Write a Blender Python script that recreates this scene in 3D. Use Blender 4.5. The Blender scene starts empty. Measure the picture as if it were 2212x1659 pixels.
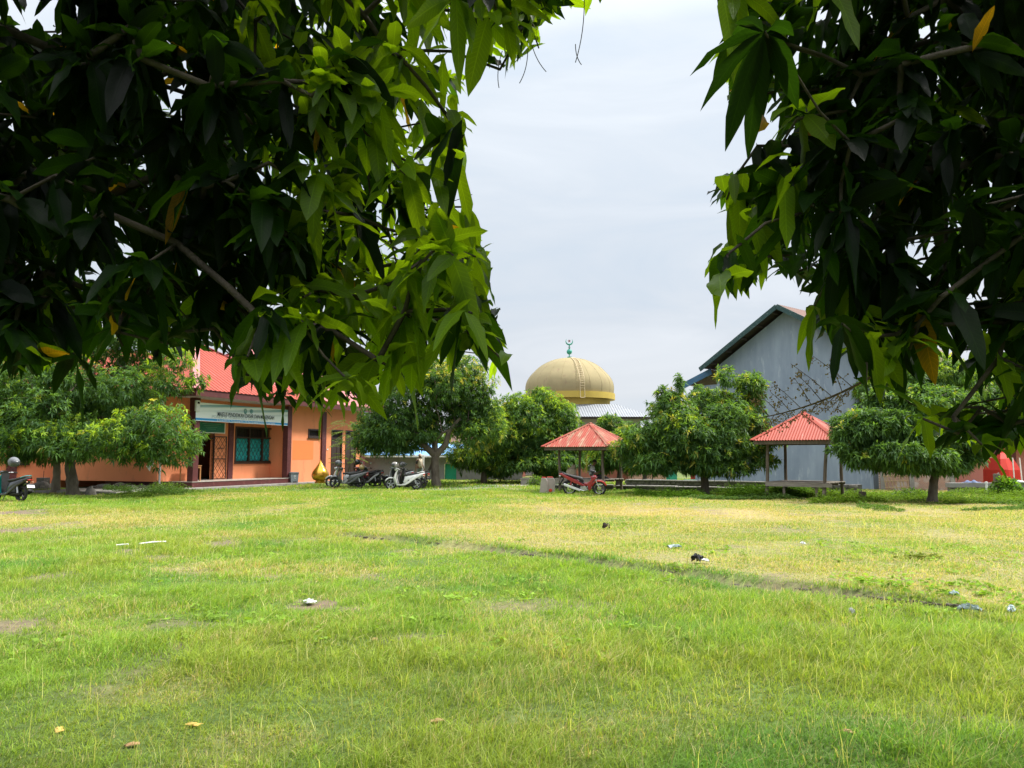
import bpy, math, random
import numpy as np
from mathutils import Vector, Matrix, Quaternion
random.seed(7)
rng = np.random.default_rng(11)
C = bpy.context.scene.collection
scene = bpy.context.scene
R = math.radians

# ------------------------------------------------------------------ camera
VW, VH, F = 2212.0, 1659.0, 1662.0
PITCH = math.atan(155.5/F)
CAMZ = 1.6
cd = bpy.data.cameras.new('camera')
cd.sensor_width = 36.0
cd.lens = 36.0*F/VW
cd.clip_start, cd.clip_end = 0.05, 3000
cam = bpy.data.objects.new('camera', cd)
C.objects.link(cam)
cam.location = (0, 0, CAMZ)
cam.rotation_euler = (math.pi/2+PITCH, 0, 0)
scene.camera = cam

# ------------------------------------------------------------------ sky, sun, exposure
SUN = Vector((0.88, 0.22, 1.18)).normalized()
scene.view_settings.view_transform = 'Standard'
scene.view_settings.look = 'None'
scene.view_settings.exposure = 0.95
scene.view_settings.gamma = 1.0
w = bpy.data.worlds.new('World')
scene.world = w
w.use_nodes = True
nt = w.node_tree
nt.nodes.clear()
def nd(nt, typ, **kw):
    n = nt.nodes.new(typ)
    for k, v in kw.items():
        if k.startswith('_'):
            setattr(n, k[1:], v)
        else:
            n.inputs[k.replace('__', ' ')].default_value = v
    return n
def ramp(nt, stops, interp='LINEAR'):
    n = nt.nodes.new('ShaderNodeValToRGB')
    e = n.color_ramp.elements
    n.color_ramp.interpolation = interp
    while len(e) < len(stops): e.new(0.5)
    for i, (p, c) in enumerate(stops):
        e[i].position = p
        e[i].color = (c, c, c, 1) if not hasattr(c, '__len__') else (*c[:3], 1)
    return n
LK = lambda nt, a, b: nt.links.new(a, b)
sky = nd(nt, 'ShaderNodeTexSky', _sky_type='NISHITA', _sun_disc=False)
sky.sun_elevation = math.asin(SUN.z)
sky.sun_rotation = math.atan2(SUN.x, SUN.y)
sky.dust_density = 3.0
tc = nd(nt, 'ShaderNodeTexCoord')
sep = nd(nt, 'ShaderNodeSeparateXYZ')
LK(nt, tc.outputs['Generated'], sep.inputs[0])
mp = nd(nt, 'ShaderNodeMapping'); mp.inputs['Scale'].default_value = (1.3, 1.3, 5.0)
mp.inputs['Rotation'].default_value = (0.1, 0.35, 0.3)
LK(nt, tc.outputs['Generated'], mp.inputs[0])
no = nd(nt, 'ShaderNodeTexNoise', Scale=2.3, Detail=7.0, Roughness=0.55, Distortion=0.6)
LK(nt, mp.outputs[0], no.inputs['Vector'])
# overcast veil: brighter overhead than near the horizon
rv = ramp(nt, [(0.0, (0.66, 0.69, 0.73)), (0.10, (0.55, 0.585, 0.635)), (0.28, (0.565, 0.615, 0.675)), (0.50, (0.66, 0.715, 0.775)), (0.70, (1.75, 1.78, 1.8)), (1.0, (2.6, 2.6, 2.6))])
LK(nt, sep.outputs['Z'], rv.inputs[0])
rc = ramp(nt, [(0.30, (0.90, 0.94, 0.975)), (0.50, (1.0, 1.0, 1.0)), (0.70, (1.12, 1.10, 1.08))])
LK(nt, no.outputs['Fac'], rc.inputs[0])
mu = nd(nt, 'ShaderNodeMix', _data_type='RGBA', _blend_type='MULTIPLY'); mu.inputs[0].default_value = 1
LK(nt, rv.outputs[0], mu.inputs[6]); LK(nt, rc.outputs[0], mu.inputs[7])
sc = nd(nt, 'ShaderNodeVectorMath', _operation='SCALE'); sc.inputs['Scale'].default_value = 6.9
LK(nt, mu.outputs[2], sc.inputs[0])
mx = nd(nt, 'ShaderNodeMix', _data_type='RGBA'); mx.inputs[0].default_value = 0.93
LK(nt, sky.outputs[0], mx.inputs[6]); LK(nt, sc.outputs[0], mx.inputs[7])
bg = nd(nt, 'ShaderNodeBackground', Strength=0.1)
LK(nt, mx.outputs[2], bg.inputs[0])
wo = nd(nt, 'ShaderNodeOutputWorld')
LK(nt, bg.outputs[0], wo.inputs[0])
ld = bpy.data.lights.new('sun', 'SUN')
ld.energy = 3.0; ld.angle = R(9); ld.color = (1.0, 0.955, 0.88)
lo = bpy.data.objects.new('sun', ld); C.objects.link(lo)
lo.rotation_euler = SUN.to_track_quat('Z', 'Y').to_euler()
scene.cycles.max_bounces = 9
scene.cycles.diffuse_bounces = 5
scene.cycles.glossy_bounces = 2
scene.cycles.transmission_bounces = 5
scene.cycles.transparent_max_bounces = 6
scene.cycles.use_denoising = True
scene.cycles.sample_clamp_indirect = 4.0

# ------------------------------------------------------------------ geometry helpers
def ray(px, py):
    dx, dy = (px-VW/2)/F, (VH/2-py)/F
    c, s = math.cos(PITCH), math.sin(PITCH)
    return dx, c-dy*s, s+dy*c
def at(px, py, Y):
    x, y, z = ray(px, py)
    return Vector((x/y*Y, Y, CAMZ+z/y*Y))
def atx(px, Y, py=1000):
    x, y, z = ray(px, py); return x/y*Y
def atz(py, Y, px=1106):
    x, y, z = ray(px, py); return CAMZ+z/y*Y
def ground_at(px, py):
    x, y, z = ray(px, py); t = -CAMZ/z
    return Vector((x*t, y*t, 0))
def project(P):
    P = np.asarray(P, float)
    c, s = math.cos(PITCH), math.sin(PITCH)
    y, z = P[..., 1], P[..., 2]-CAMZ
    dep = y*c+z*s; up = -y*s+z*c
    dep = np.where(np.abs(dep) < 1e-4, 1e-4, dep)
    return VW/2+F*P[..., 0]/dep, VH/2-F*up/dep, dep

def hash2(ix, iy, seed):
    h = (ix.astype(np.int64)*374761393+iy.astype(np.int64)*668265263+seed*1442695041) & 0x7fffffff
    h = ((h ^ (h >> 13))*1274126177) & 0x7fffffff
    return ((h ^ (h >> 16)) & 0xffff)/65535.0
def vnoise(x, y, sc=1.0, seed=0):
    x = np.asarray(x, float)*sc; y = np.asarray(y, float)*sc
    ix, iy = np.floor(x), np.floor(y)
    fx, fy = x-ix, y-iy
    fx = fx*fx*(3-2*fx); fy = fy*fy*(3-2*fy)
    a, b = hash2(ix, iy, seed), hash2(ix+1, iy, seed)
    c, d = hash2(ix, iy+1, seed), hash2(ix+1, iy+1, seed)
    return (a*(1-fx)+b*fx)*(1-fy)+(c*(1-fx)+d*fx)*fy
def fbm(x, y, sc=1.0, seed=0, o=3):
    s = 0; a = 0.5; t = 0
    for i in range(o):
        s = s+a*vnoise(x, y, sc*2**i, seed+i*17); t += a; a *= .5
    return s/t
def sstep(a, b, x):
    t = np.clip((np.asarray(x, float)-a)/(b-a), 0, 1)
    return t*t*(3-2*t)

def tag(o, label=None, cat=None, group=None, kind=None):
    if label: o['label'] = label
    if cat: o['category'] = cat
    if group: o['group'] = group
    if kind: o['kind'] = kind
    return o
def thing(name, label, cat, loc=(0, 0, 0), rz=0, group=None, scale=1):
    o = bpy.data.objects.new(name, None)
    o.empty_display_size = 0.2
    C.objects.link(o)
    o.location = loc; o.rotation_euler = (0, 0, rz); o.scale = (scale,)*3
    return tag(o, label, cat, group)
def dup(root, loc, rz, label, group=None, swap=None):
    r = root.copy(); C.objects.link(r)
    r.location = loc; r.rotation_euler = (0, 0, rz); r['label'] = label
    if group: r['group'] = group
    def rec(a, b):
        for ch in list(a.children):
            c = ch.copy(); C.objects.link(c); c.parent = b
            rec(ch, c)
    rec(root, r)
    return r

class MB:
    def __init__(s, M=None):
        s.v = []; s.f = []; s.m = []; s.uv = []; s.M = M
    def add(s, vs, fs, mi=0, uv=None):
        b = len(s.v)
        for i, p in enumerate(vs):
            p = Vector(p)
            s.v.append(s.M @ p if s.M is not None else p)
            s.uv.append(uv[i] if uv else (0, 0))
        for f in fs:
            s.f.append([i+b for i in f]); s.m.append(mi)
        return s
    def box(s, lo, hi, mi=0, rot=None, piv=None):
        x0, y0, z0 = lo; x1, y1, z1 = hi
        vs = [Vector(p) for p in [(x0, y0, z0), (x1, y0, z0), (x1, y1, z0), (x0, y1, z0), (x0, y0, z1), (x1, y0, z1), (x1, y1, z1), (x0, y1, z1)]]
        if rot is not None:
            pv = Vector(piv) if piv is not None else (Vector(lo)+Vector(hi))/2
            vs = [rot @ (p-pv)+pv for p in vs]
        return s.add(vs, [(0, 3, 2, 1), (4, 5, 6, 7), (0, 1, 5, 4), (1, 2, 6, 5), (2, 3, 7, 6), (3, 0, 4, 7)], mi)
    def cbox(s, c, sz, mi=0, rot=None):
        c = Vector(c); h = Vector(sz)/2
        return s.box(c-h, c+h, mi, rot)
    def bar(s, a, b, wd, ht, mi=0, up=(0, 0, 1)):
        a, b = Vector(a), Vector(b); d = (b-a).normalized(); u = Vector(up)
        sd = d.cross(u)
        if sd.length < 1e-4: sd = d.cross(Vector((0, 1, 0)))
        sd.normalize(); u = sd.cross(d).normalized()
        vs = []
        for p in (a, b):
            for i, j in ((-1, -1), (1, -1), (1, 1), (-1, 1)):
                vs.append(p+sd*(i*wd/2)+u*(j*ht/2))
        return s.add(vs, [(0, 1, 2, 3), (7, 6, 5, 4), (0, 4, 5, 1), (1, 5, 6, 2), (2, 6, 7, 3), (3, 7, 4, 0)], mi)
    def tube(s, pts, rad, n=8, mi=0, cap=True):
        pts = [Vector(p) for p in pts]
        if not hasattr(rad, '__len__'): rad = [rad]*len(pts)
        rings = []; prev = None
        for i, p in enumerate(pts):
            d = (pts[min(i+1, len(pts)-1)]-pts[max(i-1, 0)]).normalized()
            if prev is None:
                u = Vector((0, 0, 1)) if abs(d.z) < .9 else Vector((1, 0, 0))
            else: u = prev
            sd = d.cross(u).normalized(); u = sd.cross(d).normalized(); prev = u
            rings.append([p+(sd*math.cos(a)+u*math.sin(a))*rad[i] for a in [2*math.pi*k/n for k in range(n)]])
        return s.loft(rings, mi, cap)
    def loft(s, rings, mi=0, cap=True, closed=False):
        n = len(rings[0]); vs = [p for r in rings for p in r]; fs = []
        m = len(rings)
        for i in range(m-1 if not closed else m):
            j2 = (i+1) % m
            for k in range(n):
                fs.append((i*n+k, i*n+(k+1) % n, j2*n+(k+1) % n, j2*n+k))
        if cap and not closed:
            fs.append(tuple(range(n-1, -1, -1))); fs.append(tuple((m-1)*n+k for k in range(n)))
        return s.add(vs, fs, mi)
    def lathe(s, prof, n=24, c=(0, 0, 0), Q=None, mi=0, cap=True, a0=0, a1=2*math.pi):
        c = Vector(c); rings = []
        for r, z in prof:
            ring = []
            for k in range(n):
                a = 2*math.pi*k/n
                p = Vector((max(r, 1e-4)*math.cos(a), max(r, 1e-4)*math.sin(a), z))
                ring.append((Q @ p if Q is not None else p)+c)
            rings.append(ring)
        return s.loft(rings, mi, cap)
    def torus(s, c, Rr, r, n=28, m=10, Q=None, mi=0, squash=1.0):
        c = Vector(c); rings = []
        for i in range(n):
            a = 2*math.pi*i/n; ring = []
            for k in range(m):
                b = 2*math.pi*k/m
                p = Vector(((Rr+r*math.cos(b))*math.cos(a), (Rr+r*math.cos(b))*math.sin(a), r*squash*math.sin(b)))
                ring.append((Q @ p if Q is not None else p)+c)
            rings.append(ring)
        return s.loft(rings, mi, False, True)
    def sphere(s, c, r, n=16, m=10, mi=0, sc=(1, 1, 1), Q=None, z0=-1, z1=1):
        prof = []
        a0, a1 = math.asin(z0), math.asin(z1)
        rings = []
        for i in range(m+1):
            a = a0+(a1-a0)*i/m
            rings.append([(lambda p: (Q @ p if Q is not None else p)+Vector(c))(Vector((max(math.cos(a), 1e-3)*r*math.cos(t)*sc[0], max(math.cos(a), 1e-3)*r*math.sin(t)*sc[1], math.sin(a)*r*sc[2]))) for t in [2*math.pi*k/n for k in range(n)]])
        return s.loft(rings, mi)
    def prism(s, poly, y0, y1, mi=0):
        n = len(poly)
        vs = [(x, y0, z) for x, z in poly]+[(x, y1, z) for x, z in poly]
        fs = [tuple(range(n)), tuple(range(2*n-1, n-1, -1))]+[(k, k+n, (k+1) % n+n, (k+1) % n) for k in range(n)]
        return s.add(vs, fs, mi)
    def build(s, name, mats, parent=None, loc=None, smooth=None, bevel=0, sub=0, solid=0):
        me = bpy.data.meshes.new(name)
        me.from_pydata([tuple(p) for p in s.v], [], s.f)
        if not isinstance(mats, (list, tuple)): mats = [mats]
        for m in mats: me.materials.append(m)
        if len(mats) > 1: me.polygons.foreach_set('material_index', s.m)
        ul = me.uv_layers.new(name='UVMap')
        vi = np.zeros(len(me.loops), np.int32); me.loops.foreach_get('vertex_index', vi)
        ul.data.foreach_set('uv', np.array(s.uv, np.float32)[vi].ravel())
        me.update()
        if smooth is not None:
            me.shade_smooth(); me.set_sharp_from_angle(angle=R(smooth))
        o = bpy.data.objects.new(name, me); C.objects.link(o)
        if parent is not None: o.parent = parent
        if loc is not None: o.location = loc
        if solid:
            md = o.modifiers.new('solid', 'SOLIDIFY'); md.thickness = solid; md.offset = 0
        if bevel:
            md = o.modifiers.new('bevel', 'BEVEL'); md.width = bevel; md.segments = 2; md.limit_method = 'ANGLE'; md.angle_limit = R(40)
        if sub:
            md = o.modifiers.new('sub', 'SUBSURF'); md.levels = sub; md.render_levels = sub
        return o

def np_mesh(name, verts, quads, mats, parent=None, col=None, uv=None, smooth=True, tris=None):
    """a large mesh straight from arrays; faces of equal size"""
    me = bpy.data.meshes.new(name)
    nv, nf, k = len(verts), len(quads), quads.shape[1]
    me.vertices.add(nv); me.vertices.foreach_set('co', verts.astype(np.float32).ravel())
    me.loops.add(nf*k); me.loops.foreach_set('vertex_index', quads.astype(np.int32).ravel())
    me.polygons.add(nf); me.polygons.foreach_set('loop_start', np.arange(0, nf*k, k, dtype=np.int32))
    me.update(calc_edges=True)
    if smooth: me.shade_smooth()
    if col is not None:
        a = me.color_attributes.new('Col', 'FLOAT_COLOR', 'POINT')
        cc = np.ones((nv, 4), np.float32); cc[:, :3] = col
        a.data.foreach_set('color', cc.ravel())
    if uv is not None:
        ul = me.uv_layers.new(name='UVMap')
        ul.data.foreach_set('uv', uv[quads.ravel()].astype(np.float32).ravel())
    for m in (mats if isinstance(mats, (list, tuple)) else [mats]): me.materials.append(m)
    o = bpy.data.objects.new(name, me); C.objects.link(o)
    if parent is not None: o.parent = parent
    return o

# ------------------------------------------------------------------ materials
def new_mat(name):
    m = bpy.data.materials.new(name); m.use_nodes = True
    nt = m.node_tree; nt.nodes.clear()
    out = nt.nodes.new('ShaderNodeOutputMaterial')
    p = nt.nodes.new('ShaderNodeBsdfPrincipled')
    LK(nt, p.outputs[0], out.inputs[0])
    return m, nt, p, out
def mat(name, c, c2=None, rough=0.6, scale=3.0, bump=0.0, bscale=None, metal=0.0, spec=0.4, stretch=None, lo=0.35, hi=0.7, coat=0.0, uv=False, c3=None, s3=12.0):
    """base colour wandering between c and c2 (and flecks of c3), with a fine bump"""
    m, nt, p, out = new_mat(name)
    p.inputs['Roughness'].default_value = rough
    p.inputs['Metallic'].default_value = metal
    p.inputs['Specular IOR Level'].default_value = spec
    if coat: p.inputs['Coat Weight'].default_value = coat; p.inputs['Coat Roughness'].default_value = 0.08
    if c2 is None: c2 = tuple(x*0.78 for x in c)
    tc = nd(nt, 'ShaderNodeTexCoord')
    src = tc.outputs['UV' if uv else 'Object']
    if stretch:
        mp = nd(nt, 'ShaderNodeMapping'); mp.inputs['Scale'].default_value = stretch
        LK(nt, src, mp.inputs[0]); src = mp.outputs[0]
    n = nd(nt, 'ShaderNodeTexNoise', Scale=scale, Detail=6.0, Roughness=0.62)
    LK(nt, src, n.inputs['Vector'])
    r = ramp(nt, [(lo, c), (hi, c2)])
    LK(nt, n.outputs['Fac'], r.inputs[0])
    last = r.outputs[0]
    if c3 is not None:
        n3 = nd(nt, 'ShaderNodeTexNoise', Scale=s3, Detail=5.0, Roughness=0.7); LK(nt, src, n3.inputs['Vector'])
        r3 = ramp(nt, [(0.56, 0.0), (0.68, 1.0)]); LK(nt, n3.outputs['Fac'], r3.inputs[0])
        x = nd(nt, 'ShaderNodeMix', _data_type='RGBA'); LK(nt, r3.outputs[0], x.inputs[0]); LK(nt, last, x.inputs[6]); x.inputs[7].default_value = (*c3, 1)
        last = x.outputs[2]
    LK(nt, last, p.inputs['Base Color'])
    if bump:
        b = nd(nt, 'ShaderNodeTexNoise', Scale=bscale or scale*8, Detail=4.0); LK(nt, src, b.inputs['Vector'])
        bu = nd(nt, 'ShaderNodeBump', Strength=bump, Distance=0.02); LK(nt, b.outputs['Fac'], bu.inputs['Height'])
        LK(nt, bu.outputs[0], p.inputs['Normal'])
    return m
def leaf_mat(name, trans=0.35, rough=0.38, tcol=(1.9, 1.7, 0.6), veins=False, spec=0.45):
    m, nt, p, out = new_mat(name)
    at_ = nd(nt, 'ShaderNodeAttribute', _attribute_name='Col')
    col = at_.outputs['Color']
    p.inputs['Roughness'].default_value = rough; p.inputs['Specular IOR Level'].default_value = spec
    if veins:
        uvn = nd(nt, 'ShaderNodeTexCoord'); sp = nd(nt, 'ShaderNodeSeparateXYZ'); LK(nt, uvn.outputs['UV'], sp.inputs[0])
        a = nd(nt, 'ShaderNodeMath', _operation='SUBTRACT'); a.inputs[1].default_value = 0.5; LK(nt, sp.outputs[0], a.inputs[0])
        ab = nd(nt, 'ShaderNodeMath', _operation='ABSOLUTE'); LK(nt, a.outputs[0], ab.inputs[0])
        # side veins run forward from the midrib
        q = nd(nt, 'ShaderNodeMath', _operation='MULTIPLY_ADD'); q.inputs[1].default_value = -0.22; LK(nt, ab.outputs[0], q.inputs[0]); LK(nt, sp.outputs[1], q.inputs[2])
        k = nd(nt, 'ShaderNodeMath', _operation='MULTIPLY'); k.inputs[1].default_value = 105.0; LK(nt, q.outputs[0], k.inputs[0])
        s = nd(nt, 'ShaderNodeMath', _operation='SINE'); LK(nt, k.outputs[0], s.inputs[0])
        r1 = ramp(nt, [(0.80, 0.0), (0.98, 0.55)]); LK(nt, s.outputs[0], r1.inputs[0])
        r2 = ramp(nt, [(0.012, 1.0), (0.035, 0.0)]); LK(nt, ab.outputs[0], r2.inputs[0])
        mxm = nd(nt, 'ShaderNodeMath', _operation='MAXIMUM'); LK(nt, r1.outputs[0], mxm.inputs[0]); LK(nt, r2.outputs[0], mxm.inputs[1])
        x = nd(nt, 'ShaderNodeMix', _data_type='RGBA', _blend_type='MIX')
        sc_ = nd(nt, 'ShaderNodeMath', _operation='MULTIPLY'); sc_.inputs[1].default_value = 0.55; LK(nt, mxm.outputs[0], sc_.inputs[0])
        LK(nt, sc_.outputs[0], x.inputs[0]); LK(nt, col, x.inputs[6])
        lt = nd(nt, 'ShaderNodeMix', _data_type='RGBA', _blend_type='MULTIPLY'); lt.inputs[0].default_value = 1; LK(nt, col, lt.inputs[6]); lt.inputs[7].default_value = (1.9, 1.8, 1.5, 1)
        LK(nt, lt.outputs[2], x.inputs[7]); col = x.outputs[2]
        bu = nd(nt, 'ShaderNodeBump', Strength=0.25, Distance=0.004); LK(nt, mxm.outputs[0], bu.inputs['Height']); LK(nt, bu.outputs[0], p.inputs['Normal'])
    LK(nt, col, p.inputs['Base Color'])
    t = nd(nt, 'ShaderNodeBsdfTranslucent')
    ml = nd(nt, 'ShaderNodeMix', _data_type='RGBA', _blend_type='MULTIPLY'); ml.inputs[0].default_value = 1
    LK(nt, col, ml.inputs[6]); ml.inputs[7].default_value = (*tcol, 1); LK(nt, ml.outputs[2], t.inputs[0])
    ms = nd(nt, 'ShaderNodeMixShader', Fac=trans); LK(nt, p.outputs[0], ms.inputs[1]); LK(nt, t.outputs[0], ms.inputs[2]); LK(nt, ms.outputs[0], out.inputs[0])
    return m

M = {}
M['near_leaf'] = leaf_mat('near_leaf', 0.62, 0.40, (6.2, 5.9, 0.4), True, 0.20)
M['leaf'] = leaf_mat('mango_leaf', 0.42, 0.5, (2.1, 1.9, 0.6), False, 0.22)
M['grass'] = leaf_mat('grass', 0.40, 0.65, (1.35, 1.3, 0.5), False, 0.08)
M['bark'] = mat('bark', (.075, .058, .042), (.16, .135, .105), .9, 5, .8, 22, stretch=(1, 1, .35))
M['near_bark'] = mat('near_bark', (.035, .027, .02), (.09, .072, .055), .85, 8, .6, 40)
M['pale_bark'] = mat('pale_bark', (.26, .22, .17), (.12, .095, .07), .9, 4, .6, 25, stretch=(1, 1, .4))
M['orange'] = mat('orange_plaster', (.80, .285, .135), (.74, .25, .115), .85, 1.2, .12, 60, c3=(.60, .22, .11), s3=2.2, stretch=(1, 1, .35))
M['patch'] = mat('orange_patch', (.78, .215, .06), (.73, .2, .06), .8, 1.5)
M['maroon'] = mat('maroon_paint', (.105, .026, .026), (.075, .02, .021), .6, 2.5, .08, 50, c3=(.16, .055, .05), s3=6)
M['dark_wood'] = mat('dark_wood', (.045, .026, .018), (.03, .018, .013), .5, 4, stretch=(6, 6, 1))
M['dark'] = mat('dark_interior', (.012, .010, .010), (.02, .016, .014), .8)
M['curtain'] = mat('teal_curtain', (.012, .26, .28), (.03, .36, .36), .75, 5)
M['concrete'] = mat('concrete', (.30, .285, .26), (.20, .19, .17), .9, 2.2, .3, 40, c3=(.13, .125, .11), s3=5)
M['dark_concrete'] = mat('dark_concrete', (.15, .145, .135), (.085, .08, .075), .9, 2.5, .3, 30, c3=(.22, .21, .2), s3=6)
M['tile'] = mat('porch_tile', (.46, .43, .38), (.38, .35, .31), .35, 2)
M['white'] = mat('white_paint', (.76, .76, .75), (.66, .66, .64), .6, 2)
M['steel'] = mat('galvanised_steel', (.50, .51, .53), (.40, .41, .43), .42, 6, metal=.7)
M['chrome'] = mat('chrome', (.75, .76, .78), (.68, .69, .7), .18, 5, metal=1.0)
M['black'] = mat('black_plastic', (.016, .016, .018), (.024, .024, .026), .45, 12)
M['rubber'] = mat('rubber', (.018, .018, .018), (.032, .031, .030), .85, 18, .15, 60)
M['seat'] = mat('seat_vinyl', (.026, .025, .026), (.038, .037, .037), .55, 16, .1, 90)
M['wood'] = mat('weathered_wood', (.20, .165, .13), (.10, .082, .065), .85, 3, .5, 20, stretch=(8, 8, .8))
M['plank'] = mat('grey_planks', (.30, .265, .22), (.16, .14, .115), .85, 3, .4, 20, stretch=(1, 8, 8))
M['post_wood'] = mat('pole_wood', (.095, .072, .055), (.17, .14, .11), .85, 3, .5, 20, stretch=(6, 6, .7))
M['stone'] = mat('rubble_stone', (.17, .155, .14), (.075, .07, .065), .9, 3.5, .6, 15, c3=(.26, .24, .21), s3=5)
M['bluegrey'] = mat('bluegrey_plaster', (.205, .255, .33), (.30, .36, .44), .88, 1.3, .25, 30, c3=(.36, .415, .48), s3=3.2, stretch=(1, 1, .22))
M['fascia'] = mat('green_fascia', (.016, .05, .05), (.024, .066, .066), .6, 3, c3=(.2, .25, .25), s3=10)
M['blue_fascia'] = mat('blue_fascia', (.035, .10, .20), (.05, .15, .26), .55, 3, c3=(.12, .1, .09), s3=7)
M['under_roof'] = mat('roof_underside', (.045, .04, .037), (.07, .06, .055), .9, 3)
M['rust_roof'] = mat('brown_roof', (.17, .085, .065), (.12, .065, .05), .7, 2, c3=(.24, .17, .14), s3=4)
M['zinc'] = mat('zinc_roof', (.27, .29, .32), (.22, .24, .27), .6, 1.2, metal=.35, c3=(.33, .34, .36), s3=3)
M['dome'] = mat('dome_paint', (.325, .27, .145), (.28, .235, .125), .9, .9, .1, 12, c3=(.27, .205, .12), s3=2.5, stretch=(1, 1, .6))
M['dome_ring'] = mat('dome_ring', (.50, .375, .065), (.42, .31, .06), .6, 1.5)
M['finial'] = mat('finial_green', (.03, .33, .24), (.04, .25, .19), .5, 6)
M['gold'] = mat('gold_paint', (.66, .36, .045), (.52, .27, .03), .25, 2.5, metal=.8, coat=.3)
M['mosque_wall'] = mat('mosque_wall', (.50, .51, .50), (.42, .43, .42), .85, 1.5)
M['terracotta'] = mat('terracotta_plaster', (.42, .16, .11), (.36, .135, .095), .9, 1.5)
M['pink'] = mat('pink_plaster', (.55, .23, .19), (.48, .2, .17), .9, 1.5)
M['blue_tile'] = mat('blue_tile_roof', (.11, .30, .62), (.20, .42, .72), .5, 2.2, c3=(.62, .68, .72), s3=2.6)
M['grey_wall'] = mat('grey_render', (.25, .245, .235), (.19, .187, .18), .9, 1.0, .2, 30, c3=(.15, .145, .14), s3=2.2)
M['sackcloth'] = mat('sackcloth', (.50, .42, .32), (.40, .33, .25), .9, 5, .3, 40)
M['skin'] = mat('skin', (.23, .11, .07), (.20, .095, .06), .6, 6)
M['hair'] = mat('hair', (.012, .010, .009), (.02, .017, .015), .6)
def roof_mat(name, c, c2, rust=None, rl=0.52, rough=.45, spec=.5):
    m = mat(name, c, c2, rough, 1.4, spec=spec, stretch=(1.0, .35, 1), uv=True)
    if rust:
        nt = m.node_tree; p = [n for n in nt.nodes if n.type == 'BSDF_PRINCIPLED'][0]
        src = p.inputs['Base Color'].links[0].from_socket
        tc = nd(nt, 'ShaderNodeTexCoord'); mp = nd(nt, 'ShaderNodeMapping'); mp.inputs['Scale'].default_value = (2.6, .42, 1)
        LK(nt, tc.outputs['UV'], mp.inputs[0])
        n = nd(nt, 'ShaderNodeTexNoise', Scale=1.7, Detail=7.0, Roughness=.66); LK(nt, mp.outputs[0], n.inputs['Vector'])
        r = ramp(nt, [(rl, 0.0), (rl+.10, .85)]); LK(nt, n.outputs['Fac'], r.inputs[0])
        n2 = nd(nt, 'ShaderNodeTexNoise', Scale=5.0, Detail=5.0); LK(nt, mp.outputs[0], n2.inputs['Vector'])
        r2 = ramp(nt, [(.4, rust), (.62, tuple(min(1, x*1.7+.06) for x in rust))]); LK(nt, n2.outputs['Fac'], r2.inputs[0])
        x = nd(nt, 'ShaderNodeMix', _data_type='RGBA'); LK(nt, r.outputs[0], x.inputs[0]); LK(nt, src, x.inputs[6]); LK(nt, r2.outputs[0], x.inputs[7])
        LK(nt, x.outputs[2], p.inputs['Base Color'])
    return m
M['red_roof'] = roof_mat('red_roof', (.36, .070, .046), (.30, .058, .04), (.36, .13, .11), .62, rough=.65, spec=.25)
M['pink_roof'] = roof_mat('pale_pink_roof', (.50, .16, .16), (.44, .12, .12), rough=.4, spec=.6)  # paler and pinker than the red roof, also on the ridge caps
M['gazebo_roof'] = roof_mat('gazebo_roof', (.33, .062, .038), (.27, .05, .032), (.22, .125, .075), .49, rough=.65, spec=.25)
M['gazebo_roof_clean'] = roof_mat('gazebo_roof_clean', (.35, .064, .040), (.29, .054, .034), (.32, .18, .14), .60, rough=.6, spec=.25)

# ------------------------------------------------------------------ ground
K0, K1 = ground_at(742, 1157), ground_at(1975, 1308)
KD = (K1-K0); KL = KD.length; KD = KD/KL
KN = Vector((-KD.y, KD.x, 0))
if KN.y < 0: KN = -KN
def kerb_coords(x, y):
    rx, ry = np.asarray(x)-K0.x, np.asarray(y)-K0.y
    return rx*KD.x+ry*KD.y, rx*KN.x+ry*KN.y
def gz(x, y):
    x = np.asarray(x, float); y = np.asarray(y, float)
    near = 1-sstep(30, 60, np.hypot(x, y))
    h = (fbm(x, y, .33, 3)-.5)*.10*near+(fbm(x, y, 1.5, 5)-.5)*.045*near
    a, d = kerb_coords(x, y)
    d = d+(vnoise(a, a*0, 1.6, 9)-.5)*.10
    fade = sstep(-.8, .4, a)*(1-sstep(KL-.3, KL+1.5, a))
    h = h+.105*sstep(-.05, .10, d)*np.exp(-np.maximum(d, 0)/5.0)*fade
    return h
def gzf(x, y): return float(gz(np.array([x]), np.array([y]))[0])
BARE = []   # bare soil: centre, radii along and across the view
for px, py, rx, ry, s in [(25, 1107, 1.3, .55, 1), (80, 1103, .9, .35, .9), (15, 1146, .75, .5, .9), (480, 1176, .4, .4, .8), (285, 1192, .45, .3, .85), (300, 1205, .5, .25, .6), (105, 1245, .42, .28, .75), (20, 1355, .35, .22, .8),
                          (690, 1306, .30, .16, 1), (655, 1300, .16, .12, .8), (905, 1372, .34, .16, .7), (200, 1240, .3, .2, .5), (640, 1195, .4, .3, .4), 
                          (60, 1275, .35, .2, .5), (420, 1235, .5, .25, .45), (760, 1313, .18, .1, .8)]:
    g = ground_at(px, py); BARE.append((g.x, g.y, rx, ry, s))
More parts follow.
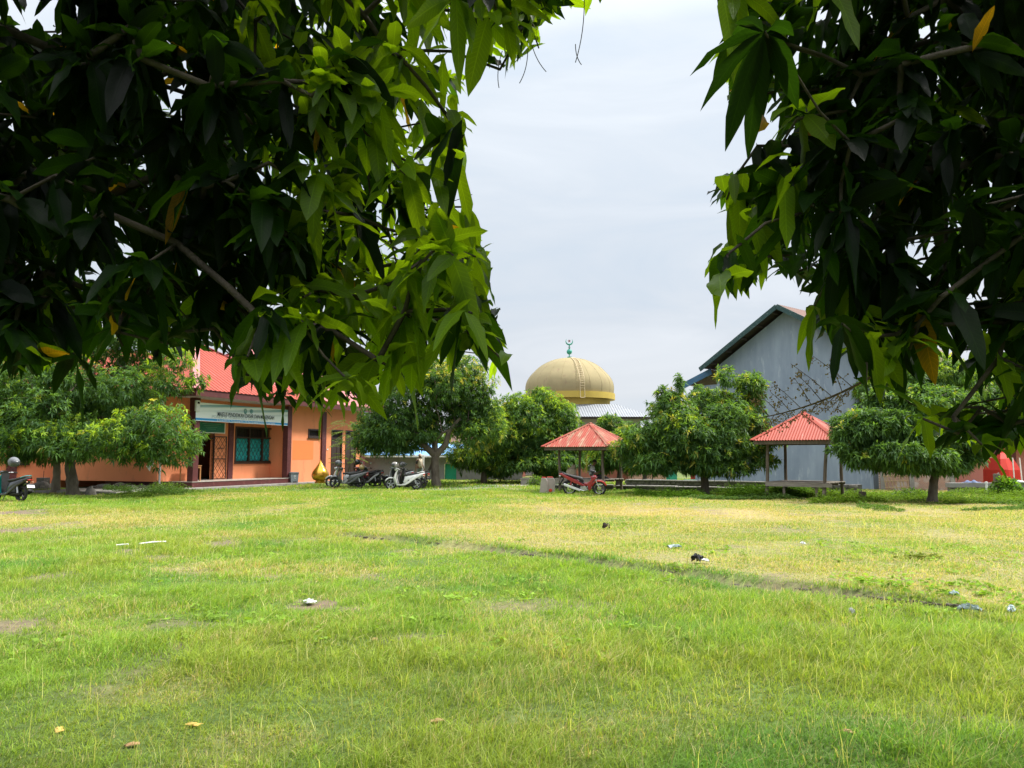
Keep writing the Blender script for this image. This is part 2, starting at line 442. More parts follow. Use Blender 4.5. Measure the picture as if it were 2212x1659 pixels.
def masks(x, y):
    """dryness, bare soil and gravel of the field at x, y"""
    x = np.asarray(x, float); y = np.asarray(y, float)
    n1, n2, n3 = fbm(x, y, .45, 21), fbm(x, y, 1.3, 31), fbm(x, y, .16, 41)
    a, d = kerb_coords(x, y)
    far = sstep(-.1, .6, d)*sstep(-3, 0.5, a+(n3-.5)*4)
    dry = far*(.46+.85*(n1-.42))
    band = np.exp(-((y-23.0-(n3-.5)*8)/4.6)**2)*sstep(-3, 4, x+(n1-.5)*5)
    dry = np.maximum(dry, band*(.55+.9*(n1-.30)))
    dry = np.maximum(dry, .5*sstep(.56, .74, n1)*sstep(6, 12, y))
    leftdry = np.exp(-((y-19.5)/2.6)**2)*sstep(-6, -9, x)*.75
    dry = np.maximum(dry, leftdry*(.4+n1))
    dry = np.maximum(dry, .22*sstep(.5, .75, n2))
    dry = np.clip(dry, 0, 1)
    bare = np.zeros_like(x)
    for bx, by, rx, ry, s in BARE:
        q = ((x-bx)/rx)**2+((y-by)/(ry*1.6))**2
        bare = np.maximum(bare, s*np.clip(1.15-q*.9+(n2-.5)*1.6+(fbm(x, y, 4.5, 131, 2)-.5)*1.8, 0, 1))
    bare = np.maximum(bare, .95*sstep(.07, .02, np.abs(d+.03+(n2-.5)*.06))*sstep(-.3, .2, a)*(1-sstep(KL-.2, KL+.5, a))*sstep(.30, .62, vnoise(a, a*0+3, 1.1, 77)))
    bare = np.maximum(bare, .5*sstep(.66, .8, fbm(x, y, 1.05, 61))*sstep(3, 6, y))
    # gravel track between the trees, trampled earth under the left trees
    gp = sstep(1.0, .25, np.abs(((y-41.0)-(x+1.0)*1.4)/3.6))*sstep(-6.5, -3, x)*sstep(3.5, 0, x)
    sh = np.exp(-(((x+18.5)/4.5)**2+((y-33.5)/2.6)**2))*.9
    bare = np.maximum(bare, sh*sstep(.35, .6, n2))
    grav = np.clip(gp*(.35+1.3*(n1-.2)), 0, 1)
    return dry, bare, grav
ys = [-40, -20, -10, -5, -2, 0, 1, 2, 2.6]
y = 3.0; st = .06
while y < 62: ys.append(y); st = max(.06, y*.0125); y += st
while y < 1500: ys.append(y); y *= 1.25
xs = [0.0]; x = 0; 
while x < 62: x += max(.07, .014*x+.04); xs.append(x)
while x < 1500: x *= 1.3; xs.append(x)
xs = sorted([-q for q in xs[1:]]+xs)
X, Y = np.meshgrid(np.array(xs), np.array(ys))
Z = gz(X, Y)
dry, bare, grav = masks(X, Y)
def ground_col(x, y, dry, bare, grav):
    g = np.array([.085, .14, .02]); dg = np.array([.34, .27, .12]); so = np.array([.16, .115, .075]); gr = np.array([.30, .285, .23])
    c = g*(1-dry[..., None])+dg*dry[..., None]
    c = c*(1-bare[..., None])+so*bare[..., None]
    c = c*(1-grav[..., None])+gr*grav[..., None]
    return c
gc = ground_col(X, Y, dry, bare, grav)
ny, nx = X.shape
idx = np.arange(ny*nx).reshape(ny, nx)
q = np.stack([idx[:-1, :-1], idx[:-1, 1:], idx[1:, 1:], idx[1:, :-1]], -1).reshape(-1, 4)
m, nt_, p_, o_ = new_mat('ground_soil')
a_ = nd(nt_, 'ShaderNodeAttribute', _attribute_name='Col'); tc_ = nd(nt_, 'ShaderNodeTexCoord')
n_ = nd(nt_, 'ShaderNodeTexNoise', Scale=9.0, Detail=8.0, Roughness=.7); LK(nt_, tc_.outputs['Object'], n_.inputs['Vector'])
r_ = ramp(nt_, [(.3, .55), (.7, 1.35)]); LK(nt_, n_.outputs['Fac'], r_.inputs[0])
x_ = nd(nt_, 'ShaderNodeMix', _data_type='RGBA', _blend_type='MULTIPLY'); x_.inputs[0].default_value = 1
LK(nt_, a_.outputs['Color'], x_.inputs[6]); LK(nt_, r_.outputs[0], x_.inputs[7]); LK(nt_, x_.outputs[2], p_.inputs['Base Color'])
p_.inputs['Roughness'].default_value = .95
b_ = nd(nt_, 'ShaderNodeBump', Strength=.8, Distance=.03); LK(nt_, n_.outputs['Fac'], b_.inputs['Height']); LK(nt_, b_.outputs[0], p_.inputs['Normal'])
tag(np_mesh('ground', np.stack([X, Y, Z], -1).reshape(-1, 3), q, m, None, gc.reshape(-1, 3)), 'uneven field of soil under the grass', None, None, 'structure')

# ------------------------------------------------------------------ grass blades
def grass_field():
    P = []; H = []; W_ = []; K = []
    for y0, y1, den, wd in [(1.6, 3.6, 1800, .0052), (3.6, 6.0, 5200, .0054), (6.0, 10, 3400, .0070), (10, 16, 1700, .0100), (16, 25, 900, .0155), (25, 36, 400, .023), (36, 54, 80, .04)]:
        n = int(den*((.68*(y0+y1)+3.0)*(y1-y0)))
        yy = y0+(y1-y0)*rng.random(n); xx = (rng.random(n)*2-1)*(.70*yy+1.6)
        P.append(np.stack([xx, yy], 1)); W_.append(np.full(n, wd)*(.6+.8*rng.random(n)))
    P = np.concatenate(P); W_ = np.concatenate(W_)
    x, y = P[:, 0], P[:, 1]
    dry, bare, grav = masks(x, y)
    n1, n2, n3 = fbm(x, y, .8, 51), fbm(x, y, 2.6, 61), fbm(x, y, .3, 71)
    keep = rng.random(len(x)) > np.clip(bare*1.15, 0, .97)
    keep &= rng.random(len(x)) > np.clip(grav*1.1, 0, .93)
    ka, kd = kerb_coords(x, y); keep &= ~((kd > -.10) & (kd < .04) & (ka > -.1) & (ka < KL+.3) & (rng.random(len(x)) < .80*(vnoise(ka, ka*0+3, 1.1, 77) > .20)))
    keep &= rng.random(len(x)) > np.clip(.45-n2*1.1, 0, .3)
    # no grass inside the porch, apron or paved places
    keep &= ~((y > 31) & (x < -13.0+(y-41)*.46) & (y > 36.4+(x+15.5)*.0) & (x < -8))
    x, y, W_, dry, n1, n2, n3, bare = [q[keep] for q in (x, y, W_, dry, n1, n2, n3, bare)]
    n = len(x)
    a, d = kerb_coords(x, y)
    tuft = fbm(x, y, 5.5, 111, 2)*(1-.5*sstep(10, 20, y))+.25*sstep(10, 20, y)
    h = (.037+.070*sstep(.25, .75, n1)*(.5+n2))*(.5+.95*rng.random(n))*(.45+1.15*tuft)
    h *= (1-.35*dry)*(1-.4*bare)*(1+.25*sstep(12, 30, y))
    far = sstep(0, .4, d)*sstep(-1, 1, a)
    h *= 1-.35*far
    stalk = rng.random(n) < (.010+.014*sstep(.45, .7, n3))*np.clip(1.6-dry, .3, 1)*(y < 22)
    h = np.where(stalk, .11+.21*rng.random(n)**1.5, h)
    W_ = np.where(stalk, W_*.62, W_)
    ph = rng.random(n)*6.283
    lean = np.where(stalk, .25+.75*rng.random(n), .30+1.35*rng.random(n))
    prevail = .35
    lx, ly = np.cos(ph)*lean+prevail*.4, np.sin(ph)*lean
    # colour of the blade itself
    t = rng.random(n)[:, None]
    lush = np.array([.19, .35, .04])*(1-t)+np.array([.33, .455, .075])*t
    deep = np.array([.12, .29, .06])
    straw = np.array([.64, .53, .30])*(1-t)+np.array([.54, .42, .21])*t
    yel = np.array([.40, .40, .07])
    f = sstep(.50, .72, fbm(x, y, .7, 91))[:, None]*.65
    c = lush*(1-f)+deep*f
    f = sstep(.47, .68, fbm(x, y, .5, 101))[:, None]*.60
    c = c*(1-f*.55)+yel*f*.55
    c = c*(.63+.58*tuft)[:, None]*np.array([1, 1, 1.15])
    dd = (rng.random(n) < np.clip(dry*1.0+.05, 0, .95))[:, None]*(.55+.45*rng.random(n))[:, None]
    c = c*(1-dd)+straw*dd
    c = np.where(stalk[:, None], np.array([.56, .56, .24])*(.7+.5*t), c)
    va = 1/(1+y/16); c *= (1+va*(-.45+.8*rng.random(n)))[:, None]
    z = gz(x, y)-.006
    st = np.array([0, .5, 1.0]); 
    sx, sy = -np.sin(ph+.6*rng.random(n)), np.cos(ph)
    V = np.zeros((n, 6, 3)); 
    for j, tt in enumerate(st):
        bend = tt**1.7
        cx = x+lx*h*bend*.8; cy = y+ly*h*bend*.8; cz = z+h*(tt-.28*lean*tt*tt)
        wj = W_*(1.0, .8, .12)[j]*.5
        for k, sg in enumerate((-1, 1)):
            V[:, j*2+k, 0] = cx+sg*sx*wj; V[:, j*2+k, 1] = cy+sg*sy*wj; V[:, j*2+k, 2] = cz
    b = (np.arange(n)*6)[:, None]
    fq = np.concatenate([b+np.array([0, 1, 3, 2]), b+np.array([2, 3, 5, 4])], 0)
    o = np_mesh('grass', V.reshape(-1, 3), fq, M['grass'], None, np.repeat(c, 6, 0))
    tag(o, 'short green and straw coloured grass covering the field', 'grass', None, 'stuff')
    return n
print('blades', grass_field())

mb = MB(); rr = random.Random(5); a = -.1
while a < KL+.4:
    ln = rr.uniform(.18, .55)
    if vnoise(np.array([a]), np.array([3.0]), 1.1, 77)[0] > .20:
        p = K0+KD*(a+ln/2); off = (vnoise(np.array([a]), np.array([0.0]), 1.6, 9)[0]-.5)*-.10
        p = p+KN*(off+.02); z = gzf(p.x-KN.x*.12, p.y-KN.y*.12)
        h = rr.uniform(.02, .065); M4 = Matrix.Translation((p.x, p.y, z)) @ Matrix.Rotation(math.atan2(KD.y, KD.x)+rr.uniform(-.05, .05), 4, 'Z')
        q_ = MB(M4); q_.box((-ln/2, -.02, -.06), (ln/2-.015, .07, h)); b0_ = len(mb.v); mb.v += q_.v; mb.uv += q_.uv; mb.f += [[i+b0_ for i in f] for f in q_.f]; mb.m += q_.m
    a += ln
tag(mb.build('kerb', mat('kerb_soil', (.055, .045, .035), (.10, .085, .065), .95, 9, .6, 30, c3=(.16, .14, .11), s3=12), bevel=.02), 'broken dark edging sunk in the grass', None, None, 'structure')
# ================================================================== buildings
def roof_panel(mb, L, Rr, TL, TR, period=.25, amp=.02, mi=0, rib='sin', per=8):
    """a sheet-metal roof face: ribs run up the slope from the eave L-R to the ridge TL-TR"""
    L, Rr, TL, TR = map(Vector, (L, Rr, TL, TR))
    e = (Rr-L); ln = e.length; e.normalize()
    mid = (TL+TR)/2-L
    g = (mid-e*mid.dot(e)).normalized(); nrm = e.cross(g).normalized()
    if nrm.z < 0: nrm = -nrm
    def s_of(P): return (P-L).dot(e), (P-L).dot(g)
    a, b = s_of(TL), s_of(TR)
    def top(s):
        if s < a[0]: return a[1]*s/max(a[0], 1e-6)
        if s > b[0]: return b[1]*(ln-s)/max(ln-b[0], 1e-6)
        t = (s-a[0])/max(b[0]-a[0], 1e-6); return a[1]*(1-t)+b[1]*t
    n = max(2, int(ln/period*per)); vs = []; uv = []; fs = []
    for i in range(n+1):
        s = ln*i/n; ph = (s/period) % 1.0
        if rib == 'sin': o = amp*math.cos(2*math.pi*ph)
        else: o = amp if ph < .18 or ph > .999 else (0 if .27 < ph < .93 else amp*.45)
        for k in range(3):
            h = top(s)*k/2
            vs.append(L+e*s+g*h+nrm*o); uv.append((s, h))
    for i in range(n):
        for k in range(2): fs.append((i*3+k, i*3+3+k, i*3+4+k, i*3+1+k))
    mb.add(vs, fs, mi, uv)
class Face:
    """a facade: local x along it, y into the building, z up; columns and rows of the photograph give real lengths on it"""
    def __init__(s, A, B):
        s.A = Vector(A); d = Vector(B)-s.A; s.u = d.normalized(); s.len = d.length
        s.ang = math.atan2(s.u.y, s.u.x); s.n = Vector((-s.u.y, s.u.x, 0))
    def x(s, px, yo=0.0, py=1000):
        k = atx(px, 1.0, py); P = s.A+s.n*yo
        return (k*P.y-P.x)/(s.u.x-k*s.u.y)
    def z(s, py, x, yo=0.0, px=None):
        P = s.A+s.u*x+s.n*yo
        return atz(py, P.y)
TXT = {}
def text(name, body, size, m, parent, loc, rot, align='CENTER', sx=1.0, extrude=.002, bold=0.0):
    cu = bpy.data.curves.new(name, 'FONT'); cu.body = body; cu.size = size; cu.align_x = align; cu.extrude = extrude; cu.offset = bold
    cu.materials.append(m); o = bpy.data.objects.new(name, cu); C.objects.link(o)
    me = bpy.data.meshes.new_from_object(o.evaluated_get(bpy.context.evaluated_depsgraph_get())); C.objects.unlink(o); bpy.data.objects.remove(o)
    o = bpy.data.objects.new(name, me); C.objects.link(o)
    o.parent = parent; o.location = loc; o.rotation_euler = rot; o.scale = (sx, 1, 1)
    xs_ = [v.co.x for v in me.vertices]; o['width'] = (max(xs_)-min(xs_))
    return o

# ---------------- orange school building -------------------------------------------------
FA = Face((atx(417, 37), 37, 0), (atx(615.5, 43.3), 43.3, 0))
sch = thing('school_building', 'orange and maroon single storey school with red metal roof and a pillared porch', 'building', FA.A, FA.ang)
SB = .0      # wall plane of the right wing
XE = FA.x(785, SB)
EZ = 4.50    # eave
WS = 1.3     # setback of the porch wall
g_ = gzf(*FA.A.xy)
MB().box((-5.0, -.85, -.15), (XE+1.0, 4, .115)).build('apron', M['concrete'], sch, bevel=.02)
mb = MB(); mb.box((-.32, -.30, .115), (7.25, WS+4.0, .36), 0); mb.box((-.34, -.32, .36), (7.27, WS+4.0, .385), 1)
mb.build('porch_floor', [M['maroon'], M['tile']], sch)
for px_ in (0.0, 6.94):
    MB().box((px_-.17, -.17, .385), (px_+.17, .17, EZ-.1)).build('pillar', M['maroon'], sch, bevel=.01)
# porch wall with the openings left out
wx0, wx1 = FA.x(505.8, WS), FA.x(594, WS)
wz0, wz1 = FA.z(999.5, wx0, WS), FA.z(921, wx0, WS)
dx0, dx1 = FA.x(427, WS), FA.x(459, WS)
dz1 = FA.z(931, dx1, WS)
pl0, pl1 = FA.x(490.5, WS), FA.x(500.5, WS)
T = .18
mb = MB()
for x0, x1, z0, z1 in [(-.9, dx0, .385, EZ), (dx0, dx1, dz1, EZ), (dx1, wx0, .385, EZ), (wx0, wx1, .385, wz0), (wx0, wx1, wz1, EZ), (wx1, 9.2, .385, EZ)]:
    mb.box((x0, WS, z0), (x1, WS+T, z1))
mb.box((-.9, WS+T+.002, .385), (-.72, 8, EZ)); mb.box((-.9, 8.002, 0), (XE, 8.2, EZ)); mb.box((6.9, WS+T+.002, .385), (7.1, 7.99, EZ))
mb.build('porch_wall', M['orange'], sch)
MB().box((pl0, WS-.09, .385), (pl1, WS-.001, EZ-.2)).build('pilaster', M['maroon'], sch)
px0, px1 = FA.x(598, WS), FA.x(640, WS)
MB().box((px0, WS-.09, .385), (px1, WS-.001, EZ-.2)).build('pilaster', M['maroon'], sch)
def window(x0, x1, z0, z1, yo, panes, transom, parent, bars=18, curtain=True):
    f = MB(); fw = .085; y0, y1 = yo-.035, yo+.10
    f.box((x0, y0, z0), (x0+fw, y1, z1)); f.box((x1-fw, y0, z0), (x1, y1, z1))
    f.box((x0+fw, y0, z0), (x1-fw, y1, z0+fw)); f.box((x0+fw, y0, z1-fw), (x1-fw, y1, z1))
    zt = z1-(z1-z0)*transom
    if transom: f.box((x0+fw, y0, zt-.04), (x1-fw, y1, zt+.04))
    wd = (x1-x0-fw)/panes
    for i in range(1, panes): f.box((x0+wd*i, y0+.004, z0+fw), (x0+wd*i+fw, y1, z1-fw))
    o = f.build('window', M['dark_wood'], parent)
    ztop = zt-.04 if transom else z1-fw
    for i in range(panes if curtain else 0):
        a, b = x0+fw+wd*i, x0+wd*(i+1)
        # a quilted curtain gathered behind glass and a thin lattice of bars
        nx_, nz_ = 26, 30; vs = []; fs = []
        for r_ in range(nz_+1):
            for c_ in range(nx_+1):
                u_, v_ = c_/nx_, r_/nz_
                bulge = abs(math.sin(math.pi*(u_*3+(.5 if int(v_*7) % 2 else 0))))*.03+.035*abs(math.sin(math.pi*v_*7))
                vs.append((a+(b-a)*u_, yo+.13-bulge, z0+fw+(ztop-z0-fw)*v_))
        for r_ in range(nz_):
            for c_ in range(nx_):
                k = r_*(nx_+1)+c_; fs.append((k, k+1, k+nx_+2, k+nx_+1))
        MB().add(vs, fs).build('curtain', M['curtain'], o, smooth=60)
        lm = MB(); w_ = b-a
        for k in range(-5, 6):
            for sgn in (1, -1):
                # diagonal bars clipped to the pane
                pts = []
                x_0 = a+w_*.5+k*w_*.30
                H_ = ztop-z0-fw
                def px_at(z): return x_0+sgn*(z-H_/2)*.62*w_/.9
                seg = [z for z in np.linspace(0, H_, 60) if a+.01 < px_at(z) < b-.01]
                if len(seg) > 3:
                    lm.bar((px_at(seg[0]), yo+.045, z0+fw+seg[0]), (px_at(seg[-1]), yo+.045, z0+fw+seg[-1]), .012, .012, up=(0, 1, 0))
        lm.build('lattice', M['dark_wood'], o)
    if transom or not curtain:
        bm = MB(); zb = zt+.04 if transom else z0+fw
        for i in range(bars):
            x_ = x0+fw+(x1-x0-2*fw)*(i+.5)/bars
            bm.bar((x_, yo+.02, zb), (x_, yo+.02, z1-fw), .014, .014)
        bm.build('bars', M['dark_wood'], o)
    MB().box((x0+.01, yo+.16, z0+.01), (x1-.01, yo+.19, z1-.01)).build('pane', M['dark'], o)
    MB().box((x0-.05, yo-.09, z0-.07), (x1+.05, yo-.036, z0-.005)).build('sill', M['dark_wood'], o)
    return o
window(wx0, wx1, wz0, wz1, WS, 3, .30, sch, 24)
# dark doorway with its frame, and the orange grille leaf folded back on the wall
mb = MB(); mb.box((dx0-.06, WS-.03, .385), (dx0, WS+.1, dz1)); mb.box((dx1, WS-.03, .385), (dx1+.06, WS+.1, dz1)); mb.box((dx0-.06, WS-.03, dz1), (dx1+.06, WS+.1, dz1+.06)); mb.box((dx0, WS-.02, dz1-.42), (dx1, WS+.09, dz1-.36))
dr = mb.build('doorway', M['dark_wood'], sch)
MB().box((dx0+.01, WS+1.2, .39), (dx1-.01, WS+1.25, dz1-.01)).build('room_dark', M['dark'], dr)
gx0, gx1 = FA.x(461, WS-.08), FA.x(487, WS-.08)
gz1_ = FA.z(943, gx0, WS)
mb = MB(); y_ = WS-.10
for a, b in [((gx0, .42), (gx0, gz1_)), ((gx1, .42), (gx1, gz1_)), ((gx0, .42), (gx1, .42)), ((gx0, gz1_), (gx1, gz1_)), ((gx0, 1.45), (gx1, 1.45))]:
    mb.bar((a[0], y_, a[1]), (b[0], y_, b[1]), .045, .035, up=(0, 1, 0))
nX = 3; nZ = 6
for i in range(nX):
    for k in range(nZ):
        xa, xb = gx0+(gx1-gx0)*i/nX, gx0+(gx1-gx0)*(i+1)/nX
        za, zb = .42+(gz1_-.42)*k/nZ, .42+(gz1_-.42)*(k+1)/nZ
        mb.bar((xa, y_+.006, za), (xb, y_+.006, zb), .012, .012, up=(0, 1, 0)); mb.bar((xb, y_-.006, za), (xa, y_-.006, zb), .012, .012, up=(0, 1, 0))
gd = mb.build('grille_door', M['dark_wood'], sch)
MB().box((gx0+.3*(gx1-gx0), y_-.03, gz1_-.62), (gx0+.75*(gx1-gx0), y_-.012, gz1_-.57)).build('handle', M['black'], gd)
# right wing wall, flush with the pillars
rx0 = 7.12
vx0, vx1 = FA.x(664, SB), FA.x(689, SB); vz0, vz1 = FA.z(944, vx0, SB), FA.z(926, vx0, SB)
ex0, ex1 = FA.x(714.5, SB), FA.x(738, SB); ez1 = FA.z(928, ex0, SB); ezt = FA.z(946, ex0, SB)
e20, e21 = FA.x(745, SB), FA.x(768, SB)
mb = MB()
for x0, x1, z0, z1 in [(rx0, vx0, .0, EZ), (vx0, vx1, 0, vz0), (vx0, vx1, vz1, EZ), (vx1, ex0, 0, EZ), (ex0, ex1, ez1, EZ), (ex1, e20, 0, EZ), (e20, e21, ez1, EZ), (e21, XE, 0, EZ)]:
    mb.box((x0, SB, z0), (x1, SB+T, z1))
mb.box((7.12, SB+T+.002, 0), (7.3, 5, EZ)); mb.box((XE-.18, SB+T+.002, 0), (XE, 7, EZ))
mb.build('wing_wall', M['orange'], sch)
MB().box((FA.x(631, SB), SB-.006, FA.z(993, 8.5, SB)), (FA.x(676, SB), SB-.001, FA.z(952, 8.5, SB))).build('repainted_patch', M['patch'], sch)
window(vx0, vx1, vz0, vz1, SB, 1, 0, sch, 8, False)
for x0, x1 in ((ex0, ex1), (e20, e21)):
    mb = MB(); mb.box((x0, SB-.03, .12), (x0+.08, SB+.1, ez1)); mb.box((x1-.08, SB-.03, .12), (x1, SB+.1, ez1)); mb.box((x0+.08, SB-.03, ez1-.08), (x1-.08, SB+.1, ez1)); mb.box((x0+.08, SB-.02, ezt-.05), (x1-.08, SB+.1, ezt+.03))
    for k in range(6): mb.bar((x0+.08+(x1-x0-.16)*(k+.5)/6, SB+.03, ezt+.03), (x0+.08+(x1-x0-.16)*(k+.5)/6, SB+.03, ez1-.08), .014, .014)
    d_ = mb.build('door', M['dark_wood'], sch)
    mb = MB(); w_ = (x1-x0-.16)
    mb.box((x0+.08, SB+.05, .12), (x1-.08, SB+.095, ezt-.05))
    for i in range(2):
        for z0, z1 in ((.3, .95), (1.1, ezt-.2)):
            mb.box((x0+.08+w_*(i*.5+.08), SB+.032, z0), (x0+.08+w_*(i*.5+.42), SB+.049, z1))
    mb.build('door_leaf', M['dark_wood'], d_, bevel=.008)
    MB().box((x0+.08, SB+.15, ezt+.03), (x1-.08, SB+.17, ez1-.08)).build('pane', M['dark'], d_)
for px_ in (696.5, 781):
    xx = FA.x(px_, SB)
    MB().box((xx-.2, SB-.10, .115), (xx+.2, SB-.002, EZ-.25)).build('pilaster', M['maroon'], sch)
MB().box((FA.x(705, SB), SB-.03, FA.z(972, 11, SB)), (FA.x(707.5, SB), SB-.001, FA.z(969, 11, SB))).build('switch', M['white'], sch)
# eaves: soffit, fascia and the ribbed roof
mb = MB(); mb.box((-.95, -.95, EZ-.02), (XE+.9, 8.5, EZ+.02)); mb.build('soffit', M['mosque_wall'], sch)
mb = MB(); mb.box((-.97, -1.0, EZ-.10), (XE+.92, -.955, EZ+.20)); mb.box((-1.0, -1.0, EZ-.10), (-.955, 8.5, EZ+.20)); mb.box((XE+.905, -.95, EZ-.10), (XE+.95, 8.5, EZ+.20)); mb.build('fascia', M['maroon'], sch)
def hip(x0, x1, y0, y1, ze, rise, mats, sink=0):
    """ribbed hip roof over a rectangle, ridge along x"""
    hw = (y1-y0)/2; r0 = (x0+hw, (y0+y1)/2, ze+rise); r1 = (x1-hw, (y0+y1)/2, ze+rise)
    mb = MB()
    roof_panel(mb, (x0, y0, ze), (x1, y0, ze), r0, r1, .30, .03, 0, 'box', 12)
    roof_panel(mb, (x1, y0, ze), (x1, y1, ze), r1, r1, .30, .03, 0, 'box', 12)
    roof_panel(mb, (x1, y1, ze), (x0, y1, ze), r1, r0, .30, .03, 0, 'box', 12)
    roof_panel(mb, (x0, y1, ze), (x0, y0, ze), r0, r0, .30, .03, 0, 'box', 12)
    cap = MB()
    for a, b in [((x0, y0, ze), r0), ((x1, y0, ze), r1), ((x0, y1, ze), r0), ((x1, y1, ze), r1), (r0, r1)]:
        a, b = Vector(a), Vector(b)
        cap.bar(a+Vector((0, 0, .045)), b+Vector((0, 0, .045)), .34, .03)
    return mb, cap
mb, cap = hip(-1.05, 9.2, -1.05, 8.6, EZ+.21, 2.95, 0)
rf = mb.build('roof', M['red_roof'], sch); cap.build('ridge_cap', M['pink_roof'], rf)
mb, cap = hip(3.5, XE+2.2, -1.0, 10.0, EZ+.15, 3.75, 0)
rf = mb.build('roof', M['pink_roof'], sch); cap.build('ridge_cap', M['pink_roof'], rf)

# left wing, behind the big mango tree
FL = Face((atx(-60, 40.0), 40.0, 0), (atx(400, 46.3), 46.3, 0))
lw = thing('school_wing', 'long orange school wing with maroon pilasters behind the bushy tree at the field edge', 'building', FL.A, FL.ang)
mb = MB(); mb.box((-3, 0, 0), (FL.len, .2, EZ)); mb.build('wall', M['orange'], lw)
MB().box((-3, -1.1, -.1), (FL.len+.5, -.002, .13)).build('apron', M['concrete'], lw, bevel=.02)
for px_, w_ in ((25.5, .42), (103.5*2.2, .40), (330, .4), (-52, .4)):
    xx = FL.x(px_, 0); MB().box((xx-w_/2-.03, -.13, .13), (xx+w_/2+.03, -.002, EZ-.2)).build('pilaster', M['maroon'], lw)
for a, b in ((34, 62), (150, 185), (262, 300)):
    xa, xb = FL.x(a, 0), FL.x(b, 0); window(xa, xb, 1.18, 3.0, 0, 3, .3, lw, 18, False)
xa, xb = FL.x(389, 0), FL.x(402, 0)
MB().box((xa, -.06, .13), (xb, -.002, 2.4)).build('door', M['dark_wood'], lw)
mb = MB(); mb.box((-3.5, -1.3, EZ-.1), (FL.len+.3, -1.25, EZ+.2)); mb.build('fascia', M['maroon'], lw)
MB().box((-3.5, -1.245, EZ-.02), (FL.len+.3, 6, EZ+.01)).build('soffit', M['mosque_wall'], lw)
mb, cap = hip(-4, FL.len+4.5, -1.35, 9.5, EZ+.2, 3.4, 0)
rf = mb.build('roof', M['red_roof'], lw); cap.build('ridge_cap', M['pink_roof'], rf)

# banner on the porch front
b0, b1 = FA.x(423, -.22, 900), FA.x(621.5, -.22, 900)
zb1, zb0 = FA.z(868.5, b0, -.22), FA.z(908.5, b0, -.22)
bn = thing('banner', 'white and blue school banner with dark lettering hung across the porch front', 'banner', FA.A+FA.u*((b0+b1)/2)+FA.n*(-.22)+Vector((0, 0, zb0)), FA.ang)
bw, bh = b1-b0, zb1-zb0
bm_, bnt, bp, bo = new_mat('banner_cloth')
tcb = nd(bnt, 'ShaderNodeTexCoord'); spb = nd(bnt, 'ShaderNodeSeparateXYZ'); LK(bnt, tcb.outputs['UV'], spb.inputs[0])
wv = nd(bnt, 'ShaderNodeTexWave', Scale=.55, Distortion=2.6, Detail=1.0); wv.inputs['Detail Scale'].default_value = .6
mpb = nd(bnt, 'ShaderNodeMapping'); mpb.inputs['Scale'].default_value = (1.5, 2.4, 1); mpb.inputs['Rotation'].default_value = (0, 0, .9); LK(bnt, tcb.outputs['UV'], mpb.inputs[0]); LK(bnt, mpb.outputs[0], wv.inputs['Vector'])
r_ = ramp(bnt, [(0.40, 0.0), (.46, .35), (.8, 1.0)]); LK(bnt, wv.outputs['Fac'], r_.inputs[0])
tp = ramp(bnt, [(.48, 0.0), (1.0, 1.0)]); LK(bnt, spb.outputs[1], tp.inputs[0])
ml = nd(bnt, 'ShaderNodeMath', _operation='MULTIPLY'); LK(bnt, r_.outputs[0], ml.inputs[0]); LK(bnt, tp.outputs[0], ml.inputs[1])
xb_ = nd(bnt, 'ShaderNodeMix', _data_type='RGBA'); LK(bnt, ml.outputs[0], xb_.inputs[0]); xb_.inputs[6].default_value = (.78, .82, .83, 1); xb_.inputs[7].default_value = (.06, .25, .32, 1)
bl = ramp(bnt, [(.0, (.78, .82, .83)), (.035, (.02, .27, .62)), (.155, (0, 0, 0))], 'CONSTANT'); LK(bnt, spb.outputs[1], bl.inputs[0])
bs = ramp(bnt, [(.0, 1.0), (.155, 0.0)], 'CONSTANT'); LK(bnt, spb.outputs[1], bs.inputs[0])
x2 = nd(bnt, 'ShaderNodeMix', _data_type='RGBA'); LK(bnt, bs.outputs[0], x2.inputs[0]); LK(bnt, xb_.outputs[2], x2.inputs[6]); LK(bnt, bl.outputs[0], x2.inputs[7]); LK(bnt, x2.outputs[2], bp.inputs['Base Color']); bp.inputs['Roughness'].default_value = .55
vs = []; fs = []; uv = []; nx_, nz_ = 48, 8
for r_i in range(nz_+1):
    for c_i in range(nx_+1):
        u_, v_ = c_i/nx_, r_i/nz_
        vs.append(((u_-.5)*bw, .012*math.sin(u_*17+v_*3)*math.sin(math.pi*v_)+.01*math.sin(u_*5), v_*bh)); uv.append((u_, v_))
for r_i in range(nz_):
    for c_i in range(nx_): k = r_i*(nx_+1)+c_i; fs.append((k, k+1, k+nx_+2, k+nx_+1))
MB().add(vs, fs, 0, uv).build('cloth', bm_, bn, smooth=60)
ink = mat('banner_ink', (.02, .04, .055), rough=.6); inkb = mat('banner_light_ink', (.7, .78, .85), rough=.6); inkg = mat('banner_faded_ink', (.55, .62, .64), rough=.6); teal = mat('banner_teal', (.05, .26, .27), rough=.6)
up = (math.pi/2, 0, 0)
for body, size, m_, xc_, zc_, wd_, bo_ in (('MAJELIS PENDIDIKAN DASAR DAN MENENGAH', .285, ink, .016, .33, .62, .0015), ('PONDOK PESANTREN DARUL ULUM', .20, inkg, -.05, .20, .60, .0), ('Jl. Poros Alla Kel. Kambiolangi Kec. Alla Kab. Enrekang Provinsi Sulawesi Selatan', .085, inkb, .02, .062, .64, .001)):
    o_ = text('lettering', body, size, m_, bn, (xc_*bw, -.03, bh*zc_), up, bold=bo_); o_.scale = (wd_*bw/o_['width'], 1, 1)
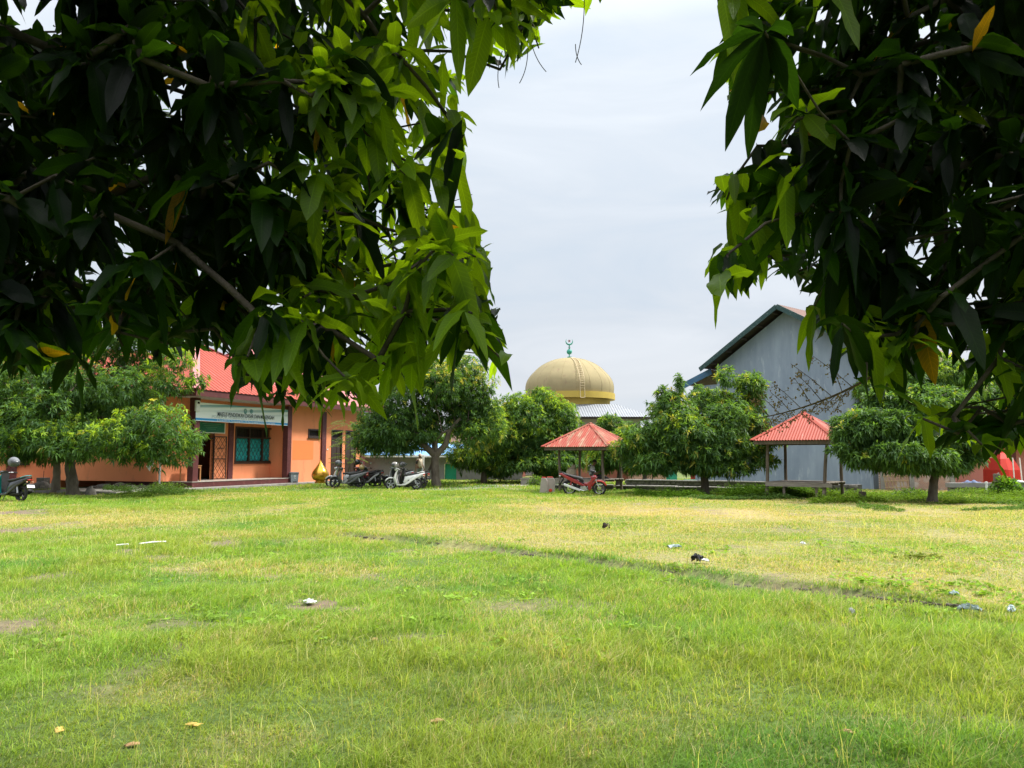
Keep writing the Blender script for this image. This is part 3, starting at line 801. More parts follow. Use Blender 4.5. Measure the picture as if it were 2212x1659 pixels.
def emblem(xc, star):
    mb = MB()
    Q = Matrix.Rotation(math.pi/2, 3, 'X')
    zc = bh*.72; r = bh*.115
    n = 10
    for k in range(n):
        a = 2*math.pi*k/n; mb.cbox((xc+math.cos(a)*r, -.022, zc+math.sin(a)*r), (r*.36, .006, r*.30), rot=Matrix.Rotation(-a, 3, 'Y'))
    mb.torus((xc, -.024, zc), r*.86, r*.09, 24, 6, Q, squash=.2)
    mb.torus((xc, -.024, zc), r*.50, r*.10, 20, 6, Q, squash=.2)
    if star: mb.lathe([(r*.22, 0), (r*.22, .004), (0, .004)], 12, (xc, -.020, zc), Q)
    else:
        mb.bar((xc-r*.75, -.022, zc-r*1.0), (xc-r*.1, -.022, zc-r*1.25), r*.4, .006, up=(0, 1, 0)); mb.bar((xc+r*.75, -.022, zc-r*1.0), (xc+r*.1, -.022, zc-r*1.25), r*.4, .006, up=(0, 1, 0))
    mb.build('emblem', teal, bn)
emblem(-.005*bw, False); emblem(.062*bw, True)

# green notice board below it
s0, s1 = FA.x(425, WS-.25, 930), FA.x(485, WS-.25, 930)
sz1, sz0 = FA.z(911, s0, WS), FA.z(935, s1, WS)
gb = thing('notice_board', 'dark green notice board hung under the banner above the open doorway', 'sign', FA.A+FA.u*s0+FA.n*(WS-.25)+Vector((0, 0, sz0)), FA.ang)
gm = mat('board_green', (.012, .12, .075), (.02, .17, .11), .5, 2); gl = mat('board_lines', (.16, .36, .27), rough=.6)
MB().box((0, 0, 0), (s1-s0, .03, sz1-sz0)).build('board', gm, gb)
fr = MB(); fr.box((s1-s0, -.005, 0), (s1-s0+.05, .035, sz1-sz0)); fr.box((0, -.005, -.04), (s1-s0+.05, .035, -.001)); fr.build('frame', M['white'], gb)
ln_ = MB()
for k in range(4): ln_.box((.35+.12*k, -.006, (sz1-sz0)*(.82-.17*k)), ((s1-s0)*(.85-.06*k), -.001, (sz1-sz0)*(.86-.17*k)))
ln_.build('lettering', gl, gb)
# small meter box on the left pillar
mbx = thing('meter_box', 'small cream box fixed on the maroon pillar beside the banner end', 'meter box', FA.A+FA.u*(-.1)+FA.n*(-.24)+Vector((0, 0, zb0+.45)), FA.ang)
MB().box((-.12, -.06, 0), (.12, .06, .52)).build('case', M['white'], mbx, bevel=.015); MB().box((-.07, -.068, .36), (.07, -.061, .46)).build('window', M['dark'], mbx)

# ---------------- mosque ------------------------------------------------------------------
DY = 70.0
dx = atx(1230.5, DY, 860); zb_, zt_ = atz(852, DY), atz(774, DY)
mq = thing('mosque', 'pale mosque with a ribbed tan dome, yellow ring and grey metal roof behind the trees', 'mosque', (dx, DY, 0), R(4))
rad = (1322-1139)/2*DY/F*1.03
prof = []; hd = zt_-zb_
for i in range(25):
    t = i/24; a = t*math.pi/2
    # slightly bulbous: widest just above the rim
    r = rad*math.cos(a)**.92*(1+.035*math.sin(min(1, t*2.4)*math.pi)); prof.append((r, zb_+hd*math.sin(a)**.98))
nseg = 20; n = nseg*4
rings = []
for r, z in prof:
    ring = []
    for k in range(n):
        a = 2*math.pi*k/n; seam = (k % 4 == 0)
        rr = r*(1+(.005 if seam else (-.004 if k % 4 == 2 else 0))); ring.append(Vector((rr*math.cos(a), rr*math.sin(a), z)))
    rings.append(ring)
dm = MB().loft(rings).build('dome', M['dome'], mq, smooth=25)
sm = MB()
for k in range(nseg):
    a = 2*math.pi*k/nseg
    sm.tube([Vector((r*1.006*math.cos(a), r*1.006*math.sin(a), z)) for r, z in prof[:-1]], .013, 5)
sm.build('seams', M['dome_ring' if False else 'dome'], dm)
zr = atz(865, DY); zd = atz(878, DY)
MB().lathe([(rad*.97, zr), (rad*1.035, zr), (rad*1.035, zb_), (rad*.97, zb_)], 60).build('rim', M['dome_ring'], mq, smooth=30)
MB().lathe([(rad*.92, zd-.6), (rad*.92, zr)], 60).build('drum', M['dome_ring'], mq, smooth=30)
# ladder lying against the dome on the camera's side
a = math.radians(-83)
ld_ = MB(); cr = []
for sd in (-.2, .2):
    pts = []
    for r, z in prof[1:-2]:
        rr = r*1.03+.06; ca, sa = math.cos(a), math.sin(a)
        pts.append(Vector((rr*ca-sd*sa, rr*sa+sd*ca, z)))
    pts.insert(0, Vector((pts[0].x, pts[0].y-.12, zr-.05)))
    ld_.tube(pts, .03, 5); cr.append(pts)
for i in range(0, len(cr[0]), 1):
    ld_.tube([cr[0][i], cr[1][i]], .022, 5)
ld_.build('ladder', mat('ladder_paint', (.60, .49, .30), rough=.6), mq)
fb = MB(); zf = zt_
fb.cbox((0, 0, zf+.06), (.34, .34, .16)); fb.tube([(0, 0, zf), (0, 0, zf+1.25)], .045, 8)
for k, (zz, rr) in enumerate(((.34, .05), (.86, .13), (.98, .15), (1.10, .10))): fb.lathe([(.02, zf+zz-.025), (rr, zf+zz), (.02, zf+zz+.025)], 16)
fb.sphere((0, 0, zf+.60), .25, 20, 12)
fn = fb.build('finial', M['finial'], mq, smooth=40)
cm = MB(); Rc = .31; zc = zf+1.58
ring_o = []
pts = []; rads = []
for i in range(33):
    t = -math.pi*1.38/2+math.pi*1.38*i/32; th = t-math.pi/2
    pts.append((Rc*math.cos(th), 0, zc+Rc*math.sin(th))); rads.append(.012+.062*math.cos(t/1.38)**1.3 if abs(t/1.38) < math.pi/2 else .012)
cm.tube(pts, rads, 8); cm.build('crescent', M['finial'], fn, smooth=50)
st_ = MB(); poly = []
for k in range(10):
    rr = .17 if k % 2 == 0 else .065; th = math.pi/2+k*math.pi/5+.2
    poly.append((rr*math.cos(th), zc+.02+rr*math.sin(th)))
st_.prism(poly, -.02, .02); st_.build('star', mat('star_red', (.30, .10, .09), rough=.5), fn)
# pyramid roof
hw = 153*68/F; ze = atz(901, DY-hw+1)
rm_ = MB(); ap = (0, 0, zd+1.5)
cs = [(-hw, -hw), (hw, -hw), (hw, hw), (-hw, hw)]
top_ = rad*.90; fr_ = [(-top_, -top_), (top_, -top_), (top_, top_), (-top_, top_)]
for k in range(4):
    p, q_ = cs[k], cs[(k+1) % 4]; r0_, r1_ = fr_[k], fr_[(k+1) % 4]
    roof_panel(rm_, (*p, ze), (*q_, ze), (*r0_, zd-.02), (*r1_, zd-.02), .22, .018, 0, 'sin', 6)
rm_.build('roof', M['zinc'], mq)
MB().box((-hw+.05, -hw+.05, ze-.16), (hw-.05, hw-.05, ze-.04)).build('soffit', M['under_roof'], mq)
wl = MB(); ww = hw-1.0
for a_, b_ in (((-ww, -ww), (ww, -ww+.2)), ((-ww, ww-.2), (ww, ww)), ((-ww, -ww+.202), (-ww+.2, ww-.202)), ((ww-.2, -ww+.202), (ww, ww-.202))): wl.box((a_[0], a_[1], 0), (b_[0], b_[1], ze-.16))
wl.build('wall', M['mosque_wall'], mq)
for xc in (-3.2, -.1, 3.0):
    MB().box((xc-.28, -ww-.12, 0), (xc+.28, -ww-.002, ze-.2)).build('pilaster', M['white'], mq)
for xc in (-4.6, -1.55, 1.25, 4.5):
    for i in range(3):
        for k in range(3): MB().lathe([(.10, 0), (.10, .03), (0, .03)], 12, (xc+(i-1)*.32, -ww-.028, ze-.75-k*.3), Matrix.Rotation(math.pi/2, 3, 'X') @ Matrix.Rotation(math.pi, 3, 'X')).build('vent_hole', M['dark'], mq)
sp_ = MB(); Q = Matrix.Rotation(R(100), 3, 'X') @ Matrix.Rotation(R(-25), 3, 'Z')
sp_.lathe([(.05, .0), (.10, .2), (.30, .55), (.33, .56), (.29, .54), (.06, .25)], 20, (atx(1273-14, DY)-dx-1.6, -ww-.25, ze-.55), Q, cap=False)
sp_.tube([(atx(1259, DY)-dx-1.6, -ww, ze-.55), (atx(1259, DY)-dx-1.6, -ww-.3, ze-.55)], .04, 8)
sp_.build('loudspeaker', M['white'], mq, smooth=40)

# ---------------- blue grey gabled building ----------------------------------------------
Y0 = 40.0
pa, pl_ = at(1694.3, 661.7, Y0), at(1530.6, 795.6, Y0*43.71/40)
half = Vector((pa.x-pl_.x, pa.y-pl_.y, 0)); hl = half.length
gbd = thing('hall', 'tall blue grey plastered hall with a green edged gable roof and no windows', 'building', (pa.x, pa.y, 0), math.atan2(half.y, half.x))
za, zl_ = pa.z, pl_.z
oh = .75; D_ = 14.0
wx = hl-.55; slope = (za-zl_)/hl
zw = za-slope*wx-.3
ring = [(-wx, 0), (wx, 0), (wx, zw), (0, za-.28), (-wx, zw)]
MB().prism(ring, 0, D_).build('wall', M['bluegrey'], gbd)
for sg in (-1, 1):
    rb = MB()
    e_ = Vector((sg*(hl+.05), -oh, zl_-.05*slope)); t_ = Vector((0, -oh, za)); e2 = Vector((sg*(hl+.05), D_, zl_)); t2 = Vector((0, D_, za))
    if sg > 0: roof_panel(rb, e_+Vector((0, 0, .03)), e2+Vector((0, 0, .03)), t_+Vector((0, 0, .03)), t2+Vector((0, 0, .03)), .2, .015)
    else: roof_panel(rb, e2+Vector((0, 0, .03)), e_+Vector((0, 0, .03)), t2+Vector((0, 0, .03)), t_+Vector((0, 0, .03)), .2, .015)
    rb.build('roof', M['rust_roof'], gbd)
    us = MB(); us.add([e_-Vector((0, 0, .02)), t_-Vector((0, 0, .02)), t2-Vector((0, 0, .02)), e2-Vector((0, 0, .02))], [(0, 1, 2, 3)]); us.build('roof_underside', M['under_roof'], gbd)
    fb = MB(); fb.bar(e_+Vector((0, -.03, -.10)), t_+Vector((0, -.03, -.10)), .05, .25); fb.build('fascia', M['fascia'], gbd)
    for k in range(5):
        f_ = .12+.2*k; c_ = e_*(1-f_)+t_*f_; MB().box((c_.x-.05, -oh+.02, c_.z-.17), (c_.x+.05, 0-.002, c_.z-.06)).build('purlin', M['under_roof'], gbd)
# lean-to roof on the far side
ax_, az_ = -hl-.25, zl_-.18; lx_ = -hl-1.66
la = at(1480, 832, 45.0)
lz = la.z
an = MB(); an.add([(ax_+.5, -.2, az_+.06), (lx_, -.2, lz), (lx_, 9, lz), (ax_+.5, 9, az_+.06)], [(0, 1, 2, 3)]); an.build('lean_to_roof', M['rust_roof'], gbd, solid=.03)
fb = MB(); fb.bar((lx_-.05, -.26, lz-.10), (ax_+.6, -.26, az_-.04), .05, .34); fb.build('fascia', M['blue_fascia'], gbd)
MB().box((lx_+.5, .1, 0), (-wx-.002, .3, lz-.1)).build('lean_to_wall', M['bluegrey'], gbd)

# ---------------- shed with the blue roof -------------------------------------------------
SY = 52.0
x0, x1 = atx(770, SY), atx(1000, SY); dxa, dxb = atx(960, SY), atx(986, SY)
shd = thing('shed', 'low grey rendered shed with a blue tiled roof behind the parked scooters', 'shed', ((x0+x1)/2, SY, 0), 0)
ox = (x0+x1)/2
mb = MB(); zs = 1.62
for a_, b_, z0, z1 in ((x0-6, dxa, 0, zs), (dxa, dxb, 1.12, zs), (dxb, x1+4, 0, zs)): mb.box((a_-ox, 0, z0-.05), (b_-ox, .2, z1))
mb.build('wall', M['grey_wall'], shd)
MB().box((dxa-ox+.02, .22, 0), (dxb-ox-.02, .26, 1.1)).build('door', mat('green_door', (.02, .36, .20), rough=.6), shd)
rb = MB(); n_ = 26
rows = []
vs = []; fs = []; L_ = (x1-x0)+10
for r_i in range(13):
    for c_i in range(n_*6+1):
        u_ = c_i/(n_*6); vs.append((x0-6-ox+L_*u_, -.55+3.2*r_i/12-(.0 if r_i % 2 else 0), zs+.02+.78*r_i/12+.03*math.cos(2*math.pi*c_i/6)+(.03 if r_i % 2 == 0 else 0)))
nn = n_*6+1
for r_i in range(12):
    for c_i in range(nn-1): k = r_i*nn+c_i; fs.append((k, k+1, k+nn+1, k+nn))
rb.add(vs, fs); rb.build('roof', M['blue_tile'], shd, smooth=30)
MB().box((x0-6-ox, -.57, zs-.10), (x1+4-ox, -.53, zs+.0)).build('fascia', M['white'], shd)
pxp = atx(900+13, SY-.7)
MB().box((atx(914, SY-.7)-ox-.07, -.75, 0), (atx(914, SY-.7)-ox+.07, -.61, zs+.02)).build('post', M['white'], shd)

# ---------------- coloured houses and walls beyond the field ------------------------------
def house(name, label, cat, px0, px1, Y, h, m, roof=None, depth=5, rz=0, rise=1.0, door=None, win=None):
    xa, xb = atx(px0, Y), atx(px1, Y)
    t = thing(name, label, cat, ((xa+xb)/2, Y, 0), rz); hw_ = (xb-xa)/2
    mb = MB(); mb.box((-hw_, 0, -.1), (hw_, depth, h)); mb.build('wall', m, t)
    if roof:
        rb = MB(); o_ = .5; roof_panel(rb, (-hw_-o_, -o_, h), (hw_+o_, -o_, h), (-hw_-o_, depth/2, h+rise), (hw_+o_, depth/2, h+rise), .22, .02); roof_panel(rb, (hw_+o_, depth+o_, h), (-hw_-o_, depth+o_, h), (hw_+o_, depth/2, h+rise), (-hw_-o_, depth/2, h+rise), .22, .02)
        rb.build('roof', roof, t)
        gm_ = MB(); gm_.prism([(-.0, h), (depth, h), (depth/2, h+rise-.05)], -hw_, hw_); 
        gm2 = MB(Matrix.Rotation(math.pi/2, 4, 'Z') @ Matrix.Translation((0, 0, 0))); gm2.prism([(0, h+.002), (depth, h+.002), (depth/2, h+rise-.06)], -hw_+.01, hw_-.01); gm2.build('gable', m, t)
    if door: MB().box((door[0]*hw_*2-hw_, -.05, 0), (door[1]*hw_*2-hw_, -.002, 2.0)).build('door', M['dark_wood'], t)
    if win:
        f_ = MB(); xa_, xb_ = win[0]*hw_*2-hw_, win[1]*hw_*2-hw_
        f_.box((xa_, -.05, .95), (xb_, -.002, 1.95)); wo_ = f_.build('window', M['dark_wood'], t); MB().box((xa_+.08, -.06, 1.03), (xb_-.08, -.051, 1.87)).build('pane', M['dark'], wo_)
    return t
house('terracotta_house', 'low terracotta plastered house seen between the posts of the nearer pavilion', 'house', 1160, 1392, 52, 2.3, M['terracotta'], M['rust_roof'], 6, 0, 1.1, (.12, .2), (.5, .66))
house('pink_house', 'small pink walled house half hidden by the lower branches left of the pavilions', 'house', 985, 1135, 60, 2.2, M['pink'], M['rust_roof'], 6, 0, 1.2, (.4, .5), (.65, .85))
house('salmon_house', 'pink plastered house with a faded roof right of the rightmost mango tree', 'house', 2060, 2142, 41, 1.95, M['pink'], M['rust_roof'], 5, 0, .8)
house('brown_roofed_house', 'house with a brown roof showing above the far right tree crowns', 'house', 2085, 2200, 56, 5.6, M['terracotta'], M['rust_roof'], 7, R(10), 2.0, None, None)
house('red_roofed_house', 'low house with a bright red roof at the right edge of the field', 'house', 2196, 2420, 44, 2.0, M['pink'], M['red_roof'], 6, 0, 1.0)
house('white_outbuilding', 'white stained outbuilding wall standing left of the blue grey hall', 'outbuilding', 1537, 1597, 45.0, 2.1, mat('stained_white', (.62, .62, .58), (.5, .5, .46), .9, 1.3, c3=(.3, .3, .28), s3=3), None, 3)
house('peach_house', 'peach coloured house beyond the stone wall and the leaning tree', 'house', 1366, 1439, 50, 1.9, mat('peach_plaster', (.66, .40, .30), (.58, .33, .25), .9, 2), M['rust_roof'], 5, 0, .8, (.3, .42), (.6, .8))
# ================================================================== trees
def norm(a): return a/np.maximum(np.linalg.norm(a, axis=-1, keepdims=True), 1e-9)
PROF_N = ([0, .05, .13, .27, .45, .62, .78, .90, 1.0], [.03, .07, .42, .84, 1.0, .97, .76, .38, .0])
PROF_M = ([0, .38, 1.0], [.12, 1.0, .0])
def leaves(name, m, parent, P, D, L, Wd, col, near=False, droop=.35, fold=.25, roll=None, wavy=0.0):
    """lanceolate leaves: base P, direction D, length L, width Wd"""
    n = len(P)
    up = np.array([0, 0, 1.0])
    S = norm(np.cross(D, up)+1e-4); U = norm(np.cross(S, D))
    if roll is None: roll = rng.normal(0, .5, n)
    cr, sr = np.cos(roll)[:, None], np.sin(roll)[:, None]
    S, U = S*cr+U*sr, U*cr-S*sr
    t, pr = (PROF_N if near else PROF_M); t = np.array(t); pr = np.array(pr)
    cols = np.array([-1, -.5, 0, .5, 1]) if near else np.array([-1, 0, 1.0])
    nt_, nc = len(t), len(cols)
    dr = np.broadcast_to(np.asarray(droop, float), (n,))
    V = (P[:, None, None, :] + D[:, None, None, :]*(L[:, None, None]*t[None, :, None])[..., None]*(1-.12*dr[:, None, None, None])
         + up*(-1)*(L[:, None]*dr[:, None]*t[None, :]**2)[:, :, None, None])
    lat = Wd[:, None, None]*.5*pr[None, :, None]*cols[None, None, :]
    V = V+S[:, None, None, :]*lat[..., None]
    lift = np.abs(lat)*fold
    if wavy:
        ph = rng.random((n, 1, 1))*6.28
        lift = lift+wavy*np.abs(lat)*np.sin(t[None, :, None]*13+ph+cols[None, None, :]*1.5)
    V = V+U[:, None, None, :]*lift[..., None]
    V = V.reshape(-1, 3)
    k = np.arange(nt_*nc).reshape(nt_, nc)
    q = np.stack([k[:-1, :-1], k[:-1, 1:], k[1:, 1:], k[1:, :-1]], -1).reshape(-1, 4)
    Q = (np.arange(n)*nt_*nc)[:, None, None]+q[None]
    uv = np.stack(np.broadcast_arrays(cols[None, :]*.5+.5, t[:, None]), -1).reshape(1, -1, 2)
    uv = np.broadcast_to(uv, (n, nt_*nc, 2)).reshape(-1, 2)
    return np_mesh(name, V, Q.reshape(-1, 4), m, parent, np.repeat(col, nt_*nc, 0), uv)
def rosettes(C0, A, k0, k1, L0, L1, wr, spread, cols, jit=.02, droop=(.2, .6), thin=None):
    """whorls of leaves at C0 along axes A; cols per whorl"""
    n = len(C0); k = rng.integers(k0, k1+1, n)
    idx = np.repeat(np.arange(n), k); N = len(idx)
    a = norm(A)[idx]
    ref = np.where(np.abs(a[:, 2:3]) > .9, np.array([1.0, 0, 0]), np.array([0, 0, 1.0]))
    e1 = norm(np.cross(a, ref)); e2 = np.cross(a, e1)
    first = np.concatenate([[0], np.cumsum(k)[:-1]])
    j = np.arange(N)-first[idx]
    th = j*2.39996+rng.random(n)[idx]*6.28
    sp = spread*(.55+.75*rng.random(N))
    D = norm(a*np.cos(sp)[:, None]+(e1*np.cos(th)[:, None]+e2*np.sin(th)[:, None])*np.sin(sp)[:, None])
    P = C0[idx]-a*(rng.random(N)*.10)[:, None]*L1*2+rng.normal(0, jit, (N, 3))
    L = L0+(L1-L0)*rng.random(N); W_ = L*wr*(.8+.4*rng.random(N))
    c = cols[idx]*(.75+.5*rng.random(N))[:, None]
    return P, D, L, W_, c, droop[0]+(droop[1]-droop[0])*rng.random(N), idx
def skeleton(name, m, parent, root_pts, root_r, attract, step=.5, rmin=.006, bias=.4, sag=.06, k=5, rexp=.42):
    """limbs that grow from the given trunk points to the attractor points, thinning as they fork"""
    pos = [np.array(p, float) for p in root_pts]; par = list(range(-1, len(pos)-1)); plen = [0.0]
    for i in range(1, len(pos)): plen.append(plen[-1]+np.linalg.norm(pos[i]-pos[i-1])*.3)
    arr = np.zeros((len(pos)+len(attract)*12, 3)); pl = np.zeros(len(arr)); n = len(pos)
    arr[:n] = pos; pl[:n] = plen
    par = par+[0]*(len(arr)-n); ends = []
    start = max(1, int(len(pos)*.5))
    order = np.argsort(np.linalg.norm(attract-pos[-1], axis=1))
    for a in order:
        p = attract[a]
        d = np.linalg.norm(arr[start:n]-p, axis=1)+bias*pl[start:n]
        b = start+int(np.argmin(d)); v = p-arr[b]; ln = np.linalg.norm(v)
        c = min(10, max(1, int(round(ln/step)))); last = b
        for i in range(1, c+1):
            t = i/c
            q_ = arr[b]+v*t+np.array([0, 0, 1])*(sag*ln*math.sin(math.pi*t))+(rng.normal(0, .045*ln/c+.004, 3) if i < c else 0)
            if n >= len(arr): break
            arr[n] = q_; par[n] = last; pl[n] = pl[last]+np.linalg.norm(q_-arr[last]); last = n; n += 1
        ends.append((a, last))
    cnt = np.zeros(n); 
    for a, e in ends: cnt[e] += 1
    for i in range(n-1, 0, -1): cnt[par[i]] += cnt[i]
    rad = rmin*np.maximum(cnt, 1)**rexp
    nr = len(root_pts)
    for i in range(nr): rad[i] = root_r[i]
    f = min(1.0, root_r[-1]*.8/max(rad[nr:].max() if n > nr else 1, 1e-6)); rad[nr:] = np.maximum(rad[nr:]*f, rmin*.8)
    i = np.arange(1, n); A, B = arr[np.array(par)[i]], arr[i]
    ra, rb = rad[np.array(par)[i]], rad[i]
    ra = np.where(i >= nr, np.minimum(ra, rb*1.5), ra)
    keep = i >= 1
    A, B, ra, rb = A[keep], B[keep], ra[keep], rb[keep]
    d = norm(B-A); ref = np.where(np.abs(d[:, 2:3]) > .9, np.array([1.0, 0, 0]), np.array([0, 0, 1.0])); e1 = norm(np.cross(d, ref)); e2 = np.cross(d, e1)
    th = np.arange(k)*2*np.pi/k
    cs = e1[:, None]*np.cos(th)[None, :, None]+e2[:, None]*np.sin(th)[None, :, None]
    V = np.concatenate([A[:, None]+cs*ra[:, None, None], B[:, None]+d[:, None]*(rb*.4)[:, None, None]+cs*rb[:, None, None]], 1)
    j = np.arange(k); q = np.stack([j, (j+1) % k, (j+1) % k+k, j+k], -1)
    Q = (np.arange(len(A))*2*k)[:, None, None]+q[None]
    return np_mesh(name, V.reshape(-1, 3), Q.reshape(-1, 4), m, parent)
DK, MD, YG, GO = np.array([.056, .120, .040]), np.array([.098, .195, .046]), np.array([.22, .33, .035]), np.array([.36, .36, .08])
def trunk_mesh(pts, rads, m, parent, k=14):
    mb = MB(); P = [Vector(p) for p in pts]; n = 5; pp = []; rr = []
    for i in range(len(P)-1):
        for j in range(n):
            t = j/n; pp.append(P[i].lerp(P[i+1], t)+Vector((random.gauss(0, .012), random.gauss(0, .012), 0))*rads[i]*3); rr.append((rads[i]*(1-t)+rads[i+1]*t)*(1+random.uniform(-.07, .07)))
    pp.append(P[-1]); rr.append(rads[-1])
    mb.tube(pp, rr, k)
    # buttress the foot
    o = mb.build('trunk', m, parent, smooth=60)
    for v in o.data.vertices:
        h = v.co.z-P[0].z
        if h < .35:
            a = math.atan2(v.co.y-P[0].y, v.co.x-P[0].x); f = 1+(1-h/.35)**2*(.35+.25*math.sin(a*4+P[0].x))
            v.co.x = P[0].x+(v.co.x-P[0].x)*f; v.co.y = P[0].y+(v.co.y-P[0].y)*f
    return o
def tree(name, label, base, lobes, trunk, n, leaf=(.17, .27), young=.12, gold=.02, mid=.45, m_bark='bark', group='mango trees around the field', cat='tree', k=(7, 10), wr=.27, extra_gold=None, fill=.30, dens=1.0):
    """base on the ground; lobes are ellipsoids in local coordinates; trunk = local points and radii"""
    bx, by = base; t = thing(name, label, cat, (bx, by, gzf(bx, by)), 0, group)
    lob = np.array([l[:6] for l in lobes], float); yb = np.array([l[6] if len(l) > 6 else young for l in lobes])
    ar = (lob[:, 3]*lob[:, 4]+lob[:, 3]*lob[:, 5]+lob[:, 4]*lob[:, 5]); ar /= ar.sum()
    n = int(n*dens*2.5); N0 = int(n*2.0)
    # every lobe breaks up into smaller clumps of twigs
    sub = []; yb2 = []
    for i, l in enumerate(lob):
        ns = int(np.clip(10*(l[3]*l[5])**.5, 7, 26))
        dd = norm(rng.normal(0, 1, (ns, 3))); rr_ = rng.uniform(.36, .54, ns); off = rng.uniform(.55, .82, ns)
        for j in range(ns): sub.append(np.concatenate([l[:3]+dd[j]*l[3:6]*off[j], np.minimum(l[3:6]*rr_[j], .95)*rng.uniform(.85, 1.15, 3)*np.array([1, 1, .8])])); yb2.append(yb[i]*rng.choice([.3, .8, 1.9]))
    big = lob; lob = np.array(sub); yb = np.array(yb2)
    ar = (lob[:, 3]*lob[:, 4]+lob[:, 3]*lob[:, 5]+lob[:, 4]*lob[:, 5]); ar /= ar.sum()
    li = rng.choice(len(lob), N0, p=ar)
    d = norm(rng.normal(0, 1, (N0, 3))); 
    bump = 1+.30*(vnoise(d[:, 0]*3+li*7.1, d[:, 1]*3+d[:, 2]*2.3, 1.6, 5)-.5)*2+.22*(rng.random(N0) < .07)
    shell = rng.random(N0) > fill
    r = np.where(shell, bump*(1-.10*np.abs(rng.normal(0, 1, N0)))+.05, .35+.6*rng.random(N0))
    pos = lob[li, :3]+d*lob[li, 3:6]*r[:, None]
    inside = np.zeros(N0, bool)
    for i in range(len(lob)):
        q = (((pos-lob[i, :3])/lob[i, 3:6])**2).sum(1); inside |= (q < .35) & (li != i) & shell
    ok = ~inside & (pos[:, 2] > .35); pos, d, li, shell = pos[ok][:n], d[ok][:n], li[ok][:n], shell[ok][:n]
    n = len(pos)
    ax = norm(d*np.array([1, 1, .8])+np.array([0, 0, .35])+rng.normal(0, .25, (n, 3)))
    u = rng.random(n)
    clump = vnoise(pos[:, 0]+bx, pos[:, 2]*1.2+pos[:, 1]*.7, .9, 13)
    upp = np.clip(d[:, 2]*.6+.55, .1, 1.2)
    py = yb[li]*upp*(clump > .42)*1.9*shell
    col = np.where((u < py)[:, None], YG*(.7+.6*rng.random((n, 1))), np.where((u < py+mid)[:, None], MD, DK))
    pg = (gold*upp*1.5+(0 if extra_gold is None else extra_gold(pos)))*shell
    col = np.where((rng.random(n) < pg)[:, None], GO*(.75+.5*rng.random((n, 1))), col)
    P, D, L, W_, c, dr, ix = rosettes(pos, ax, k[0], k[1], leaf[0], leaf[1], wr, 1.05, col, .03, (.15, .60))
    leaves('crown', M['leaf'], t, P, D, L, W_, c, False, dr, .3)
    tp, tr = trunk
    trunk_mesh(tp, tr, M[m_bark], t)
    sel = rng.choice(n, min(n, 130), replace=False)
    at_ = pos[sel]*np.array([.9, .9, .97])
    skeleton('branch', M[m_bark], t, [np.array(p) for p in tp[-2:]], tr[-2:], at_, .45, .012, .35)
    return t
def lx(px, Y, bx): return atx(px, Y)-bx
# big bushy tree at the left
Y = 32.0; bx = atx(158, Y, 1060)
def LB(px, py, rx, rz, Y, Yb, ry=None, *a):
    """a crown lobe as it measures at its own distance"""
    s = Y/F
    return (atx(px, Y)-bx, Y-Yb, atz(py, Y), rx*s, (ry if ry is not None else (rx+rz)/2*s), rz*s, *a)
tree('mango_tree', 'broad bushy mango tree with light green leaves beside the orange school', (bx, Y),
     [LB(95, 880, 150, 130, 32.5, Y, None, .10), LB(-40, 870, 130, 125, 33, Y, None, .2), LB(215, 820, 150, 125, 33.5, Y, None, .06), LB(330, 928, 95, 66, 30.2, Y, None, .75), LB(270, 948, 100, 46, 30.5, Y, None, .45), LB(375, 800, 65, 55, 33.0, Y, None, .55),  # right lobes paler: new leaves and the sunlit side share one colour
      LB(100, 938, 150, 58, 31.5, Y, None, .22), LB(290, 740, 100, 60, 35, Y, None, .10), LB(360, 966, 66, 32, 30.0, Y, None, .45), LB(400, 935, 40, 34, 29.6, Y, None, .8), LB(180, 955, 120, 40, 31, Y, None, .12), LB(350, 985, 62, 18, 31.2, Y, None, .2)],
     ([(0, 0, -.1), (-.05, 0, .5), (-.20, .05, 1.1), (-.30, .1, 2.0), (-.2, .1, 3.0)], [.28, .225, .20, .17, .12]), 3900, (.17, .28), .15, .02, .40)
bx = atx(120, 33.5, 1055); Yb = 33.5
tree('mango_tree', 'pale trunked mango tree standing just behind the broad bushy one', (bx, Yb),
     [LB(80, 850, 120, 120, 34.5, Yb), LB(0, 900, 110, 90, 34.5, Yb), LB(180, 870, 90, 90, 35, Yb)],
     ([(0, 0, -.1), (.02, 0, .6), (0, 0, 1.3), (-.05, 0, 2.5)], [.19, .155, .135, .10]), 1100, (.17, .27), .08, .0, .35, 'pale_bark')
# the forked tree behind the scooters
bx = atx(943, 40.0, 1050); Yb = 40.0
fork = tree('mango_tree', 'dark green mango tree with a forked trunk standing behind the parked scooters', (bx, Yb),
     [LB(930, 858, 130, 80, 40.5, Yb, None, .05), LB(845, 915, 85, 68, 40, Yb, None, .03), LB(975, 825, 88, 62, 41, Yb, None, .12), LB(1035, 900, 52, 62, 40.5, Yb, None, .2), LB(855, 940, 80, 30, 39.5, Yb, None, .03), LB(800, 940, 45, 40, 40, Yb, None, .03), LB(1000, 915, 55, 36, 41.0, Yb, None, .1)],
     ([(0, 0, -.1), (-.05, 0, .5), (-.10, 0, 1.3), (-.05, 0, 1.75)], [.27, .225, .215, .20]), 3400, (.17, .26), .06, .02, .42,
     extra_gold=lambda p: .35*sstep(1.6, 2.6, p[:, 0])*sstep(3.2, 1.8, p[:, 2])+.25*sstep(4.9, 5.6, p[:, 2]))
lm = MB()
lm.tube([(-.05, 0, 1.6), (-.6, -.05, 2.1), (-1.3, -.1, 2.6), (-1.9, -.1, 3.3)], [.20, .17, .13, .08], 10)
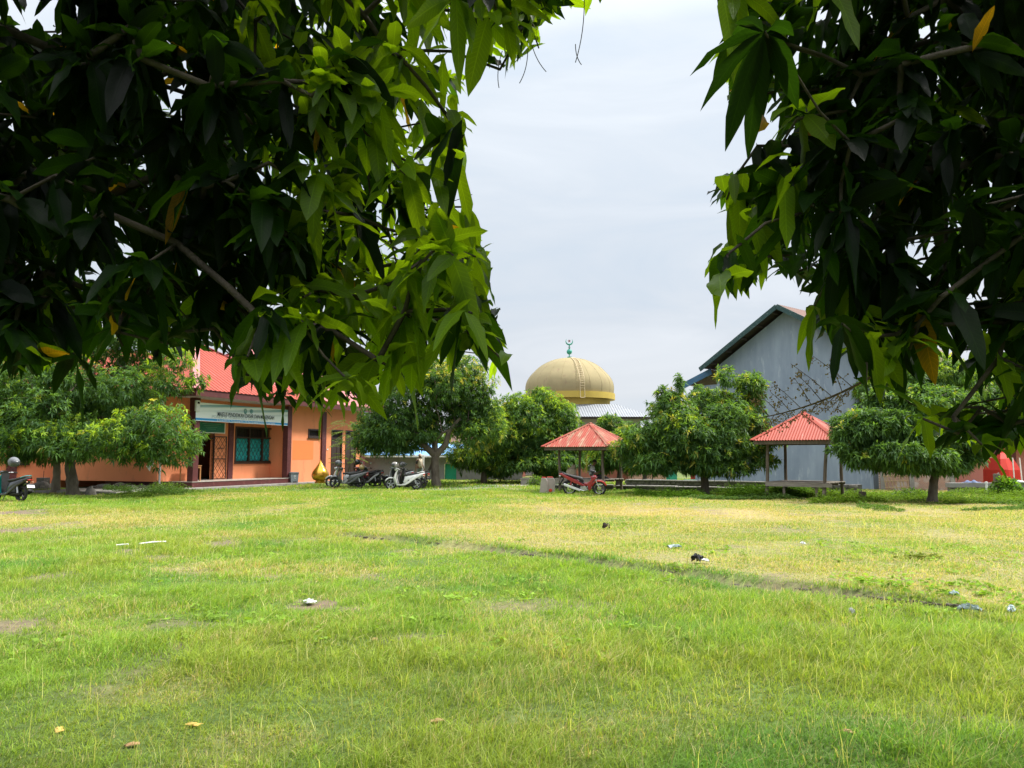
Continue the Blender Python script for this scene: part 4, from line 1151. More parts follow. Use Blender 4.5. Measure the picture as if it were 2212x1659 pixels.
lm.tube([(-.03, 0, 1.65), (.45, .1, 2.2), (.62, .1, 2.9), (1.2, .1, 3.6)], [.19, .16, .13, .07], 10)
lm.tube([(-.1, .05, 1.5), (-.12, .1, 2.4), (0, .2, 3.4)], [.18, .15, .08], 10)
lm.tube([(-.25, .1, 1.2), (-.55, .3, .6), (-.75, .4, 0)], [.07, .075, .08], 8)
lm.build('limbs', M['bark'], fork, smooth=60)
# lighter trees beyond
bx = atx(1045, 45, 1035); Yb = 45
tree('mango_tree', 'yellowish green young mango tree right behind the fork trunked one', (bx, Yb), [LB(1052, 935, 58, 78, 45, Yb, None, .5), LB(1025, 975, 55, 48, 44.6, Yb, None, .35), LB(1075, 985, 60, 45, 45, Yb, None, .3)], ([(0, 0, -.1), (0, 0, .8), (.1, 0, 2)], [.2, .15, .1]), 1400, (.18, .28), .45, .10, .5)
bx = atx(1160, 46.5, 1038); Yb = 46.5
tree('mango_tree', 'wide mango tree in front of the mosque reaching down to the grass', (bx, Yb), [LB(1150, 920, 90, 78, 46.5, Yb, None, .30), LB(1215, 905, 40, 55, 46.0, Yb, None, .35), LB(1105, 890, 45, 50, 47, Yb, None, .25), LB(1195, 965, 75, 60, 46, Yb, None, .35), LB(1100, 970, 80, 58, 46, Yb, None, .25), LB(1165, 860, 22, 26, 46, Yb, None, .3), LB(1240, 930, 28, 40, 46, Yb, None, .3), LB(1155, 1000, 110, 30, 45.6, Yb, None, .12)],
     ([(0, 0, -.1), (.05, 0, .6), (.1, 0, 1.6)], [.26, .2, .15]), 3300, (.18, .29), .3, .03, .55)
bx = atx(1335, 42, 1040); Yb = 42
tree('mango_tree', 'small mango tree with golden tips between the two pavilions and the mosque', (bx, Yb), [LB(1330, 950, 48, 48, 42, Yb, None, .35), LB(1375, 970, 50, 48, 41.5, Yb, None, .25), LB(1300, 985, 40, 32, 42, Yb, None, .3), LB(1340, 990, 60, 28, 41.5, Yb, None, .2), LB(1318, 915, 20, 20, 42, Yb, None, .3)], ([(0, 0, -.1), (.1, 0, .7), (.15, 0, 1.5)], [.18, .13, .09]), 1500, (.17, .27), .3, .08, .5)
# tree between the pavilions
Yb = 32.0; bx = atx(1524, Yb, 1068)
tree('mango_tree', 'round mango tree with scattered golden new shoots left of the right pavilion', (bx, Yb),
     [LB(1520, 930, 125, 78, 32.3, Yb, None, .10), LB(1430, 920, 70, 70, 32, Yb, None, .16), LB(1600, 850, 52, 62, 32.8, Yb, None, .12), LB(1630, 925, 66, 48, 32.3, Yb, None, .10), LB(1420, 975, 80, 42, 31.6, Yb, None, .18), LB(1530, 985, 120, 36, 31.5, Yb, None, .10), LB(1450, 855, 26, 34, 32, Yb, None, .3), LB(1620, 985, 60, 35, 31.8, Yb, None, .08), LB(1540, 870, 60, 40, 33, Yb, None, .1), LB(1472, 828, 9, 26, 32, Yb, None, .2)],
     ([(0, 0, -.1), (-.02, 0, .5), (-.06, 0, 1.1), (-.1, 0, 1.9)], [.20, .155, .14, .11]), 3600, (.16, .27), .1, .07, .5)
# right tree with the leaning trunk, and the ones behind it
Yb = 27.0; bx = atx(2013, Yb, 1080)
tree('mango_tree', 'dense dark mango tree on a leaning trunk right of the right pavilion', (bx, Yb),
     [LB(1910, 920, 85, 62, 27.2, Yb, None, .05), LB(2000, 910, 90, 70, 27.4, Yb, None, .06), LB(1860, 960, 62, 45, 26.8, Yb, None, .06), LB(1950, 970, 100, 46, 26.5, Yb, None, .06), LB(2065, 970, 60, 45, 27, Yb, None, .12), LB(1835, 925, 35, 40, 27, Yb, None, .06), LB(2020, 995, 70, 28, 26.8, Yb, None, .1), LB(1905, 862, 26, 26, 27.2, Yb, None, .1), LB(1975, 845, 34, 24, 27.4, Yb, None, .1), LB(2100, 990, 30, 22, 26.8, Yb, None, .1), LB(1815, 975, 22, 20, 26.6, Yb, None, .1)],
     ([(0, 0, -.1), (.06, 0, .45), (.14, 0, .9), (.16, 0, 1.6)], [.19, .145, .135, .11]), 2700, (.17, .27), .07, .01, .5)
Yb = 37.5; bx = atx(1985, Yb, 1055)
tree('mango_tree', 'taller paler mango tree rising behind the dense one at the right', (bx, Yb), [LB(1960, 830, 85, 65, 37.5, Yb, None, .3), LB(2050, 815, 80, 62, 38, Yb, None, .3), LB(1900, 860, 50, 50, 37, Yb, None, .25), LB(2010, 900, 110, 60, 37.5, Yb, None, .2), LB(1985, 775, 45, 30, 38, Yb, None, .3)], ([(0, 0, -.1), (.1, 0, 1.0), (.1, 0, 2.4), (0, 0, 4)], [.28, .2, .17, .12]), 2400, (.18, .3), .25, .01, .6)
Yb = 43; bx = atx(2165, Yb, 1050)
tree('mango_tree', 'leafy tree at the right edge beside the utility pole', (bx, Yb), [LB(2165, 885, 60, 70, 43, Yb, None, .3), LB(2215, 850, 60, 70, 43, Yb, None, .3), LB(2200, 930, 70, 40, 42, Yb, None, .2)], ([(0, 0, -.1), (0, 0, 1.2), (0, 0, 2.6)], [.24, .18, .12]), 1100, (.2, .32), .25, .0, .6)
# feathery sapling before the school doors
Yb = 43.2; bx = atx(752, Yb, 1040)
fs_ = thing('feathery_tree', 'slender tree with fine feathery leaves before the dark doors of the orange wall', 'tree', (bx, Yb, gzf(bx, Yb)))
trunk_mesh([(0, 0, -.05), (.03, 0, .8), (.1, 0, 1.8), (.05, 0, 2.9)], [.07, .06, .045, .02], M['bark'], fs_)
Pq = []; Dq = []
for i in range(70):
    z = random.uniform(1.1, 3.6); a = random.uniform(0, 6.28); r0 = random.uniform(.1, .5)
    d = np.array([math.cos(a), math.sin(a), random.uniform(-.15, .4)]); b = np.array([.06+d[0]*r0, d[1]*r0, z])
    for j in range(16):
        p = b+d*.055*j-np.array([0, 0, .004*j*j*.25])
        for sg in (-1, 1): Pq.append(p); Dq.append(np.array([-d[1]*sg+d[0]*.4, d[0]*sg+d[1]*.4, -.15]))
Pq, Dq = np.array(Pq), norm(np.array(Dq)); nq = len(Pq)
leaves('crown', M['leaf'], fs_, Pq, Dq, np.full(nq, .13), np.full(nq, .03), np.tile(np.array([.10, .155, .04]), (nq, 1))*(.6+.8*rng.random((nq, 1))), False, .3)
# far trees closing the view
for i, (px, py, Yq, rx, rz) in enumerate([(700, 940, 75, 70, 60), (820, 950, 80, 70, 40), (1000, 955, 85, 60, 35), (1345, 955, 92, 55, 34), (1420, 960, 88, 50, 40), (1455, 940, 95, 40, 50), (2120, 900, 70, 60, 60), (2230, 900, 75, 60, 70), (-60, 900, 75, 90, 80), (300, 870, 80, 90, 80)]):
    bx = atx(px, Yq); Yb = Yq
    tree('distant_tree', ['distant tree far behind the orange school roof', 'distant low tree behind the blue roofed shed', 'distant tree between the shed and the mosque', 'distant tree right beside the mosque roof', 'distant tree past the gap right of the mosque', 'distant tree behind the lean-to roof', 'distant tree behind the salmon house', 'distant tree at the far right behind the red roof', 'distant tree behind the far left end of the school wing', 'distant tree behind the school wing roof'][i], (bx, Yq),
         [LB(px, py, rx, rz, Yq, Yq), LB(px-rx*.5, py+rz*.4, rx*.7, rz*.7, Yq-.5, Yq), LB(px+rx*.55, py+rz*.35, rx*.7, rz*.7, Yq+.5, Yq)], ([(0, 0, -.2), (0, 0, 1.2), (.1, 0, 3)], [.3, .24, .18]), 700, (.35, .55), .2, 0, .6, group='distant trees behind the houses')

# ------------------------------------------------------------------ overhanging mango boughs near the camera
def inpoly(x, y, poly):
    p = np.array(poly, float); r = np.zeros(np.shape(x), bool); j = len(p)-1
    for i in range(len(p)):
        xi, yi, xj, yj = *p[i], *p[j]
        c = ((yi > y) != (yj > y)) & (x < (xj-xi)*(y-yi)/(yj-yi+1e-9)+xi); r ^= c; j = i
    return r
LEFT = [(-700, -900), (1330, -900), (1300, 10), (1265, 40), (1240, 12), (1205, 60), (1170, 55), (1165, 150), (1120, 130), (1105, 175), (1085, 222), (1066, 165), (1031, 128), (990, 120), (965, 118), (944, 92), (926, 102), (930, 135), (965, 141), (985, 152), (1027, 186), (1041, 240), (1034, 291), (1019, 330), (1013, 384), (982, 409), (940, 417), (895, 428), (871, 424), (897, 446), (930, 438), (961, 436), (1013, 448), (1045, 486), (1065, 560), (1060, 625), (1085, 650), (1075, 690), (1095, 745), (1088, 815), (1060, 830), (1035, 780), (1000, 770), (975, 830), (945, 780), (925, 790), (918, 850), (890, 880), (865, 850), (825, 890), (800, 870), (775, 905), (740, 900), (708, 915), (695, 900), (650, 890), (610, 880), (570, 870), (520, 868), (505, 850), (500, 790), (455, 770), (430, 780), (395, 790), (350, 800), (310, 770), (265, 790), (235, 760), (200, 800), (182, 880), (150, 840), (130, 780), (95, 830), (40, 825), (-700, 840)]
RIGHT = [(1525, -900), (2900, -900), (2900, 1000), (2212, 985), (2200, 1000), (2180, 1028), (2150, 1000), (2125, 1005), (2105, 975), (2010, 985), (1990, 955), (1955, 985), (1965, 930), (1990, 890), (1930, 885), (1865, 855), (1840, 800), (1800, 790), (1798, 740), (1760, 765), (1738, 745), (1735, 700), (1780, 660), (1725, 640), (1690, 590), (1640, 635), (1600, 650), (1550, 665), (1525, 580), (1540, 540), (1610, 500), (1560, 490), (1530, 440), (1530, 375), (1600, 355), (1640, 330), (1632, 310), (1670, 270), (1640, 260), (1625, 290), (1590, 280), (1550, 225), (1508, 160), (1560, 90)]
NL = [np.array([.003, .009, .004]), np.array([.008, .021, .007]), np.array([.052, .086, .014]), np.array([.15, .085, .018])]  # first two tones hold the shade inside the boughs, the third the backlit green
def bough_tree(name, label, poly, trunk_p, trunk_r, n, dmin, dmax, extra, hand, n_over, xside, holes=(), lit0=(-.44, -.12, .72)):
    t = thing(name, label, 'tree', (trunk_p[0][0], trunk_p[0][1], 0), 0, 'mango trees overhanging the camera')
    o0 = np.array([trunk_p[0][0], trunk_p[0][1], 0])
    pts = []
    px0, px1 = min(p[0] for p in poly), max(p[0] for p in poly)
    while len(pts) < n:
        x_, y_ = rng.uniform(px0, px1), rng.uniform(-500, 1000)
        if not inpoly(np.array(x_), np.array(y_-0), poly): continue
        if not inpoly(np.array(x_), np.array(y_+40), poly): continue
        hole = False
        for hx, hy, hr in holes:
            if (x_-hx)**2+(y_-hy)**2 < hr*hr: hole = True
        if hole: continue
        Yq = dmin+(dmax-dmin)*rng.random()**1.15
        p = at(x_, y_, Yq)
        if p.z > 5.6 or abs(p.x) > 6.5: continue
        pts.append((p.x, p.y, p.z))
    for x_, y_, Yq in extra: p = at(x_, y_, Yq); pts.append(tuple(p))
    over = []
    while len(over) < n_over:
        p = np.array([rng.uniform(*xside), rng.uniform(-6.5, 4.0), rng.uniform(2.1, 6.0)])
        if p[1] < 0 and p[2] < 2.6+.12*p[1]: continue
        if p[1] > -1.0 and rng.random() < .72: continue
        if p[1] > -.4:
            u_, v_, dep = project(p)
            if dep < .2 and p[2] < 3.2: continue
            if dep >= .2 and v_ > -260 and -500 < u_ < 2700: continue
        if np.linalg.norm(p-np.array([0, 0, CAMZ])) < 1.6: continue
        over.append(p)
    pts = np.array(pts); over = np.array(over)
    allp = np.concatenate([pts, over])
    toward = norm(allp-np.array([trunk_p[-1][0], trunk_p[-1][1], 3.2]))
    ax = norm(toward*.6+rng.normal(0, .6, allp.shape)+np.array([0, 0, -.32]))
    u = rng.random(len(allp))
    reach = np.abs(allp[:, 0]-trunk_p[0][0])/np.maximum(allp[:, 1], 1.0)
    sx_ = allp[:, 0]/np.maximum(allp[:, 1], .8); lit = .02+lit0[2]*sstep(lit0[0], lit0[1], sx_)+.22*sstep(2.2, 1.8, allp[:, 2])     # paler leaves toward the open side and below: backlight put into their colour
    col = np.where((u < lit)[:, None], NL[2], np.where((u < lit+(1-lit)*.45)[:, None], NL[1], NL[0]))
    npz = len(pts)
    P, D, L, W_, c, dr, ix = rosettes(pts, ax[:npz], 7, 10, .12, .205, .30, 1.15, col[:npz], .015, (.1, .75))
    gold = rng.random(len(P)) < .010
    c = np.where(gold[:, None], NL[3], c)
    # keep leaves whose tip stays inside the outline the crown has from the field
    tip = P+D*(L*.9)[:, None]-np.array([0, 0, 1])*(L*dr)[:, None]
    u_, v_, dep = project(tip)
    ok = inpoly(u_, v_, poly) | (v_ < -20) | (dep < .1)
    midp = P+D*(L*.5)[:, None]; um, vm, _ = project(midp)
    for hx, hy, hr in holes: ok &= (um-hx)**2+(vm-hy)**2 > (hr*.95)**2
    ok &= inpoly(um, vm, poly) | (vm < -20)
    P, D, L, W_, c, dr = [q[ok] for q in (P, D, L, W_, c, dr)]
    for hx, hy, Yq, tips, Ls in hand:
        b = np.array(at(hx, hy, Yq))
        for tx, ty, dY in tips:
            e = np.array(at(tx, ty, Yq+dY)); v = e-b; ln = np.linalg.norm(v)
            dq = .45; d_ = norm(v+np.array([0, 0, ln*dq]))
            P = np.concatenate([P, b[None]]); D = np.concatenate([D, d_[None]]); L = np.append(L, ln*.98); W_ = np.append(W_, ln*.245); c = np.concatenate([c, (NL[Ls] if Ls < 3 else NL[3])[None]]); dr = np.append(dr, dq)
    pet = rng.random(len(P))
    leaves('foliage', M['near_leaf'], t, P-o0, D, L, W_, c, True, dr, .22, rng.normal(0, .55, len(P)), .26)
    # leaves of the unseen canopy overhead and behind, which keep light off the boughs
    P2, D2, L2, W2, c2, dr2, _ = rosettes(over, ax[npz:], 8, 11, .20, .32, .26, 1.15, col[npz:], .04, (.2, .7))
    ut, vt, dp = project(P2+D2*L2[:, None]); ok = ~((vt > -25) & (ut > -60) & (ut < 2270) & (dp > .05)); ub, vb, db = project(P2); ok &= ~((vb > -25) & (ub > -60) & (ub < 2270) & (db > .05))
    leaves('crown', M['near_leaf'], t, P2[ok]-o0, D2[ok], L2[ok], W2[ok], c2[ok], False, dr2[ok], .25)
    trunk_mesh([Vector(p)-Vector(o0) for p in trunk_p], trunk_r, M['near_bark'], t, 18)
    att = np.concatenate([pts, np.array([tuple(at(h[0], h[1], h[2])) for h in hand]).reshape(-1, 3), over[::4]])
    skeleton('branch', M['near_bark'], t, [np.array(p)-o0 for p in trunk_p[-3:]], trunk_r[-3:], att-o0, .16, .0036, .30, .03, 6, .36)
    return t, o0
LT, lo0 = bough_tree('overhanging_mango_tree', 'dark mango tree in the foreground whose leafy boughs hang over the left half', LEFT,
    [(-4.3, 2.4, -.1), (-4.25, 2.4, .9), (-4.1, 2.5, 1.9), (-3.7, 2.7, 2.8), (-3.1, 2.9, 3.5)], [.34, .25, .22, .19, .15], 1800, 2.2, 4.6,
    [(1000, 690, 2.5), (1010, 560, 2.8), (985, 520, 3.2), (960, 380, 2.9), (985, 250, 3.1), (1130, 60, 2.8), (1080, 150, 3.0), (1225, -5, 2.7), (560, 790, 2.3), (640, 820, 2.6), (730, 800, 2.9), (900, 770, 2.6), (160, 770, 2.3)],
    [(1000, 668, 2.35, [(984, 825, 0), (1040, 785, .1), (1093, 748, .15), (1082, 826, .12), (945, 735, -.1), (1084, 640, .2), (1062, 622, .15), (965, 770, .05)], 1),
     (535, 770, 2.2, [(560, 905, 0), (505, 875, .1), (585, 850, .15), (480, 800, .1)], 1),
     (160, 765, 2.3, [(170, 882, 0), (120, 850, .1), (200, 840, .1)], 1),
     (615, 855, 2.7, [(590, 878, .1), (612, 912, 0), (640, 888, .1), (575, 860, .2)], 1),
     (710, 790, 2.6, [(697, 915, 0), (770, 888, .1), (820, 905, .15), (735, 900, .1), (655, 880, 0)], 2),
     (870, 770, 2.6, [(890, 892, 0), (918, 800, .1), (848, 850, .1), (905, 850, .1)], 2)], 1000, (-7.0, .4),
    holes=[(375, 195, 34), (65, 18, 45), (310, 80, 14), (250, 470, 18), (215, 490, 14), (186, 435, 12), (670, 360, 20), (240, 255, 12), (600, 800, 14), (640, 790, 10), (330, 385, 10), (160, 350, 10), (880, 60, 14), (700, 590, 12)])
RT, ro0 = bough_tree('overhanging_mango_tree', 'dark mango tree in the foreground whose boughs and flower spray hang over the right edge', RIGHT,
    [(3.9, 2.0, -.1), (3.85, 2.0, .9), (3.75, 2.1, 1.8), (3.4, 2.3, 2.6), (2.9, 2.5, 3.3)], [.32, .24, .21, .18, .14], 1250, 2.1, 4.3,
    [(1590, 380, 2.6), (1570, 430, 2.7), (1620, 470, 2.5), (1560, 550, 2.8), (1640, 560, 2.6), (2080, 930, 2.3), (2185, 930, 2.4), (2200, 880, 2.6), (2135, 900, 2.5), (2065, 880, 2.4), (2150, 985, 2.3), (2060, 900, 2.2), (2120, 880, 2.3), (2150, 960, 2.4)],
    [(1652, 70, 1.75, [(1505, 165, 0), (1545, 220, .05), (1592, 280, .1), (1626, 296, .12), (1695, 200, .1), (1720, 235, .15), (1560, 20, .05), (1555, 60, .1), (1735, 60, .1), (1640, 215, .15)], 0),
     (1870, 835, 2.1, [(1980, 878, 0), (1838, 800, .1)], 1), (1820, 700, 2.0, [(1808, 800, 0), (1798, 745, .1), (1845, 812, .1), (1860, 835, .05), (1880, 800, .1), (1750, 700, .1)], 0),
     (1760, 660, 2.6, [(1753, 766, 0), (1735, 745, .05), (1785, 720, .1), (1740, 680, .1)], 2),
     (1995, 905, 2.1, [(1955, 985, 0), (2008, 988, .1), (1945, 900, .1), (2030, 935, .1)], 2),
     (1560, 545, 2.6, [(1552, 668, 0), (1585, 640, .1), (1610, 640, .1), (1525, 600, .1), (1640, 612, .1)], 2),
     (2120, 1000-40, 2.2, [(2160, 1025, 0), (2190, 1000, .1), (2105, 985, .1), (2200, 955, .1)], 2)], 900, (-.4, 7.0),
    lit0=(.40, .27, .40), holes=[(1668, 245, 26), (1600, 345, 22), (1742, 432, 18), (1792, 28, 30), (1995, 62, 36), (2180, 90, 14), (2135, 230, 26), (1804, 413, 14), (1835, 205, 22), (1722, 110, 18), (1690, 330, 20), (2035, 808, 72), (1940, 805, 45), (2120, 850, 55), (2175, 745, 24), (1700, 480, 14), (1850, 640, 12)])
# thin bare tendrils that hang below the left boughs
for x0, y0, x1, y1, Yq in ((1262, -10, 1243, 135, 2.6), (1243, 95, 1256, 140, 2.6), (1140, 110, 1122, 180, 2.8), (1085, 110, 1078, 190, 2.8), (1150, 100, 1180, 155, 2.7), (1030, 120, 1000, 175, 2.9), (780, 700, 770, 790, 2.5), (1020, 420, 905, 450, 3.0)):
    a, b = at(x0, y0, Yq), at(x1, y1, Yq+.04); m_ = (a+b)/2+Vector((random.uniform(-.02, .02), 0, -.01))
    MB().tube([a.lerp(m_, t)*(1-t)+m_.lerp(b, t)*t-Vector(lo0) for t in np.linspace(0, 1, 9)], .0016, 5).build('tendril', M['near_bark'], LT, smooth=60)
# the flower spray that hangs out of the right boughs
mb = MB(); base = at(1880, 815, 2.25); tipp = at(1640, 903, 2.5); ctrl = at(1770, 880, 2.35)
def bez(t): return base*(1-t)**2+ctrl*2*t*(1-t)+tipp*t*t
mb.tube([bez(i/14)-Vector(ro0) for i in range(15)], [.0042-.0026*i/14 for i in range(15)], 6)
fl = MB()
for i in range(18):
    t = .12+.84*i/18; p = bez(t); sgn = 1 if i % 2 else -1
    ln = (.16-.10*t)*random.uniform(.8, 1.3)*(1 if sgn > 0 else .7)
    d = Vector((random.uniform(-.9, -.3), random.uniform(-.4, .4), sgn*random.uniform(.5, 1))).normalized()
    q_ = p+d*ln; mb.tube([p-Vector(ro0), (p+q_)/2+Vector((0, 0, .004))-Vector(ro0), q_-Vector(ro0)], [.0013, .0010, .0007], 5)
    for j in range(9):
        s_ = p.lerp(q_, .25+.75*j/8); dd = Vector((random.gauss(0, 1), random.gauss(0, 1), random.gauss(0, 1))).normalized(); e_ = s_+dd*random.uniform(.008, .02)
        mb.tube([s_-Vector(ro0), e_-Vector(ro0)], [.0007, .0005], 4)
        for w_ in range(3): fl.sphere(e_+Vector((random.gauss(0, .004), random.gauss(0, .004), random.gauss(0, .004)))-Vector(ro0), random.uniform(.0016, .0032), 6, 4)
spray = mb.build('flower_spray', mat('spray_stem', (.10, .06, .035), (.16, .11, .05), .7, 20), RT, smooth=60)
fl.build('blossom', mat('flower_buds', (.30, .17, .09), (.26, .22, .08), .7, 60), spray, smooth=60)
# ================================================================== pavilions
def pavilion(name, label, ctr, ang, s_roof, s_post, ez, apz, roof_m, posts, bench, plank_ends, lean):
    t = thing(name, label, 'pavilion', (ctr[0], ctr[1], gzf(*ctr)), ang)
    h = s_roof/2; cs = [(-h, -h, ez), (h, -h, ez), (h, h, ez), (-h, h, ez)]; ap = (0, 0, apz)
    rb = MB()
    for k in range(4): roof_panel(rb, cs[k], cs[(k+1) % 4], ap, ap, .105, .013, 0, 'sin', 8)
    r = rb.build('roof', roof_m, t, smooth=50)
    cp = MB()
    for k in range(4):
        a, b = Vector(cs[k]), Vector(ap); d = (b-a); n_ = 14
        e_in = [Vector(cs[(k+1) % 4])-a, Vector(cs[(k+3) % 4])-a]
        rows = []
        for i in range(n_+1):
            p = a+d*(i/n_*1.0); w_ = .15
            o1 = e_in[0].normalized()*w_; o2 = e_in[1].normalized()*w_
            # the cap is bent over the hip and hugs both faces
            nx1 = (Vector(cs[(k+1) % 4])-a).cross(d).normalized(); nx2 = (Vector(cs[(k+3) % 4])-a).cross(d).normalized()
            nx1 = nx1 if nx1.z > 0 else -nx1; nx2 = nx2 if nx2.z > 0 else -nx2
            j = random.gauss(0, .006)
            rows.append([p+o1*(1-i/n_*.2)+nx1*(.022+j), p+Vector((0, 0, .035)), p+o2*(1-i/n_*.2)+nx2*(.022-j)])
        vs = [q for rw in rows for q in rw]; fs = []
        for i in range(n_):
            for c_ in range(2): fs.append((i*3+c_, i*3+c_+1, i*3+4+c_, i*3+3+c_))
        cp.add(vs, fs, 0, [((i % 3)*.15+k, i//3*.15) for i in range(len(vs))])
    cp.build('ridge_cap', roof_m, r, solid=.004)
    hb = h-.13
    for k in range(4):
        a, b = [(-hb, -hb), (hb, -hb), (hb, hb), (-hb, hb)][k], [(-hb, -hb), (hb, -hb), (hb, hb), (-hb, hb)][(k+1) % 4]
        off = .0 if k % 2 == 0 else -.06
        A_, B_ = Vector((*a, ez-.085)), Vector((*b, ez-.085)); dd = (B_-A_).normalized()*off
        MB().bar(A_-dd, B_+dd, .04, .13).build('beam', M['post_wood'], t)
    for k in range(4):
        a = cs[k]; MB().bar(Vector((a[0]*.9, a[1]*.9, ez-.03+(apz-ez)*.1)), Vector((0, 0, apz-.07)), .05, .07).build('rafter', M['post_wood'], t)
    hp = s_post/2; pc = [(-hp, -hp), (hp, -hp), (hp, hp), (-hp, hp)]
    for k in range(4):
        x, y = pc[k]; lx_, ly_ = lean[k]; zb = -.1
        n_ = 7; pts = []
        for i in range(n_): u = i/(n_-1); pts.append(Vector((x+lx_*(1-u)+.02*math.sin(u*5+k), y+ly_*(1-u)+.015*math.cos(u*4+k*2), zb+(ez-.15-zb)*u)))
        p_ = MB().tube(pts, [.068-.012*i/(n_-1) for i in range(n_)], 10).build('post', M['post_wood'], t, smooth=60)
        if plank_ends and k < 2: MB().tube([pts[0]+Vector((0, 0, .10)), pts[0].lerp(pts[1], 1.0)+Vector((0, 0, .06))], .072, 10).build('foot', M['pale_bark'], p_, smooth=60)
    z0 = bench; hb = hp+.10
    pl = MB(); n_ = 12; w_ = 2*hb/n_
    for i in range(n_):
        y0 = -hb+w_*i; e = random.uniform(-.06, .06)
        pl.box((-hb+e, y0+.006, z0-.028+random.uniform(-.003, .004)), (hb+e, y0+w_-.006, z0))
    pl.build('platform', M['plank'], t)
    for y in (-hb+.09, 0, hb-.09): MB().box((-hb, y-.03, z0-.12), (hb, y+.03, z0-.030)).build('joist', M['wood'], t)
    MB().box((-hb-.02, -hb-.035, z0-.17), (hb+.02, -hb-.004, z0-.035)).build('edge_board', M['plank'], t)
    for x in (-.45*hb, .55*hb):
        MB().box((x-.04, -hb+.04, -.1), (x+.04, -hb+.12, z0-.122)).build('leg', M['wood'], t)
    return t
# nearer the middle: the rusty one, turned so that a corner faces the field
Yp = 35.3; cx = atx(1276, Yp)
pavilion('pavilion', 'open timber pavilion with a rusty red hip roof behind the parked red motorcycle', (cx, Yp), R(-30), 3.38, 2.10, 2.03, 3.12, M['gazebo_roof'], None, .60, False, [(-.02, 0), (.02, 0), (0, 0), (.03, 0)])
Yp2 = 30.0; cx2 = atx(1740, Yp2)
pavilion('pavilion', 'open timber pavilion with a clean red hip roof and slanting posts at the right', (cx2, Yp2), R(-35.5), 3.25, 2.16, 2.17, 3.28, M['gazebo_roof_clean'], None, .60, True, [(-.14, -.02), (-.20, -.03), (-.02, 0), (.03, 0)])

# ================================================================== two wheelers
def paint(n, c, c2=None, rough=.28): return mat('paint_'+n, c, c2 or tuple(x*.92 for x in c), rough, 9, coat=.6, spec=.5)
PAINT = {'white': paint('white', (.72, .72, .71)), 'grey': paint('charcoal', (.075, .080, .082)), 'silver': paint('silver', (.48, .49, .50)), 'red': paint('red', (.36, .018, .035)), 'black': paint('black', (.012, .012, .014)), 'teal': paint('teal', (.0, .33, .36)), 'crimson': paint('crimson', (.30, .012, .03)), 'orange': paint('redfender', (.62, .05, .03))}
M['lens'] = mat('lens', (.55, .57, .58), rough=.1, spec=.8)
M['tail'] = mat('tail_lens', (.40, .02, .02), rough=.2, coat=.5)
M['amber'] = mat('amber_lens', (.65, .35, .22), rough=.2, coat=.5)
M['plate_w'] = mat('plate_white', (.72, .72, .72), rough=.5)
M['mirror'] = mat('mirror_glass', (.8, .82, .84), rough=.08, metal=1.0)
QY = Matrix.Rotation(math.pi/2, 3, 'X')
def oval(x, z0, z1, hw, n=12, y=0, pw=.7, xs=0):
    zc, hz = (z0+z1)/2, (z1-z0)/2; out = []
    for k in range(n):
        a = 2*math.pi*k/n; ca, sa = math.cos(a), math.sin(a)
        out.append(Vector((x+xs*sa, y+hw*math.copysign(abs(ca)**pw, ca), zc+hz*math.copysign(abs(sa)**pw, sa))))
    return out
def wheel(parent, x, rad, wt, rim_m, spokes):
    MBt = MB().torus((x, 0, rad), rad-wt, wt, 30, 10, QY, squash=.95)
    o = MBt.build('wheel', M['rubber'], parent, smooth=60)
    rm = MB(); ri = rad-wt*1.9
    rm.torus((x, 0, rad), ri, .017, 30, 8, QY, squash=2.0)
    rm.lathe([(.0, -.055), (.045, -.055), (.045, .055), (0, .055)], 14, (x, 0, rad), QY)
    if spokes <= 6:
        for k in range(spokes):
            a = 2*math.pi*k/spokes+.3; rm.bar((x+.03*math.cos(a), 0, rad+.03*math.sin(a)), (x+ri*math.cos(a), 0, rad+ri*math.sin(a)), .035, .030, up=(0, 1, 0))
    else:
        for k in range(spokes):
            a = 2*math.pi*k/spokes; rm.tube([(x+.03*math.cos(a+.5), .03*(-1)**k, rad+.03*math.sin(a+.5)), (x+ri*math.cos(a), 0, rad+ri*math.sin(a))], .0025, 4)
    rm.lathe([(.085, .035), (.085, .04), (.05, .04)], 18, (x, 0, rad), QY)
    rm.build('rim', rim_m, o, smooth=40)
    return o
def fender(x, rad, a0, a1, hw, m, parent, name='front_fender'):
    rings = []; n = 14
    for i in range(n+1):
        a = R(a0+(a1-a0)*i/n); w_ = hw*(.75+.25*math.sin(math.pi*i/n))
        ring = []
        for s_, dr in ((-1, -.035), (-.8, .008), (-.3, .024), (.3, .024), (.8, .008), (1, -.035)):
            r = rad+.03+dr; ring.append(Vector((x+r*math.cos(a), s_*w_, rad+r*math.sin(a))))
        rings.append(ring)
    vs = [p for r_ in rings for p in r_]; fs = []
    for i in range(n):
        for k in range(5): fs.append((i*6+k, i*6+k+1, i*6+7+k, i*6+6+k))
    return MB().add(vs, fs).build(name, m, parent, smooth=60, solid=.006)
def mirror_pair(t, x, z, yo=.30, up_=.22):
    for s in (-1, 1):
        mb = MB(); mb.tube([(x, s*(yo-.12), z), (x-.03, s*(yo-.06), z+up_*.6), (x-.03, s*yo, z+up_)], .006, 6)
        mb.sphere((x-.03, s*(yo+.03), z+up_+.02), .062, 14, 8, 0, (.35, 1.15, .75))
        m_ = mb.build('mirror', M['black'], t, smooth=50)
        g = MB().sphere((x-.047, s*(yo+.03), z+up_+.02), .054, 14, 6, 0, (.15, 1.15, .75)); g.build('glass', M['mirror'], m_, smooth=60)
